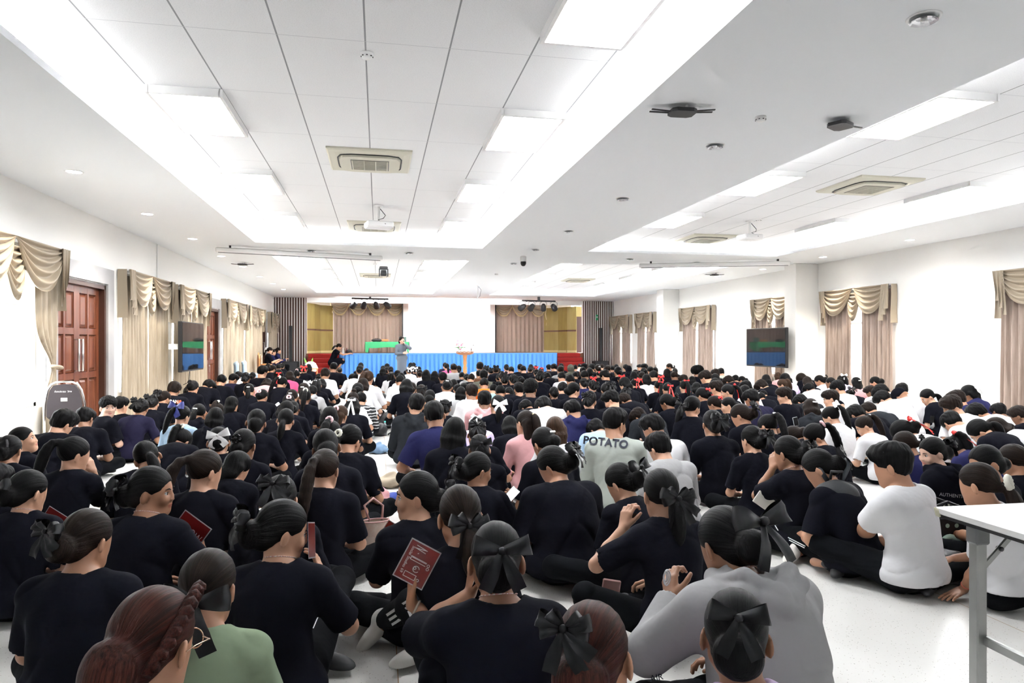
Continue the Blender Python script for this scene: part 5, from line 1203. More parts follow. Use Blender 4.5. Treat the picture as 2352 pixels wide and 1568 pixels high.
# ================================================================ ceiling fittings
def text_obj(name, text, size, ext, m, parent):
    cu = bpy.data.curves.new('tmp', 'FONT'); cu.body = text; cu.size = size; cu.extrude = ext; cu.align_x = 'CENTER'; cu.resolution_u = 3
    o = bpy.data.objects.new('tmp', cu); COL.objects.link(o); bpy.context.view_layer.update(); me = bpy.data.meshes.new_from_object(o.evaluated_get(bpy.context.evaluated_depsgraph_get())); bpy.data.objects.remove(o)
    me.materials.clear(); return link(name, me, m, parent)
BLK = mat('black_plastic', (.010, .010, .012), .45); DG = mat('dark_metal', (.035, .035, .04), .5, .3); CRM = mat('cream_plastic', (.62, .60, .50), .5); CHR = mat('chrome', (.7, .7, .7), .15, 1)
LEDW = emit('downlight_glow', (1, .97, .92), 14.0); REFL = mat('reflector', (.55, .55, .57), .18, .9)
def downlight(px, py, lit, lab, z=ZC):
    p = at_z(px, py, z); t = thing('downlight', lab, 'downlight', (p.x, p.y, z), 0, 'recessed downlights'); r = .085
    mb = MB(); mb.lathe([(r + .018, -.001), (r + .016, -.006), (r, -.007), (r - .004, .0)], 24); mb.build('trim_ring', TRIMW, t)
    if lit:
        mb = MB(); mb.lathe([(.0001, -.003), (r - .002, -.003)], 24); mb.build('lens', LEDW, t); DOWN_SPOTS.append((p.x, p.y, z - .03))
    else:
        mb = MB(); mb.lathe([(r - .003, -.002), (r * .8, .012), (r * .55, .02), (.0001, .022)], 16, sm=False); mb.v = [(v[0], v[1], v[2] - .026) for v in mb.v]; mb.build('reflector', REFL, t)
        mb = MB(); mb.lathe([(.0001, -.028), (.02, -.024), (.018, -.005)], 10); mb.build('lamp', TRIMW, t)
ordn = ['nearest', 'second', 'third', 'fourth', 'fifth', 'sixth', 'seventh', 'eighth']
for i, (x, y) in enumerate(((170, 394), (338, 491), (442, 548), (508, 588), (558, 612), (596, 635), (627, 651), (651, 664))): downlight(x, y, 1, 'lit round downlight, %s in the row above the left wall' % ordn[i])
for i, (x, y) in enumerate(((2122, 40), (1642, 333), (1430, 455), (1307, 530), (1230, 572), (1180, 604))): downlight(x, y, 0, 'unlit silver downlight, %s in the row along the middle ceiling band' % ordn[i])
for i, (x, y) in enumerate(((2090, 551), (1890, 590), (1752, 618), (1648, 634))): downlight(x, y, 1, 'lit round downlight, %s in the row above the right wall' % ordn[i])
for i, (x, y) in enumerate(((940, 580), (715, 575))): downlight(x, y, 0, 'unlit downlight on the cross band between coffers, %s side' % ('right' if i == 0 else 'left'))
for i, (x, y) in enumerate(((1447, 594), (1600, 601))): downlight(x, y, 0, 'unlit downlight on the right cross band, %s of the two' % ('left' if i == 0 else 'right'))
def cassette(x, y, lab):
    t = thing('air_conditioner', lab, 'air conditioner', (x, y, ZR), 0, 'ceiling air conditioning cassettes'); s = .5
    mb = MB(); v = []; prof = [(s, 0), (s, -.02), (s - .02, -.035), (.40, -.045)]
    for (r, z) in prof: v += [(-r, -r, z), (r, -r, z), (r, r, z), (-r, r, z)]
    f = [(4 * i + j, 4 * i + (j + 1) % 4, 4 * i + 4 + (j + 1) % 4, 4 * i + 4 + j) for i in range(3) for j in range(4)]; f.append((12, 13, 14, 15)); mb.add(v, f); mb.build('panel', CRM, t)
    mb = MB(); pts = []
    for a in range(24):
        an = 2 * math.pi * a / 24; c, q = math.cos(an), math.sin(an); k = (abs(c) ** 6 + abs(q) ** 6) ** (-1 / 6); pts.append((c * k * .36, q * k * .36))
    mb.prism(pts, -.075, -.05); mb.build('raised_centre', CRM, t)
    mb = MB(); mb.tube([(p[0] * 1.06, p[1] * 1.06, -.048) for p in pts], .008, 6, closed=True); mb.build('air_slot', BLK, t)
    mb = MB(); g = MB()
    for i in range(15): g.box((0, -.21 + .03 * i, -.080), (.44, .008, .008))
    for i in range(4): g.box((-.21 + .14 * i, 0, -.080), (.010, .44, .009))
    mb.box((0, 0, -.077), (.46, .46, .004)); mb.build('grille_back', mat('grille_grey', (.20, .19, .17), .6), t); g.build('grille', CRM, t)
for (px, py, lab) in ((850, 366, 'cream ceiling air conditioner, nearest in the wide coffer'), (860, 518, 'cream ceiling air conditioner behind the hanging projector'), (1995, 424, 'cream ceiling air conditioner, nearest in the right coffer'), (1620, 546, 'cream ceiling air conditioner beside the right hanging projector'),
                      (862, 631, 'small far air conditioner below the moving spotlight'), (1327, 642, 'small far air conditioner in the far right coffer')):
    p = at_z(px, py, ZR); cassette(p.x, p.y, lab)
for (px, py, z, lab) in ((843, 122, ZR, 'white smoke detector nearest the camera on the central grid line'), (1747, 268, ZC, 'white smoke detector between the two ceiling-hung routers'), (1743, 503, ZR, 'white smoke detector above the right projector'), (861, 604, ZR, 'tiny white smoke detector in the far coffer'), (1140, 628, ZC, 'tiny white smoke detector left of the far projector')):
    p = at_z(px, py, z); t = thing('smoke_detector', lab, 'smoke detector', (p.x, p.y, z), 0, 'ceiling smoke detectors')
    mb = MB(); mb.lathe([(.05, 0), (.052, -.012), (.045, -.018)], 20); mb.build('base', TRIMW, t)
    mb = MB(); mb.lathe([(.044, -.018), (.042, -.038), (.03, -.046), (.0001, -.048)], 20)
    mb.build('sensor_head', TRIMW, t); mb = MB()
    for k in range(8): a = k * .785; mb.box((.043 * math.cos(a), .043 * math.sin(a), -.03), (.012, .012, .006), Matrix.Rotation(a, 3, 'Z'))
    mb.build('vents', BLK, t)
def projector(px, ytop, ybody, w, z0, lab, rz=0):
    p = at_z(px, ytop, z0); d = F * (CH - z0) / (ytop - HZ); zb = at_d(px, ybody, d).z; t = thing('projector', lab, 'projector', (p.x, p.y, z0), rz, 'ceiling projectors')
    mb = MB(); mb.tube([(0, 0, 0), (0, 0, zb - z0 + .06)], .02, 10); mb.lathe([(.07, 0), (.07, -.015), (.02, -.02)], 16); mb.build('pole', TRIMW, t)
    mb = MB(); mb.box((0, 0, zb - z0), (w, w * .75, w * .24), bev=.02); mb.build('body', TRIMW, t)
    mb = MB(); mb.tube([(w * .2, w * .37, zb - z0), (w * .2, w * .40, zb - z0)], w * .09, 16); mb.build('lens', BLK, t)
    mb = MB(); mb.tube([(.02, -.02, -.05), (.10, -.06, -.16), (.05, -.12, (zb - z0) * .7), (-.03, -.1, zb - z0 + .07), (.08, -w * .38, zb - z0)], .006, 5); mb.build('cable', DG, t)
projector(870, 473, 517, .44, ZR, 'white projector hanging in the wide coffer before the screen housing', .2)
projector(1722, 507, 545, .40, ZR, 'white projector hanging in the right coffer', .1)
projector(1098, 655, 691, .60, ZC, 'white projector hanging before the stage screen')
for (a, b, lab) in (((495, 573), (878, 593), 'long white roll-up screen housing hung below the left ceiling'), ((1468, 610), (1815, 604), 'long white roll-up screen housing hung below the right ceiling')):
    p, q = at_z(*a, 3.36), at_z(*b, 3.36); dv = q - p; t = thing('screen_housing', lab, 'screen housing', (p + q) / 2, math.atan2(dv.y, dv.x), 'roll-up screen housings')
    mb = MB(); mb.box((0, 0, 0), (dv.length, .11, .10), bev=.02); mb.build('case', TRIMW, t)
    mb = MB(); mb.box((0, -.01, -.055), (dv.length - .1, .04, .015)); mb.build('slot', mat('slot_grey', (.2, .21, .22), .6), t)
    for s in (-1, 1):
        mb = MB(); mb.box((s * dv.length * .42, 0, .073), (.04, .08, .05)); mb.build('bracket', DG, t)
# wifi routers hung upside down
def router(px, py, lab, rz, small=0, ants=((-1, 0), (-1, .05), (1, 0), (1, -.05)), z=ZC):
    p = at_z(px, py, z - .05); t = thing('wifi_router', lab, 'router', (p.x, p.y, z - .05), rz, 'ceiling-hung wireless routers')
    mb = MB(); mb.prism([(-.11, -.06), (-.07, -.09), (.07, -.09), (.11, -.06), (.11, .06), (.07, .09), (-.07, .09), (-.11, .06)], -.02, .012); mb.build('body', BLK, t)
    for (s, dy) in ants:
        mb = MB(); mb.box((s * .19, dy, .006), (.17, .022, .010), Euler((0, s * -.06, s * dy * 3)), bev=.003); mb.build('antenna', BLK, t)
    mb = MB(); mb.tube([(.03, -.03, .012), (.03, -.03, .05)], .012, 8); mb.build('mount', TRIMW, t)
    mb = MB(); mb.tube([(-.02, .0, .014), (.01, .02, .025), (.06, -.02, .02)], .006, 6); mb.build('network_cable', mat('cable_blue', (.05, .12, .5), .5), t)
router(1567, 257, 'flat black wireless router with four spread antennas under the ceiling', -.05)
router(1930, 287, 'black wireless router with one drooping antenna, beside the right coffer', .5, ants=((1, -.06),))
router(557, 607, 'tiny dark router beside the left downlights', 0); router(1641, 631, 'tiny dark router beside the right downlights', 0)
p = at_z(1202, 588, ZC); t = thing('dome_camera', 'white security camera with dark dome hanging from the middle ceiling band', 'security camera', (p.x, p.y, ZC))
mb = MB(); mb.lathe([(.06, 0), (.075, -.02), (.075, -.12), (.07, -.13)], 20); mb.build('housing', TRIMW, t)
mb = MB(); mb.lathe([(.066, -.13), (.066, -.18), (.05, -.215), (.025, -.235), (.0001, -.24)], 20); mb.build('dome', BLK, t)
p = at_z(881, 612, ZC); t = thing('moving_spotlight', 'small dark moving spotlight hanging left of the far coffer centre', 'spotlight', (p.x, p.y, ZC))
mb = MB(); mb.box((0, 0, -.04), (.22, .16, .08), bev=.02); mb.build('base', DG, t)
mb = MB(); mb.box((-.11, 0, -.16), (.03, .08, .20)); mb.box((.11, 0, -.16), (.03, .08, .20)); mb.build('yoke', DG, t)
mb = MB(); mb.lathe([(.0001, -.10), (.07, -.10), (.085, -.2), (.075, -.25), (.0001, -.25)], 16); mb.build('lamp_head', BLK, t)
for (px0, px1, yb, sp, lab) in ((808, 892, 685, (813, 836, 864, 889), 'left'), (1199, 1276, 690, (1200, 1221, 1248, 1272), 'right')):
    d = 29.6; a, b = at_d(px0, yb, d), at_d(px1, yb + 2, d); m_ = (a + b) / 2
    t = thing('lighting_bar', 'black ceiling bar of stage lamps before the %s stage curtain' % lab, 'lighting bar', m_)
    mb = MB(); mb.tube([a - m_, b - m_], .035, 8); mb.build('bar', DG, t); mb = MB(); mb.box((0, 0, (ZC - m_.z) / 2 - .006), (.10, .10, ZC - m_.z - .012)); mb.build('drop_post', DG, t)
    mb = MB(); L_ = (b - a).length; mb.tube([(-L_ / 2 + L_ * i / 24, -.02, .04 * math.sin(i * 1.7) - .01) for i in range(25)], .010, 5); mb.build('cable', BLK, t)
    for i, sx_ in enumerate(sp):
        q = at_d(sx_, yb + 14, d); s = thing('stage_lamp', 'black stage lamp, %s on the %s lighting bar' % (['leftmost', 'second from left', 'third from left', 'rightmost'][i], lab), 'stage lamp', q, 0, 'lamps on the lighting bars')
        tl = Matrix.Rotation(R(-120), 3, 'X') @ Matrix.Rotation(R((-30, -10, 10, 30)[i]), 3, 'Y')
        mb = MB(); mb.lathe([(.0001, -.17), (.08, -.16), (.115, -.05), (.13, .10), (.135, .16)], 14, (0, 0, -.02), tl); mb.build('can', BLK, s)
        mb = MB(); mb.lathe([(.0001, .15), (.128, .15)], 14, (0, 0, -.02), tl); mb.build('lens', mat('amber_lens', (.5, .42, .3), .2, emis=(1, .85, .6), es=.3), s)
        mb = MB(); mb.tube([(-.15, 0, -.02), (-.15, 0, .16), (0, 0, .26), (.15, 0, .16), (.15, 0, -.02)], .010, 5); mb.build('yoke', DG, s)
# light over the stage
la = bpy.data.lights.new('stage_light', 'AREA'); la.shape = 'RECTANGLE'; la.size = 8; la.size_y = .5; la.energy = 160; lo = bpy.data.objects.new('stage_light', la); COL.objects.link(lo); lo.location = (2.2, YF - .9, ZC - .02); lo.rotation_euler = (R(-35), 0, 0)
lo.rotation_euler = (R(35), 0, 0)
# ================================================================ screens on the walls
def tv(X, Ya, Yb, zt, zb, sgn, lab):
    w = Yb - Ya; t = thing('wall_television', lab, 'television', (X, (Ya + Yb) / 2, (zt + zb) / 2), math.pi / 2 if sgn > 0 else -math.pi / 2, 'wall-mounted televisions'); h = zt - zb
    mb = MB(); mb.box((0, .04, 0), (w, .08, h), bev=.012); mb.build('case', BLK, t)
    g = mat('tv_glass', (.012, .012, .015), .04, spec=.9); mb = MB(); mb.box((0, -.003, .01), (w - .04, .006, h - .06)); mb.build('screen', g, t)
    dw = abs((XL if sgn > 0 else 10.45 if X > 9.8 else XR) - X)
    mb = MB(); mb.box((0, .08 + dw / 2 - .02, 0), (.12, max(dw - .06, .04), .12)); mb.build('wall_bracket', TRIMW, t)
    mb = MB(); mb.tube([(.1, .1, -h / 2), (.1, .12, -h / 2 - .25), (.0, .2, -h / 2 - .3)], .008, 5); mb.build('cable', BLK, t)
tv(-3.95, 15.0, 16.75, 1.87, .82, 1, 'large black television on the left wall reflecting the blue stage skirt')
a = at_x(1714, 755, 10.2); b = at_x(1805, 750, 10.2); tv(10.2, b.y, a.y, a.z, at_x(1714, 840, 10.2).z, -1, 'large black television on the right wall beside the white column')
# ================================================================ stage furniture
GRN = mat('green_cloth', (.02, .30, .11), .7, sheen=.2); OAK = mat('orange_wood', (.48, .19, .06), .45, var=(5, (.58, .27, .10), .3, .7)); TEAK = mat('teak', (.30, .11, .045), .4, var=(6, (.38, .16, .07), .3, .7))
YT = 31.9; p0, p1 = at_y(839, 785, YT), at_y(939, 785, YT); zt = p0.z; w = p1.x - p0.x
t = thing('stage_table', 'long table on the stage hidden under a green cloth', 'table', ((p0.x + p1.x) / 2, YT + .35, ZS))
mb = MB(); mb.box((0, 0, zt - ZS - .02), (w - .04, .7, .03)); mb.build('table_top', TEAK, t)
for (i, j) in ((-1, -1), (-1, 1), (1, -1), (1, 1), (0, -1)):
    mb = MB(); mb.box((i * (w / 2 - .15), j * .28, (zt - ZS - .04) / 2), (.035, .035, zt - ZS - .04)); mb.build('leg', DG, t)
mb = MB()
def gc_(u, v):
    x = -w / 2 + w * u; s = v * 1.4
    if s < .7: return (x * 1.0, -.36 + .0 + s, .0) if 0 else (x, .36 - s, .008)
    q = (s - .7) / .7; return (x + .02 * math.sin(u * 25), -.365 - .03 * q + .015 * math.sin(u * 30) * q, .005 - q * (.27 + (.22 if u < .06 or u > .95 else 0) + .02 * math.sin(u * 9)))
mb.grid(gc_, 40, 14)
for s in (-1, 1): mb.grid(lambda u, v, s=s: (s * (w / 2 + .02 + .05 * v * u), .36 - .73 * u, .005 - v * (.30 + .2 * u)), 8, 8)
g_ = mb.build('tablecloth', GRN, None, ((p0.x + p1.x) / 2, YT + .35, zt)); tag(g_, 'green cloth draped over the table on the stage', 'tablecloth')
q = at_y(865, 783, YT + .3); t = thing('black_bag', 'flat black bag lying on the green tablecloth', 'bag', (q.x, YT + .3, zt + .01))
mb = MB(); V_, Q_ = sdf_mesh([el((0, 0, .07), (.24, .12, .07), k=.03), el((.1, 0, .08), (.12, .1, .06), k=.03), rc((-.12, 0, .05), (.14, 0, .05), .06, .06, k=.03)], .012); link('body', mesh_np('bag', V_, Q_), BLK, t)
mb.tube([(-.1, -.02, .12), (-.05, -.03, .16), (.05, -.03, .16), (.1, -.02, .12)], .01, 6); mb.build('handle', BLK, t)
def chair_simple(name, lab, loc, rz, m, seat_h=.45, bh=.95, w=.46, z0=0, group=None, cover=None):
    t = thing(name, lab, 'chair', (loc[0], loc[1], z0), rz, group)
    mb = MB(); mb.box((0, 0, seat_h), (w, .44, .05), bev=.015); mb.build('seat', m, t)
    mb = MB(); mb.box((0, -.2, (seat_h + bh) / 2 + .08), (w, .04, bh - seat_h - .16), bev=.015); mb.box((0, -.2, bh - .02), (w + .04, .05, .10), bev=.02); mb.build('backrest', m, t)
    for i in (-1, 1):
        for j in (-1, 1):
            mb = MB(); mb.box((i * (w / 2 - .03), j * .19, seat_h / 2), (.04, .04, seat_h)); mb.build('leg', m, t)
    return t
q = at_y(880, 780, YT + 1.2); chair_simple('wooden_chair', 'orange wooden chair behind the green stage table', (q.x, YT + 1.2), math.pi, OAK, bh=q.z - ZS, z0=ZS, seat_h=.42)
q = at_y(925, 780, YT + .3); t = thing('laptop', 'open dark laptop at the right end of the green table', 'laptop', (q.x, YT + .4, zt + .01))
mb = MB(); mb.box((0, 0, .01), (.34, .24, .018), bev=.005); mb.build('keyboard_base', DG, t); mb = MB(); mb.box((0, .13, .12), (.34, .012, .22), Euler((R(-12), 0, 0)), bev=.004); mb.build('screen', mat('laptop_lid', (.04, .10, .08), .4), t)
# small objects at the stage corner
q = at_y(788, 806, YS + .3); t = thing('white_bottle', 'white pump bottle standing on the stage corner', 'bottle', (q.x, YS + .35, ZS + .01))
mb = MB(); mb.lathe([(.0001, 0), (.045, .0), (.05, .02), (.05, .13), (.02, .16), (.02, .18)], 14); mb.build('bottle_body', TRIMW, t); mb = MB(); mb.lathe([(.022, .18), (.012, .2), (.008, .24)], 10); mb.box((.02, 0, .24), (.06, .015, .015)); mb.build('pump', TRIMW, t)
q = at_y(801, 806, YS + .3); t = thing('black_handbag', 'black handbag with dark red flap on the stage corner', 'bag', (q.x, YS + .35, ZS + .01))
V_, Q_ = sdf_mesh([el((0, 0, .09), (.15, .09, .10), k=.03), rc((-.1, 0, .04), (.1, 0, .04), .05, .05, k=.03)], .01); link('body', mesh_np('bag', V_, Q_), BLK, t)
mb = MB(); mb.box((-.10, -.02, .17), (.03, .12, .16), Euler((0, R(20), 0)), bev=.008); mb.build('flap', mat('maroon', (.15, .01, .02), .5), t)
# lectern
DL = 24.2; q = at_d(1068, 811, DL); t = thing('lectern', 'slim wooden lectern post with a carved round top before the stage', 'lectern', (q.x, q.y, 0)); zt_ = q.z
mb = MB(); mb.lathe([(.05, .05), (.05, .3), (.075, .45), (.06, .5), (.075, .55), (.05, .62), (.07, .75), (.055, .8), (.08, zt_ - .06)], 14); mb.build('post', OAK, t)
mb = MB(); mb.lathe([(.0001, zt_ - .07), (.18, zt_ - .06), (.31, zt_ - .01), (.31, zt_ + .02), (.0001, zt_ + .02)], 24); mb.build('top', TEAK, t)
mb = MB(); mb.tube([(.30 * math.cos(2 * math.pi * i / 40), .30 * math.sin(2 * math.pi * i / 40), zt_ + .045 + .02 * math.sin(i * 2.0)) for i in range(40)], .010, 5, closed=True); mb.build('carved_rail', TEAK, t)
mb = MB(); mb.lathe([(.2, 0), (.2, .03), (.06, .06)], 20); mb.build('foot', OAK, t)
q2 = at_d(1083, 806, DL); t = thing('gooseneck_microphone', 'thin gooseneck microphone standing on the lectern', 'microphone', (q2.x, q.y, zt_ + .02))
mb = MB(); mb.tube([(0, 0, 0), (0, 0, .16), (.02, 0, .22), (.06, 0, .26)], .006, 6); mb.build('neck', DG, t); mb = MB(); mb.lathe([(.03, 0), (.03, .01), (.012, .02)], 12); mb.tube([(0, 0, .08), (0, 0, .14)], .014, 8); mb.build('base', BLK, t); mb = MB(); mb.tube([(.06, 0, .26), (.09, 0, .275)], .014, 8); mb.build('capsule', BLK, t)
q3 = at_d(1053, 806, DL); t = thing('flower_arrangement', 'pink and white flower arrangement standing on the lectern', 'flowers', (q3.x + .04, q.y + .02, zt_ + .02)); rf = random.Random(3)
mb = MB(); mb.lathe([(.0001, 0), (.05, 0), (.06, .06), (.05, .10)], 12); mb.build('vase', mat('vase_white', (.7, .7, .68), .3), t)
PK = mat('petal_pink', (.80, .16, .38), .6); PW = mat('petal_white', (.8, .78, .76), .6); PR = mat('petal_red', (.75, .07, .08), .6); LFG = mat('leaf_green', (.05, .26, .08), .6)
for i in range(12):
    x, y, z = rf.uniform(-.14, .14), rf.uniform(-.1, .1), rf.uniform(.10, .32) if i else .42; mb = MB()
    mb.tube([(0, 0, .08), (x * .6, y * .6, z * .6), (x, y, z)], .004, 4); s_ = mb.build('stem', LFG, t)
    mb = MB()
    for k in range(5): a = k * 1.257; mb.lathe([(.0001, -.012), (.028, 0), (.0001, .012)], 6, (x + .022 * math.cos(a), y + .01, z + .022 * math.sin(a)), Matrix.Rotation(a, 3, 'Y'))
    mb.build('flower', (PK, PW, PR, PK)[i % 4], s_)
for i in range(5):
    a = i * 1.3; mb = MB(); mb.grid(lambda u, v, a=a: ((.05 + .16 * u) * math.cos(a) + .03 * (v - .5) * math.sin(u * 3.1), (.05 + .1 * u) * math.sin(a), .16 + .12 * u - .1 * u * u + .02 * (v - .5)), 6, 2); mb.build('leaf', LFG, t)
# potted flower by the steps
q = at_d(712, 868, 25.5); t = thing('potted_lily', 'pot of big white blooms with two upright leaves by the left steps', 'flowers', (q.x, q.y, 0))
mb = MB(); mb.lathe([(.0001, 0), (.12, 0), (.15, .25), (.14, .28)], 16); mb.build('pot', TEAK, t)
V_, Q_ = sdf_mesh([el((.03, 0, .62), (.20, .15, .13), k=.05), el((.16, 0, .5), (.12, .12, .13), k=.05), el((-.05, 0, .46), (.14, .1, .12), k=.05)], .02, post=lambda f, X, Y, Z: f + .02 * np.sin(X * 40) * np.sin(Z * 40) * np.sin(Y * 40)); link('blooms', mesh_np('b', V_, Q_), PW, t)
for s in (-.22, .10):
    mb = MB(); mb.grid(lambda u, v, s=s: (s * (.4 + .6 * u) + .06 * (v - .5) * math.sin(u * 3.1), .0, .60 + .30 * u), 8, 3); mb.build('leaf', mat('leaf_bright', (.22, .55, .08), .5), t)
# wooden stool-like stand
q = at_d(722, 850, 25.0); t = thing('small_wooden_stand', 'light wooden stand beside the potted blooms', 'stand', (q.x, q.y, 0)); mb = MB(); mb.box((0, 0, .50), (.26, .26, .03), bev=.01); mb.build('top', OAK, t)
for i in (-1, 1):
    for j in (-1, 1): mb = MB(); mb.box((i * .1, j * .1, .245), (.03, .03, .49)); mb.build('leg', OAK, t)
# loudspeakers
for (px, yt, yb_, sx0, sx1, sy0, lab) in ((668, 748, 830, 650, 685, 830, 'left'), (1379, 753, 838, 1366, 1398, 829, 'right')):
    a = at_y(px, yt, 30.9); zt_ = a.z; zb_ = at_y(px, yb_, 30.9).z
    b0, b1 = at_y(sx0, sy0, 30.6), at_y(sx1, sy0, 30.6)
    t = thing('subwoofer', 'wide black bass speaker on the floor before the %s slatted panel' % lab, 'loudspeaker', ((b0.x + b1.x) / 2, 30.6, 0)); mb = MB(); mb.box((0, .2, b0.z / 2), (b1.x - b0.x, .5, b0.z), bev=.02); mb.build('cabinet', BLK, t); mb = MB(); mb.box((0, -.055, b0.z / 2), (b1.x - b0.x - .08, .02, b0.z - .1)); mb.build('grille', DG, t)
    t = thing('column_loudspeaker', 'tall thin black column speaker standing on the %s bass speaker' % lab, 'loudspeaker', (a.x, 30.85, b0.z)); mb = MB(); mb.box((0, 0, (zt_ - b0.z) / 2), (.13, .15, zt_ - b0.z), bev=.01); mb.build('cabinet', BLK, t)
    mb = MB(); mb.box((0, -.08, (zt_ - b0.z) / 2), (.10, .012, zt_ - b0.z - .06)); mb.build('grille', mat('speaker_mesh', (.02, .021, .024), .7, bump=(300, .6, .003)), t)
# running exit pictogram light
q = at_y(1371, 729, YF - .14); t = thing('exit_sign', 'small green emergency sign on the right slatted panel', 'sign', (q.x, YF - .14, q.z)); mb = MB(); mb.box((0, 0, 0), (.10, .03, .26), bev=.005); mb.build('plate', mat('exit_green', (.02, .35, .14), .4), t); mb = MB(); mb.box((0, -.02, .02), (.05, .004, .07)); mb.build('pictogram', TRIMW, t)
# ================================================================ chairs on the left
def banquet_chair():
    q = at_d(160, 965, 9.1); t = thing('banquet_chair', 'chrome-framed banquet chair seen from behind, in front of the nearest wooden door', 'chair', (q.x, q.y, 0), R(8))
    k = .94 / .95
    def arch(s): return [(-.235, 0, 0), (-.235, .0, .45), (-.225, -.02, .62), (-.19, -.03, .80), (-.15, -.035, .875), (-.09, -.038, .905), (0, -.038, .912)]
    pts = arch(1); full = pts + [(-x, y, z) for x, y, z in pts[::-1][1:]]
    full = [(x, y - .2, z) for x, y, z in full]; mb = MB(); mb.tube(full, .015, 8); mb.build('chrome_frame', CHR, t)
    mb = MB(); pr = [(-.20, .46), (-.20, .62), (-.165, .80), (-.12, .865), (0, .88), (.12, .865), (.165, .80), (.20, .62), (.20, .46)]
    mb.prism(pr, -.025, .025, Matrix(((1, 0, 0), (0, 0, 1), (0, 1, 0))), (0, -.225, 0)); bk = mb.build('backrest', mat('charcoal_vinyl', (.030, .022, .026), .55), t)
    mb = MB(); mb.box((.0, -.2535, .68), (.075, .002, .045)); tag(mb.build('paper_label', mat('paper', (.7, .68, .62), .7), bk), 'small off-white paper label')
    mb = MB(); mb.box((0, 0, .45), (.42, .42, .07), bev=.03); mb.build('seat', mat('charcoal_vinyl', (.030, .022, .026), .55), t)
    for s in (-1, 1): mb = MB(); mb.tube([(s * .2, .18, .43), (s * .21, .22, 0)], .014, 8); mb.build('leg', CHR, t)
    o = text_obj('inscription', 'ห้องประชุม  วิทย', .030, .0006, TRIMW, bk); o.location = (-.01, -.2525, .775); o.rotation_euler = (R(90), 0, 0)
banquet_chair()
PB = mat('pale_blue_cover', (.42, .58, .78), .7)
for (px, py, d, lab) in ((560, 832, 20.5, 'chair under a pale blue cover, nearer the camera of the two by the left wall'), (577, 829, 21.8, 'chair under a pale blue cover, nearer the stage of the two by the left wall')):
    q = at_d(px, py, d); t = thing('covered_chair', lab, 'chair', (q.x, q.y, 0), R(-70), 'covered chairs by the left wall')
    V_, Q_ = sdf_mesh([rc((-.16, -.2, .15), (-.15, -.22, .80), .05, .045, k=.05), rc((.16, -.2, .15), (.15, -.22, .80), .05, .045, k=.05), rc((-.14, -.22, .80), (.14, -.22, .80), .05, .05, k=.05), el((0, -.2, .45), (.2, .05, .45), k=.05), el((0, 0, .42), (.25, .26, .06), k=.05), el((0, 0, .2), (.25, .25, .22), k=.05)], .018, post=lambda f, X, Y, Z: np.maximum(f + .004 * np.sin(X * 45 + 3 * Z), .01 - Z)); link('cover', mesh_np('c', V_, Q_), PB, t)
    mb = MB()
    for s in (-1, 1): mb.tube([(s * .2, .2, 0), (s * .2, .2, .1)], .015, 6)
    mb.build('feet', DG, t)
def carved_chair():
    q = at_d(608, 810, 24.2); t = thing('carved_wooden_chair', 'carved wooden chair with cream cushion beside the seated people at the left wall', 'chair', (max(q.x, XL + .62), q.y, 0), R(-75))
    mb = MB(); mb.box((0, 0, .42), (.6, .55, .06), bev=.02); mb.build('seat_frame', OAK, t)
    mb = MB(); mb.box((0, .02, .47), (.5, .48, .07), bev=.03); mb.box((0, -.22, .78), (.46, .08, .5), bev=.03); mb.build('cushion', mat('cream_damask', (.55, .48, .38), .7, var=(20, (.40, .30, .2), .45, .6)), t)
    mb = MB(); pr = [(-.3, .45), (-.32, .9), (-.2, 1.02), (-.1, 1.0), (0, 1.1), (.1, 1.0), (.2, 1.02), (.32, .9), (.3, .45)]; mb.prism(pr, -.02, .02, Matrix(((1, 0, 0), (0, 0, 1), (0, 1, 0))), (0, -.29, 0)); mb.build('carved_back', OAK, t)
    for i in (-1, 1):
        for j in (-1, 1): mb = MB(); mb.tube([(i * .26, j * .24, 0), (i * .24, j * .23, .4)], [.02, .03], 8); mb.build('leg', OAK, t)
        mb = MB(); mb.tube([(i * .3, -.25, .68), (i * .3, .1, .68), (i * .3, .22, .62), (i * .28, .22, .45)], .022, 8); mb.build('armrest', OAK, t)
carved_chair()
# ================================================================ people who stand or sit higher
def adult(kind):
    J = {'g': 1.0, 'male': 0}
    if kind == 'stand':
        J.update(P=v3(0, 0, .93), W=v3(0, .01, 1.06), C=v3(0, 0, 1.22), N=v3(0, -.01, 1.37), H=v3(0, .015, 1.535)); J['RH'] = lookm(-25, 2, 3)
        for s, nm in ((-1, 'L'), (1, 'R')):
            J['p' + nm], J['K' + nm], J['A' + nm], J['F' + nm] = v3(s * .08, 0, .9), v3(s * .085, .02, .48), v3(s * .07, -.02, .10), v3(s * .075, .13, .04)
    elif kind == 'squat':
        J.update(P=v3(0, 0, .42), W=v3(0, .04, .55), C=v3(0, .10, .72), N=v3(0, .18, .88), H=v3(0, .27, 1.02)); J['RH'] = lookm(0, 32, 0)
        for s, nm in ((-1, 'L'), (1, 'R')):
            J['p' + nm], J['K' + nm], J['A' + nm], J['F' + nm] = v3(s * .08, .03, .4), v3(s * .10, .42, .52), v3(s * .09, .20, .10), v3(s * .09, .34, .04)
    else:
        J.update(P=v3(0, 0, .56), W=v3(0, -.01, .69), C=v3(0, .0, .85), N=v3(0, .03, 1.0), H=v3(0, .075, 1.155)); J['RH'] = lookm(0, 18 if kind == 'chair' else 4, 0)
        for s, nm in ((-1, 'L'), (1, 'R')):
            J['p' + nm], J['K' + nm], J['A' + nm], J['F' + nm] = v3(s * .09, .03, .54), v3(s * .11, .42, .52), v3(s * .10, .40, .10), v3(s * .10, .54, .04)
    J['up'] = nrm(J['N'] - J['C'])
    return J
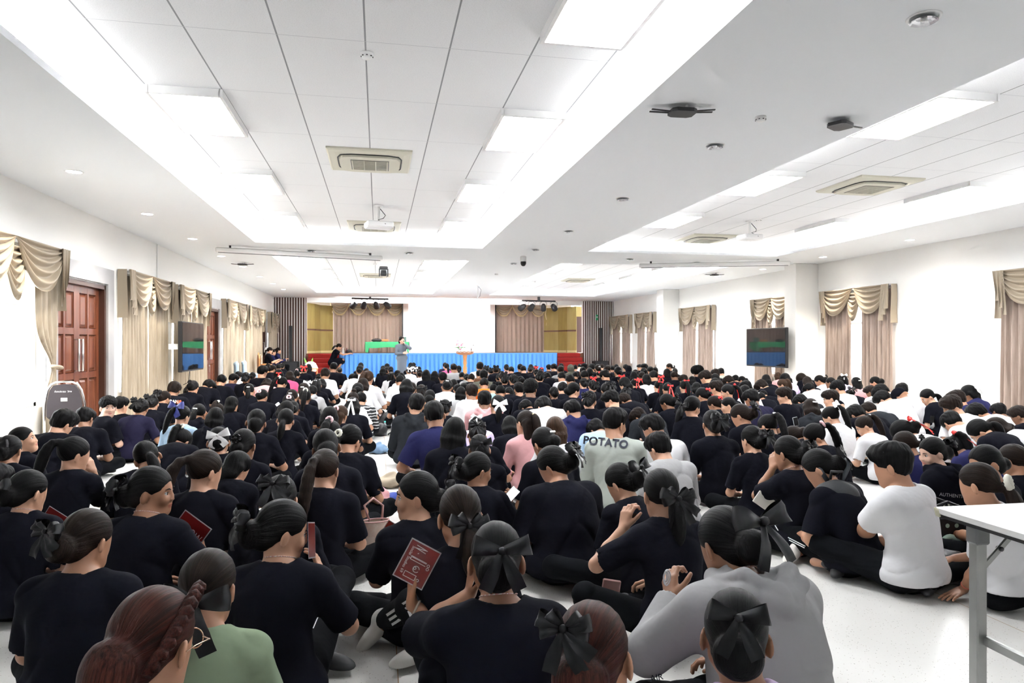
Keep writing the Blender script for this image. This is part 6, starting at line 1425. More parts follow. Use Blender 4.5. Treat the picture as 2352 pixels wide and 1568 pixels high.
def arms(J, hL, hR, eL=(-.6, -.4, -1), eR=(.6, -.4, -1)):
    for s, nm, T, hi in ((-1, 'L', hL, eL), (1, 'R', hR, eR)):
        S = J['N'] + v3(s * .155, .0, -.05); E, T2 = ik(S, np.array(T, float), .27, .24, np.array(hi, float)); J['S' + nm], J['E' + nm], J['T' + nm] = S, E, T2
def make_adult(key, J, loc, rz, s, hair, top, shirt, skin, lab, orn=None, skirt=None, hem=.3, P=None, group=None, **kw):
    P = dict(P or {}); P.update(J=J, top=top, hem=hem, face=1, hands=1, yaw=0); P['trs'] = 0 if skirt else 1
    B = build_body(key, P, .011, .0075); o = person('person', B, loc, rz, s, hair, HAIRM['n'], skin, shirt, orn, 0, .007, **kw); tag(o, lab, None, group); add_eyes(o, B, HAIRM['k'])
    if skirt:
        V_, Q_ = sdf_mesh(skirt[0], .012, post=folds(.003, 3)); link('skirt', mesh_np('skirt', V_, Q_), skirt[1], o)
    return o
JS = adult('stand'); arms(JS, (-.07, .17, 1.40), (-.03, .20, 1.10), (-.9, .1, -.7), (.9, -.1, -.5))
q = at_d(923, 790, 23.2); GS = mat('grey_suit', (.105, .125, .155), .8)
sp_ = make_adult('speaker', JS, (q.x, q.y, 0), math.pi + TH * .3, 1.0, 'o', 's', GS, SKINS[4], 'person in grey skirt suit standing before the stage with a microphone', hem=.80,
    skirt=([rc((0, 0, .95), (0, 0, .32), .165, .15, k=.03, clip=1), el((0, 0, .92), (.18, .14, .14), k=.04)], GS), P=dict(fL=(.3, .2, .9), nL=(.8, -.2, .2), curlL=60, fR=(-1, .2, 0), nR=(0, -1, 0)))
bpy.context.view_layer.update(); pm = sp_.matrix_world @ Vector((-.045, .19, 1.46))
t = thing('handheld_microphone', 'black handheld microphone held to the mouth of the standing speaker', 'microphone', pm, math.pi); mb = MB(); mb.tube([(0, .02, -.11), (0, .0, .02)], [.012, .016], 10); mb.build('handle', BLK, t); mb = MB(); mb.lathe([(.0001, -.025), (.022, -.012), (.024, .005), (.0001, .028)], 12, (0, -.01, .04)); mb.build('mesh_head', DG, t)
JQ = adult('squat'); arms(JQ, (-.08, .62, .76), (.10, .66, .76)); q = at_d(762, 830, 28.3)
make_adult('stage_woman', JQ, (q.x, q.y, .18), R(-90), 1.08, 'q', 't', cloth('K'), SKINS[1], 'person in black dress crouching at the left corner of the stage', hem=.2, skirt=([el((0, .05, .40), (.19, .2, .15), k=.05), rc((0, .05, .42), (-.05, .36, .47), .16, .13, k=.05), rc((0, .05, .42), (.05, .36, .47), .16, .13, k=.05)], cloth('K')), P=dict(sleeve=.5))
for i, (px, py, d, hairs, top, col, kind, lab, orn) in enumerate(((621, 801, 25.6, 'q', 't', 'K', 'chair', 'person in black T-shirt with white bow, on a chair by the wall with a phone', ('wide', 'W')), (641, 797, 27.4, 'h', 's', 'N', 'c2', 'person in dark blue suit with clasped hands, seated nearest the left slatted panel', ('clip', 'W')), (629, 801, 26.6, 'b', 't', 'N', 'c3', 'person half hidden between the two others seated at the left wall', None))):
    J = adult(kind); arms(J, (-.06, .34, .80), (.06, .34, .80)); q = at_d(px, py, d)
    ob = make_adult('side%d' % i, J, (q.x - .09, q.y, 0), R(-78), (q.z) / 1.30 if i else 1.0, hairs, top, cloth(col), SKINS[0], lab, orn, hem=.42)
    chair_simple('side_chair', ['dark chair under the phone reader by the left wall', 'dark chair under the clasped-hands sitter', 'dark chair between the two others by the left wall'][i], (q.x - .12, q.y), R(-78), DG, seat_h=.42, bh=.85, group='chairs by the left wall')
# ================================================================ folding table at right
WT = mat('laminate_white', (.80, .80, .79), .3); ZN = mat('zinc_frame', (.36, .37, .36), .42, .75, var=(6, (.46, .47, .46), .3, .7))
t = thing('folding_table', 'white-topped folding table with grey metal legs at the right edge', 'table', (2.17, 2.34, 0), R(-1.5))
mb = MB(); mb.box((.9, -.30, .742), (1.8, .60, .026), bev=.004); mb.build('table_top', WT, t)
mb = MB(); mb.box((.9, -.30, .722), (1.775, .575, .016)); mb.build('dark_underside', BLK, t)
mb = MB(); V_, Q_ = sdf_mesh([rc((-.002, -.004, .748), (.003, -.008, .725), .006, .007, k=.01), rc((.0, -.015, .742), (.002, -.02, .722), .005, .005, k=.01)], .003); link('corner_tape', mesh_np('tp', V_, Q_), mat('old_tape', (.62, .60, .45), .6), t)
for y_ in (-.14, -.50):
    mb = MB(); mb.box((.06, y_, .355), (.044, .044, .71), bev=.005); lg = mb.build('leg', ZN, t)
    mb = MB(); mb.box((.06, y_ - .0, .68), (.062, .058, .07), bev=.008); mb.build('leg_bracket', mat('bracket_grey', (.20, .205, .21), .5, .5), lg)
mb = MB(); mb.box((.075, -.32, .285), (.02, .40, .036), bev=.004); mb.build('cross_bar', ZN, t)
mb = MB(); mb.box((.15, -.135, .61), (.24, .010, .026), Euler((0, R(-43), 0)), bev=.004); mb.build('folding_brace', ZN, t)
mb = MB(); mb.tube([(.07, -.128, .53), (.07, -.145, .53)], .014, 10); mb.build('rivet', DG, t); mb = MB(); mb.tube([(.16, -.126, .62), (.16, -.146, .62)], .009, 10); mb.build('rivet', DG, t)
# ================================================================ things people hold
def plate(name, lab, cat, corners, dd, m, th=.002, group=None):
    """thin real card through four image corners; dd = depth of each corner"""
    P4 = [at_d(x, y, z) for (x, y), z in zip(corners, dd)]; c = sum(P4, Vector()) / 4
    ux = (P4[1] - P4[0]).normalized(); uz = ux.cross(P4[3] - P4[0]).normalized(); uy = uz.cross(ux)
    W_ = ((P4[1] - P4[0]).length + (P4[2] - P4[3]).length) / 2; H_ = ((P4[3] - P4[0]).length + (P4[2] - P4[1]).length) / 2
    M = Matrix((ux, uy, uz)).transposed(); toward = 1 if (Vector((0, 0, CH)) - c).dot(uz) > 0 else -1
    t = thing(name, lab, cat, (0, 0, 0), 0, group); t.matrix_world = Matrix.Translation(c) @ M.to_4x4()
    return t, W_, H_, toward
RC_ = mat('card_maroon', (.15, .012, .010), .25, spec=.6); LAM = mat('lamination_clear', (.45, .42, .44), .15, spec=.7); INK = mat('white_ink', (.75, .70, .70), .5)
def card(lab, corners, dd, strokes, text=None, tside=0):
    t, W_, H_, s = plate('song_card', lab, 'card', corners, dd, None, group='dark red laminated cards')
    mb = MB(); mb.box((0, 0, 0), (W_, H_, .0012)); mb.build('laminate', LAM, t)
    mb = MB(); mb.box((0, 0, 0), (W_ * .94, H_ * .93, .0020)); mb.build('printed_sheet', RC_, t)
    mb = MB()
    for st_ in strokes:
        for a, b in zip(st_, st_[1:]):
            A = Vector(((a[0] - .5) * W_, (.5 - a[1]) * H_, 0)); B_ = Vector(((b[0] - .5) * W_, (.5 - b[1]) * H_, 0)); D_ = B_ - A
            if s < 0: A.x *= -1; B_.x *= -1; D_ = B_ - A
            an = math.atan2(D_.y, D_.x); mb.box(((A + B_) / 2) + Vector((0, 0, s * .0014)), (D_.length + .002, .0026, .0006), Matrix.Rotation(an, 3, 'Z'))
    if strokes: mb.build('lettering', INK, t)
    if text:
        o = text_obj('caption', text, H_ * .13, .0003, INK, t)
        o.matrix_local = Matrix.Translation((0, tside * H_ * .36, s * .0014)) @ (Matrix.Rotation(math.pi, 4, 'Y') if s < 0 else Matrix.Identity(4))
    return t
circ = lambda cx, cy, r, a0=0, a1=360, n=10: [(cx + r * math.cos(R(a0 + (a1 - a0) * i / n)), cy + r * 1.3 * math.sin(R(a0 + (a1 - a0) * i / n))) for i in range(n + 1)]
ST1 = [[(.10, .75), (.12, .40), (.17, .75), (.19, .42)], [(.26, .6), (.27, .62)], [(.38, .25), (.38, .75), (.46, .75), (.46, .25)], [(.40, .25), (.40, .72)], circ(.42, .17, .03), circ(.50, .15, .03), circ(.62, .45, .075, -60, 250), circ(.61, .50, .03), [(.76, .35), (.76, .72), (.88, .72), (.88, .35), (.76, .35)], circ(.84, .26, .03)]
dN = NEAR['aisle_card'][2]
card('dark red laminated card reading Social Studies 69, held up in the centre aisle', ((952, 1226), (905, 1314), (964, 1361), (1010, 1278)), (dN - .20,) * 4, ST1, 'Social Studies 69', -1)
dN = NEAR['smiler'][2]; card('dark red card held by the smiling person, in front of the pink tote bag', ((895, 1190), (868, 1232), (905, 1262), (932, 1222)), (dN + .16,) * 4, [[(.3, .3), (.3, .7), (.4, .4), (.5, .7)], circ(.65, .5, .08)], None)
dN = NEAR['profile_card'][2]; card('dark red card with white zigzag writing held before the wavy ponytail', ((432, 1176), (494, 1222), (440, 1262), (385, 1210)), (dN + .08,) * 4, [[(.1, .55), (.15, .3), (.2, .55), (.26, .3), (.3, .55)], circ(.42, .5, .06), [(.7, .6), (.74, .35), (.8, .62), (.86, .36)]], None)
dN = NEAR['card_profile'][2]; card('dark red card held upright before the mouth of the right-turned profile', ((703, 1200), (718, 1200), (730, 1255), (712, 1305)), (dN + .0, dN + .10, dN + .10, dN), [], None)
dN = NEAR['bun_chain'][2]; card('dark red card lying low beside the person with the neck cord', ((112, 1160), (160, 1190), (140, 1225), (95, 1195)), (dN + .12,) * 4, [[(.3, .5), (.34, .3), (.38, .55)]], None)
PHW = mat('phone_white', (.75, .75, .76), .2); PHS = emit('phone_screen_lit', (.9, .93, 1), .8); PHB = mat('phone_black', (.01, .01, .012), .15)
def phone(lab, corners, dd, body, screen):
    t, W_, H_, s = plate('smartphone', lab, 'phone', corners, dd, None, group='smartphones')
    mb = MB(); mb.box((0, 0, 0), (W_, H_, .008), bev=.003); mb.build('case', body, t); mb = MB(); mb.box((0, 0, s * .0045), (W_ * .9, H_ * .94, .0012)); mb.build('screen', screen, t)
dN = NEAR['phone_right'][2]; phone('large white smartphone held up beside the big black-shirted person', ((1180, 1116), (1196, 1130), (1163, 1160), (1149, 1146)), (dN + .04, dN + .05, dN + .05, dN + .04), PHW, PHS)
dN = NEAR['short_bowed'][2]; phone('white smartphone with lit screen held by the person with short loose hair', ((511, 1104), (538, 1114), (523, 1133), (497, 1123)), (dN - .12,) * 4, PHW, PHS)
dN = NEAR['sheer_bow'][2]; phone('black smartphone held beside the sheer black bow', ((1432, 1180), (1464, 1178), (1464, 1192), (1433, 1194)), (dN + .08,) * 4, PHB, PHB)
dN = NEAR['centre_bun'][2]; phone('pale smartphone peeking past the neck of the front-centre person', ((1086, 1326), (1096, 1330), (1098, 1352), (1088, 1350)), (dN + .2,) * 4, PHW, PHB)
phone('white-edged smartphone held up among dark hoodies on the right', ((1815, 961), (1828, 958), (1838, 974), (1829, 977)), (5.9,) * 4, PHW, PHB)
phone('dark smartphone held by the white-shirted person facing left near the right wall', ((2131, 956), (2140, 957), (2150, 967), (2141, 970)), (6.6,) * 4, PHB, PHB)
phone('pale smartphone held up near the pink jumper on the left', ((634, 928), (642, 922), (641, 928), (634, 934)), (7.6,) * 4, PHW, PHS)
# coil toy ring in the hoodie hand
dN = NEAR['grey_hoodie'][2]; q = at_d(1532, 1326, dN + .02); t = thing('plastic_coil', 'clear plastic coil held in the hand of the person in the grey hoodie', 'coil', q, R(30)); mb = MB()
for i in range(3): mb.tube([(.020 * math.cos(a) * (1 - i * .25), .004 * i, .028 * math.sin(a) * (1 - i * .25)) for a in [2 * math.pi * j / 20 for j in range(20)]], .003, 6, closed=True)
mb.build('ring', mat('clear_plastic', (.6, .6, .62), .15), t)
# ================================================================ bags on the floor
def soft(name, lab, cat, px, py, m, prims, h=.012, amp=.006, parts=(), rz=0, group=None):
    q = at_z(px, py, 0); t = thing(name, lab, cat, (q.x, q.y, 0), rz, group)
    V_, Q_ = sdf_mesh(prims, h, post=lambda f, X, Y, Z: np.maximum(f + amp * np.sin(X * 38 + 3 * np.sin(Z * 22)) * np.sin(Z * 30 + 2 * np.sin(Y * 26)), .003 - Z)); link('body', mesh_np(name, V_, Q_), m, t)
    for nm, pts, r, mm in parts: mb = MB(); mb.tube(pts, r, 8); mb.build(nm, mm, t)
    return t
PKB = mat('pink_nylon', (.66, .33, .35), .7); BEI = mat('beige_canvas', (.42, .35, .26), .8); BLN = mat('black_nylon', (.008, .008, .010), .45); BLU = mat('royal_blue_cloth', (.05, .09, .42), .7); DEN = mat('denim_pale', (.16, .26, .40), .8)
soft('pink_backpack', 'soft pink backpack slumped on the floor beside the aisle', 'bag', 858, 1186, PKB, [el((0, 0, .12), (.14, .10, .14), k=.05), el((-.05, .02, .25), (.09, .08, .13), k=.06), el((.05, -.06, .09), (.09, .06, .09), k=.02), rc((-.1, -.05, .05), (-.08, -.06, .25), .03, .03, k=.02)], amp=.011, parts=[('strap', [(-.10, -.08, .02), (-.13, -.10, .08), (-.09, -.10, .16), (-.04, -.08, .10), (-.03, -.09, .02)], .010, PKB), ('carry_loop', [(-.08, 0, .34), (-.05, -.01, .39), (-.01, 0, .35)], .008, PKB)])
soft('beige_bag', 'beige canvas bag lying in the aisle beyond the pink backpack', 'bag', 892, 1118, BEI, [el((0, 0, .05), (.15, .11, .06), k=.02), el((.05, .02, .09), (.09, .07, .05), k=.02), rc((-.1, -.07, .05), (.08, -.08, .06), .035, .035, k=.015), el((.12, .0, .06), (.05, .08, .05), k=.02)], amp=.013, parts=[('strap', [(.12, -.04, .03), (.2, -.14, .012), (.12, -.2, .012), (.26, -.18, .012)], .012, BEI)])
soft('blue_cloth', 'bundle of royal blue cloth between the pink and beige bags', 'cloth', 893, 1150, BLU, [el((0, 0, .03), (.12, .08, .04), k=.04), el((.06, -.02, .03), (.07, .06, .03), k=.04)], h=.009)
soft('denim_jacket', 'crumpled pale denim jacket on the floor beside the left knees', 'clothing', 868, 1040, DEN, [el((0, 0, .05), (.12, .10, .07), k=.02), el((.08, -.05, .04), (.10, .05, .04), k=.015), rc((-.08, -.06, .04), (.02, -.1, .03), .04, .03, k=.015), rc((.02, .04, .1), (.1, .0, .05), .035, .03, k=.015)], amp=.016)
soft('black_satchel', 'black bag with a looping strap beside the striped jumper', 'bag', 872, 1000, BLN, [el((0, 0, .09), (.12, .16, .10), k=.05)], parts=[('strap', [(.08, 0, .14), (.18, -.04, .16), (.2, -.12, .08), (.12, -.14, .03)], .012, BLN)])
soft('black_backpack', 'shiny black backpack lying on the aisle floor with a bottle in its side pocket', 'bag', 905, 982, BLN, [el((0, 0, .14), (.24, .20, .15), k=.06), el((.1, .05, .2), (.14, .14, .1), k=.05), el((-.16, -.06, .08), (.1, .1, .08), k=.05)], parts=[('strap', [(-.2, -.1, .1), (-.28, -.12, .12), (-.3, -.06, .05)], .015, BLN)])
soft('black_backpack', 'black backpack far up the aisle beside the white-shirted row', 'bag', 872, 935, BLN, [el((0, 0, .16), (.18, .2, .17), k=.06), el((.05, -.1, .1), (.12, .1, .1), k=.05)])
soft('black_backpack', 'small black backpack worn low beside the ponytail in white', 'bag', 856, 965, BLN, [el((0, 0, .2), (.12, .16, .2), k=.06)])
soft('white_tote', 'flat white tote lying across the aisle', 'bag', 884, 934, mat('white_canvas', (.6, .59, .56), .8), [el((0, 0, .03), (.28, .12, .03), k=.03)], amp=.004)
soft('plastic_carrier', 'translucent white carrier bag standing beside the dark hoodie', 'bag', 912, 1000, mat('carrier_plastic', (.62, .64, .68), .3, alpha=1), [el((0, 0, .11), (.09, .09, .12), k=.05), rc((-.05, 0, .2), (-.06, 0, .31), .02, .012, k=.04), rc((.05, 0, .2), (.06, 0, .30), .02, .012, k=.04)], h=.009, amp=.009)
soft('pink_pouch', 'pale pink bag with blue print beside the striped jumper', 'bag', 866, 978, mat('pink_pale', (.58, .44, .47), .7), [el((0, 0, .12), (.09, .07, .13), k=.04)])
soft('lavender_bag', 'pale lavender bag beside the white-shirted person near the stage aisle', 'bag', 784, 912, mat('lavender_cloth', (.5, .42, .62), .7), [el((0, 0, .1), (.16, .12, .12), k=.05)])
q = at_z(862, 1293, 0); t = thing('tote_bag', 'cream leather tote with pink base and long pink handles, standing in the aisle', 'bag', (q.x, q.y, 0), R(10)); CRL = mat('cream_leather', (.62, .53, .46), .5, var=(30, (.60, .47, .40), .48, .55)); PKL = mat('pink_leather', (.52, .30, .28), .5)
def tb(r0, r1, z0, z1, n=28): return lambda u, v: ((r0 + (r1 - r0) * v) * math.cos(u * 2 * math.pi) * 1.0, (r0 + (r1 - r0) * v) * .55 * math.sin(u * 2 * math.pi), z0 + (z1 - z0) * v)
mb = MB(); mb.grid(tb(.115, .088, .045, .27), 28, 6); mb.build('body', CRL, t)
mb = MB(); mb.grid(tb(.118, .116, .0, .05), 28, 2); mb.lathe([(.0001, .004), (.112, .004)], 20, M=Matrix(((1, 0, 0), (0, .55, 0), (0, 0, 1)))); mb.build('base_band', PKL, t)
mb = MB(); mb.tube([(.088 * math.cos(a), .088 * .55 * math.sin(a), .272) for a in [2 * math.pi * i / 28 for i in range(28)]], .005, 6, closed=True); mb.build('rim', PKL, t)
for s in (-1, 1):
    mb = MB(); mb.tube([(-.05 + .02 * s, s * .045, .26), (-.06, s * .06, .36), (0, s * .07, .40), (.06, s * .06, .35), (.05, s * .045, .26)] if s > 0 else [(-.085, -.02, .26), (-.125, -.05, .25), (-.14, -.06, .12), (-.125, -.05, .03)], .008, 8); mb.build('handle', PKL, t)
# bottles
def bottle(px, py, lab, capm, z=0):
    q = at_z(px, py, z); t = thing('water_bottle', lab, 'bottle', (q.x, q.y, z), 0, 'water bottles'); mb = MB(); mb.lathe([(.0001, 0), (.03, 0), (.032, .02), (.030, .06), (.032, .10), (.030, .14), (.013, .18), (.013, .19)], 14)
    mb.build('bottle_body', mat('clear_bottle', (.62, .66, .72), .1, trans=.6), t); mb = MB(); mb.lathe([(.015, .19), (.015, .212), (.0001, .213)], 12); mb.build('cap', capm, t)
bottle(776, 900, 'clear water bottle on the floor beside the lavender bag', TRIMW)
bottle(884, 998, 'clear water bottle with turquoise cap leaning on the aisle backpack', mat('turquoise', (.05, .5, .45), .4))
# right-hand bags behind the table
q = at_z(2160, 1290, 0); t = thing('lettered_bag', 'black bag with large pale round letters, behind the white T-shirt person', 'bag', (q.x, q.y, 0), R(-8)); mb = MB(); mb.box((0, 0, .16), (.34, .12, .32), bev=.03); mb.build('body', BLN, t)
mb = MB(); 
for s in (-1, 1): mb.tube([(-.08, s * .05, .31), (-.08, s * .06, .37), (.0, s * .065, .40), (.08, s * .06, .37), (.08, s * .05, .31)], .010, 8)
mb.build('handles', BLN, t)
mint = mat('mint_print', (.45, .60, .50), .6); mb = MB(); mb.tube([(.02 + .055 * math.cos(a), -.064, .12 + .06 * math.sin(a)) for a in [2 * math.pi * i / 20 for i in range(20)]], .019, 6, closed=True); mb.box((.082, -.064, .10), (.034, .02, .12)); mb.build('letter_a', mint, t)
mb = MB(); mb.tube([(-.13 + .03 * math.cos(a), -.064, .15 + .10 * math.sin(a)) for a in [math.pi * (-.5 + i / 12) for i in range(13)]], .018, 6); mb.build('letter_edge', mint, t)
mb = MB(); mb.lathe([(.0001, 0), (.014, 0)], 12, (.0, -.0665, .25), Matrix.Rotation(math.pi / 2, 3, 'X')); mb.build('dot', mint, t); mb = MB(); mb.lathe([(.0001, 0), (.014, 0)], 12, (.06, -.0665, .25), Matrix.Rotation(math.pi / 2, 3, 'X')); mb.build('dot', mint, t)
soft('leather_bag', 'black leather bag folded flat on the floor below the lettered bag', 'bag', 2172, 1335, mat('black_leather', (.010, .010, .012), .3), [el((0, 0, .06), (.17, .12, .07), k=.04), el((0, .02, .13), (.15, .07, .05), k=.04)], h=.009)
# backpack worn by the bow-haired person
BPM = mat('backpack_charcoal', (.016, .018, .021), .6, bump=(250, .4, .002)); ob, B, d, s, P = NEAR['backpacker']; q = at_d(1922, 1165, d - .16); t = thing('worn_backpack', 'plain black backpack hanging on the back of the bow-haired person', 'bag', (q.x, q.y, q.z), R(-22))
V_, Q_ = sdf_mesh([el((0, 0, -.02), (.13, .075, .19), k=.03), rc((-.09, 0, -.16), (.09, 0, -.16), .05, .05, k=.05), rc((-.07, 0, .08), (.07, 0, .08), .055, .055, k=.05)], .009); link('body', mesh_np('bp', V_, Q_), BPM, t)
V_, Q_ = sdf_mesh([el((0, -.065, -.08), (.10, .035, .09), k=.02)], .009); link('front_pocket', mesh_np('fp', V_, Q_), BPM, t)
mb = MB(); mb.tube([(-.03, .03, .17), (-.03, .0, .22), (.03, .0, .22), (.03, .03, .17)], .010, 8); mb.build('grab_loop', BLN, t)
for s_ in (-1, 1): mb = MB(); mb.tube([(s_ * .04, .05, .15), (s_ * .09, .09, .24), (s_ * .10, .16, .27), (s_ * .11, .24, .24)], .015, 8); mb.build('shoulder_strap', mat('strap_grey', (.035, .042, .05), .7), t)
# white book/paper on a lap and pink wallet
t, W_, H_, s2 = plate('open_notebook', 'white notebook on the lap of the person propping the chin', 'book', ((1722, 1140), (1758, 1165), (1790, 1160), (1750, 1138)), (NEAR['hands_face'][2] - .05,) * 4, None); mb = MB(); mb.box((0, 0, 0), (W_, max(H_, .08), .012), bev=.003); mb.build('pages', mat('paper', (.7, .68, .62), .7), t)
t, W_, H_, s2 = plate('pink_wallet', 'pink phone wallet resting on black trousers near the sheer bow', 'wallet', ((1376, 1328), (1428, 1336), (1420, 1366), (1392, 1352)), (NEAR['sheer_bow'][2] + .15,) * 4, None); mb = MB(); mb.box((0, 0, 0), (W_, H_, .015), bev=.005); mb.build('cover', PKL, t)
# necklace cords
for k in ('bun_chain', 'profile_card', 'card_profile', 'centre_bun', 'grey_hoodie', 'hands_face', 'backpacker'):
    ob, B, d, s, P = NEAR[k]; J = B['J']; hd = nrm(J['H'] - J['N']); N_ = J['N'] + hd * .055; x = v3(1, 0, 0); y = nrm(np.cross(hd, x)); r = .062
    mb = MB(); mb.tube([tuple(N_ + x * r * math.cos(a) + y * r * math.sin(a) * (1.12) + v3(0, 0, 0)) for a in [2 * math.pi * i / 28 for i in range(28)]], .0022, 6, closed=True); mb.build('neck_cord', mat('cord_red_white', (.50, .22, .20), .6, var=(200, (.7, .65, .6), .45, .55)), ob)
# wrist bands
def band(k, nm, m, r=.027, w=.003, off=.02, name='bracelet'):
    ob, B, d, s, P = NEAR[k]; J = B['J']; T, E = J['T' + nm], J['E' + nm]; z = nrm(T - E); c = T - z * off; x = nrm(np.cross(z, v3(0, 0.1, 1))); y = np.cross(z, x); mb = MB(); mb.tube([tuple(c + x * r * math.cos(a) + y * r * math.sin(a)) for a in [2 * math.pi * i / 20 for i in range(20)]], w, 6, closed=True); mb.build(name, m, ob)
band('aisle_card', 'L', mat('cord_cream', (.62, .55, .46), .7), .027, .005); band('scrunchie_tee', 'L', mat('cord_red', (.7, .10, .08), .6), .027, .0028, .045)
# trouser stripes following the leg
def stripes_on(k, nm, offs, m, rad=.006):
    ob, B, d, s, P = NEAR[k]; J = B['J']; me = B['trousers']; bv = BVHTree.FromPolygons([v.co for v in me.vertices], [p_.vertices for p_ in me.polygons]); bpy.context.view_layer.update(); cam_l = ob.matrix_world.inverted() @ Vector((0, 0, CH))
    path = [J['p' + nm] * .55 + J['K' + nm] * .45, J['p' + nm] * .25 + J['K' + nm] * .75, J['K' + nm], J['K' + nm] * .7 + J['A' + nm] * .3, J['K' + nm] * .4 + J['A' + nm] * .6, J['K' + nm] * .15 + J['A' + nm] * .85]
    for off in offs:
        mb = MB(); pts = []
        for a, b in zip(path, path[1:]):
            for t_ in (0, .25, .5, .75):
                p_ = Vector(a * (1 - t_) + b * t_); tg = Vector(b - a).normalized(); vd = (p_ - cam_l).normalized(); sd = tg.cross(vd).normalized(); o_ = p_ + sd * off - vd * .3; hit = bv.ray_cast(o_, vd)
                if hit[0] is not None and (hit[0] - p_).length < .16: pts.append((hit[0] + hit[1] * .002, sd))
        if len(pts) > 3:
            v = []; 
            for (c, sd) in pts: v += [c - sd * rad, c + sd * rad]
            mb.add(v, [(2 * i, 2 * i + 2, 2 * i + 3, 2 * i + 1) for i in range(len(pts) - 1)], True); mb.build('trouser_stripe', m, ob)
WS = mat('stripe_white', (.72, .72, .72), .7); stripes_on('aisle_card', 'L', (-.018, .004, .026), WS); stripes_on('backpacker', 'L', (.03, .042), WS, .003); stripes_on('card_profile', 'R', (.035,), WS, .002)
# printing on shirts
def print_on(ob, me, text, px, py, size_px, rot, m, d, name='shirt_print', spacing=1.0, extr=.0):
    """letters pressed onto the shirt surface where the sight line meets it"""
    bpy.context.view_layer.update(); bv = BVHTree.FromPolygons([ob.matrix_world @ v.co for v in me.vertices], [p_.vertices for p_ in me.polygons])
    cu = bpy.data.curves.new('tmp', 'FONT'); cu.body = text; cu.size = 1; cu.align_x = 'CENTER'; cu.align_y = 'CENTER'; cu.space_character = spacing; cu.offset = extr; cu.resolution_u = 4
    o = bpy.data.objects.new('tmp', cu); COL.objects.link(o); bpy.context.view_layer.update(); tm = bpy.data.meshes.new_from_object(o.evaluated_get(bpy.context.evaluated_depsgraph_get())); bpy.data.objects.remove(o)
    ca, sa = math.cos(R(rot)), math.sin(R(rot)); V_ = []; eye = Vector((0, 0, CH)); last = d
    inv = ob.matrix_world.inverted()
    for v in tm.vertices:
        x = v.co.x * size_px; y = v.co.y * size_px; qx = px + x * ca + y * sa; qy = py - (y * ca - x * sa); r_ = (at_d(qx, qy, 1.0) - eye).normalized(); hit = bv.ray_cast(eye, r_)
        p_ = hit[0] if hit[0] is not None and (hit[0] - eye).length < d * 1.35 else eye + r_ * last
        last = (p_ - eye).length; V_.append(inv @ (p_ - r_ * .010))
    me2 = bpy.data.meshes.new(name); me2.from_pydata(V_, [], [tuple(p_.vertices) for p_ in tm.polygons]); me2.update(); return link(name, me2, m, ob)
INKD = mat('ink_dark_blue', (.016, .02, .04), .7); INKO = mat('ink_orange', (.85, .12, .03), .6); INKG = mat('ink_grey', (.35, .35, .35), .7); INKM = mat('ink_sage', (.30, .33, .24), .7)
def find(x, y):
    for p_ in PEOPLE:
        if p_['x'] == x and p_['y'] == y: return p_
p_ = find(1412, 933); print_on(p_['o'], p_['B']['shirt'], 'POTATO', 1391, 1016, 25, 6, INKD, p_['d'], spacing=1.05, extr=.035)
p_ = find(399, 874); print_on(p_['o'], p_['B']['shirt'], 'BAN', 400, 922, 10, 2, WS, p_['d'], extr=.03); print_on(p_['o'], p_['B']['shirt'], '68', 411, 923, 11, 2, INKO, p_['d'], extr=.03)
ob, B, d, s, P = NEAR['hoodie_text']; print_on(ob, B['shirt'], 'AUTHENTIC', 2188, 1138, 11, 6, INKG, d); print_on(ob, B['shirt'], 'Har', 2184, 1160, 24, 6, INKM, d, extr=.01)
ob, B, d, s, P = NEAR['grey_hoodie']; print_on(ob, B['shirt'], 'AIR', 1508, 1556, 20, -10, INKD, d, extr=.01)

# braid and glasses of the auburn-haired person
ob, B, d, s, P = NEAR['auburn']; HM = Matrix.Translation(Vector(B['J']['H'])) @ Matrix(B['J']['RH'].tolist()).to_4x4() @ Matrix.Scale(HS, 4)
mb = MB()
for s_ in (0, 1):
    pts = []
    for i in range(40):
        t_ = i / 39; a = R(70 - 150 * t_); x = .082 * math.cos(R(58 - 70 * t_)) + .006; y = .055 - .165 * t_; z = .10 * math.cos(R(8 + 105 * t_)) + .012
        ph = i * .75 + s_ * math.pi; pts.append(HM @ Vector((x + .010 * math.cos(ph) * .6, y + .012 * math.sin(ph) * .4, z + .012 * math.sin(ph))))
    mb.tube(pts, [.014 - .004 * abs(i / 39 - .4) for i in range(40)], 8)
me = bpy.data.meshes.new('braid'); me.from_pydata(mb.v, [], mb.f); me.polygons.foreach_set('use_smooth', mb.sm); at = me.attributes.new('hc', 'FLOAT_VECTOR', 'POINT'); at.data.foreach_set('vector', np.array([(v[0] * 60, v[1] * 60, v[2] * 60) for v in mb.v], np.float32).ravel()); link('braid', me, HAIRM['r'], ob)
mb = MB(); mb.tube([HM @ Vector((.030 + .024 * math.cos(a), .094, -.002 + .022 * math.sin(a))) for a in [2 * math.pi * i / 20 for i in range(20)]], .0016, 6, closed=True); mb.tube([HM @ Vector((-.030 + .024 * math.cos(a), .094, -.002 + .022 * math.sin(a))) for a in [2 * math.pi * i / 20 for i in range(20)]], .0016, 6, closed=True)
mb.tube([HM @ Vector(q_) for q_ in ((.054, .092, .004), (.084, .075, .004), (.090, .02, .0), (.090, -.01, -.008))], .0018, 6); mb.build('glasses', mat('gold_rim', (.6, .42, .3), .25, .9), ob)
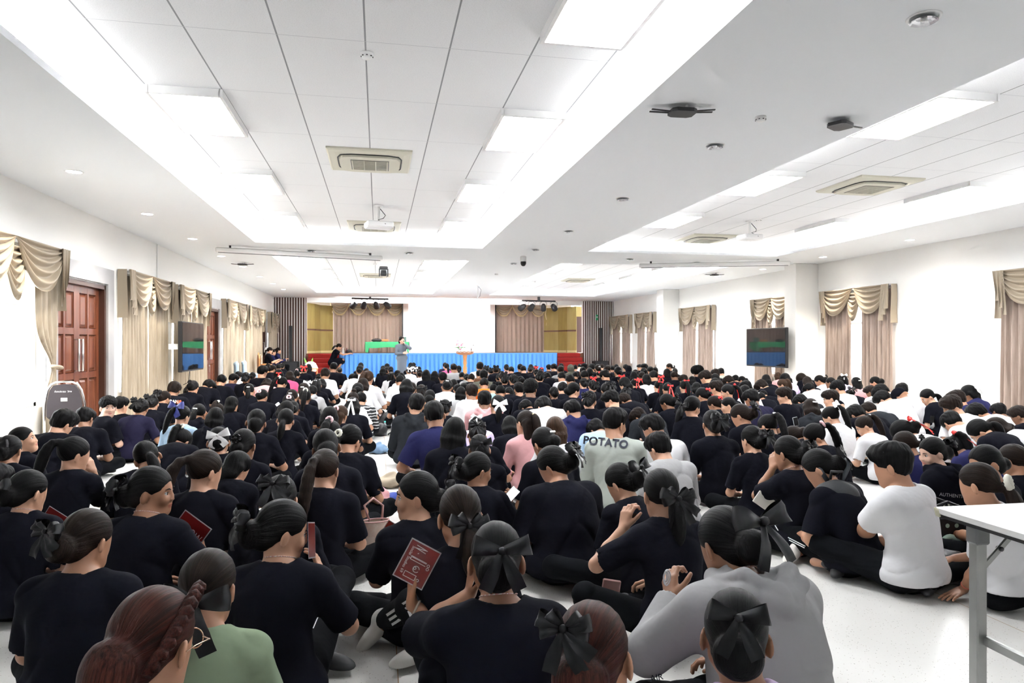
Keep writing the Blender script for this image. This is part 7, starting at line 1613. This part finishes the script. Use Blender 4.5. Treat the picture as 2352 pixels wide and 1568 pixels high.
# ================================================================ what each person looks like, and where
HN = {'m': 'short black hair', 't': 'thick short hair', 'g': 'tousled short hair', 'a': 'big round curly hair', 'd': 'a raised hood', 'c': 'a dark cap', 'l': 'long straight hair', 'L': 'very long straight hair', 'o': 'shoulder-length hair',
      'b': 'low bun', 'n': 'full bun', 'f': 'smooth rolled bun', 'k': 'high topknot', 'p': 'high ponytail', 'q': 'low ponytail', 'h': 'half-up hair', 'y': 'long ponytail'}
ON = {'B': 'black satin bow', 'b': 'black ribbon bow', 'F': 'black cloth flower', 'W': 'white bow', 'w': 'big white bow', 'l': 'white ribbon tails', 'R': 'long red ribbon', 'r': 'red ribbon', 'N': 'navy bow', 'S': 'cream scrunchie', 'P': 'pink hair tie', 'V': 'gold clip', 'C': 'pale clip'}
CN = {'K': 'black', 'W': 'white', 'P': 'pale pink', 'G': 'grey', 'N': 'navy', 'L': 'lavender', 'U': 'pale blue', 'T': 'brown', 'O': 'orange', 'H': 'hot pink', 'D': 'dark grey', 'J': 'dark indigo', 'Q': 'olive grey', 'S': 'teal', 'I': 'pale grey-green', 'X': 'black-and-white striped'}
TN = {'t': 'T-shirt', 's': 'jumper', 'h': 'hoodie', 'c': 'polo'}
ANC = [('the left red steps', 735, 848), ('the lectern', 1068, 838), ('the standing speaker', 923, 832), ('the left television', 448, 866), ('the orange shirt', 1112, 867), ('the round curly hair', 1601, 837), ('the pink hoodie', 1113, 895),
       ('the hot pink top', 665, 851), ('the brown jumper', 500, 918), ('the striped jumper', 829, 899), ('the POTATO jacket', 1412, 933), ('the right television', 1760, 858), ('the near white column', 1850, 850), ('the wooden door', 180, 915),
       ('the face looking at the camera', 249, 907), ('the girl glancing back', 1318, 877), ('the navy bow', 419, 930), ('the big white bow', 502, 979), ('the navy polo', 998, 918), ('the very long hair', 1043, 956), ('the gold hair clip', 1206, 941),
       ('the blue-shaded jumper', 1371, 960), ('the right red steps', 1305, 832), ('the right slatted panel', 1385, 832), ('the left column speaker', 668, 826), ('the potted blooms', 712, 832), ('the grey hood', 1310, 836), ('the tousled-haired head', 1219, 867),
       ('the indigo shirt', 1726, 892), ('the white-bowed bun', 1142, 906), ('the parted window curtain', 1985, 850), ('the far white column', 1530, 832), ('the white shirt by the steps', 747, 844), ('the aisle backpack', 915, 960), ('the seated phone reader', 621, 815), ('the dark indigo back', 536, 857), ('the folding table', 2240, 1160)]
def rel(e, a):
    w = max(e['w'], 12) ; dx = (e['x'] - a[1]) / w; dy = (e['y'] - a[2]) / (w * .5); r = math.hypot(dx, dy)
    if r < .8: return None, r
    ax, ay = abs(dx), abs(dy); h = 'left' if dx < 0 else 'right'; v = 'nearer than' if dy > 0 else 'beyond'
    if ax > 2.2 * ay: s = h + ' of'
    elif ay > 2.2 * ax: s = v
    else: s = ('nearer and ' if dy > 0 else 'beyond and ') + h + ' of'
    return ('just ' if r < 3.2 else '') + s, r
used = set(); pic = set()
def label_crowd():
    for e in sorted(EXT, key=lambda q: -q['w']):
        hp = HN[e['hair']]; look = 'person with ' + hp + (', ' + ON[e['orn']] if e['orn'] else '') + ', ' + CN[e['sc']] + ' ' + TN[e['top']]
        if e['pose'] == 'b': look += ', bent low'
        elif abs(e['yaw']) >= 50: look += ', facing ' + ('left' if e['yaw'] < 0 else 'right')
        c = sorted([(rel(e, a)[1], a) for a in ANC if rel(e, a)[0]], key=lambda t: t[0]); done = None
        for _, a in c[:16]:
            t = look + ', ' + rel(e, a)[0] + ' ' + a[0]; k = (look, rel(e, a)[0].replace('just ', ''), a[0]) if 'just' not in rel(e, a)[0] else (look, rel(e, a)[0], a[0])
            if k not in used and len(t.replace('-', '-').split()) <= 16: used.add(k); done = t; break
        if done is None:
            done = look + ', ' + rel(e, c[0][1])[0] + ' ' + c[0][1][0]; print('DUP', done)
        tag(e['o'], done, None, 'seated crowd on the hall floor')
label_crowd()
for k in NEAR: tag(NEAR[k][0], None, None, 'seated crowd on the hall floor')
# ================================================================ daylight, exposure
w = bpy.data.worlds.new('daylight'); SC.world = w; w.use_nodes = True
w.node_tree.nodes['Background'].inputs[0].default_value = (.93, .97, 1, 1); w.node_tree.nodes['Background'].inputs[1].default_value = WORLD_E
mb = MB(); mb.box((3, 14, -.5), (90, 90, .1)); struct('ground', mb, mat('outside_paving', (.6, .6, .58), .9))
# recessed downlights give the warm scallops on the walls
for o in DOWN_SPOTS:
    la = bpy.data.lights.new('downlight_lamp', 'SPOT'); la.energy = DOWN_W; la.spot_size = R(105); la.spot_blend = .6; la.shadow_soft_size = .06; la.color = (1, .90, .74)
    lo = bpy.data.objects.new('downlight_lamp', la); COL.objects.link(lo); lo.location = o
vs = SC.view_settings; vs.view_transform = 'Standard'; vs.look = 'None'; vs.gamma = 1; vs.use_curve_mapping = False; vs.exposure = EXPO
SC.cycles.max_bounces = 6; SC.cycles.diffuse_bounces = 3; SC.cycles.glossy_bounces = 3; SC.cycles.transmission_bounces = 4; SC.cycles.transparent_max_bounces = 6
SC.cycles.caustics_reflective = False; SC.cycles.caustics_refractive = False; SC.cycles.sample_clamp_indirect = 6
SC.cycles.use_adaptive_sampling = True; SC.cycles.adaptive_threshold = .15; SC.cycles.use_light_tree = False
bpy.context.view_layer.update()
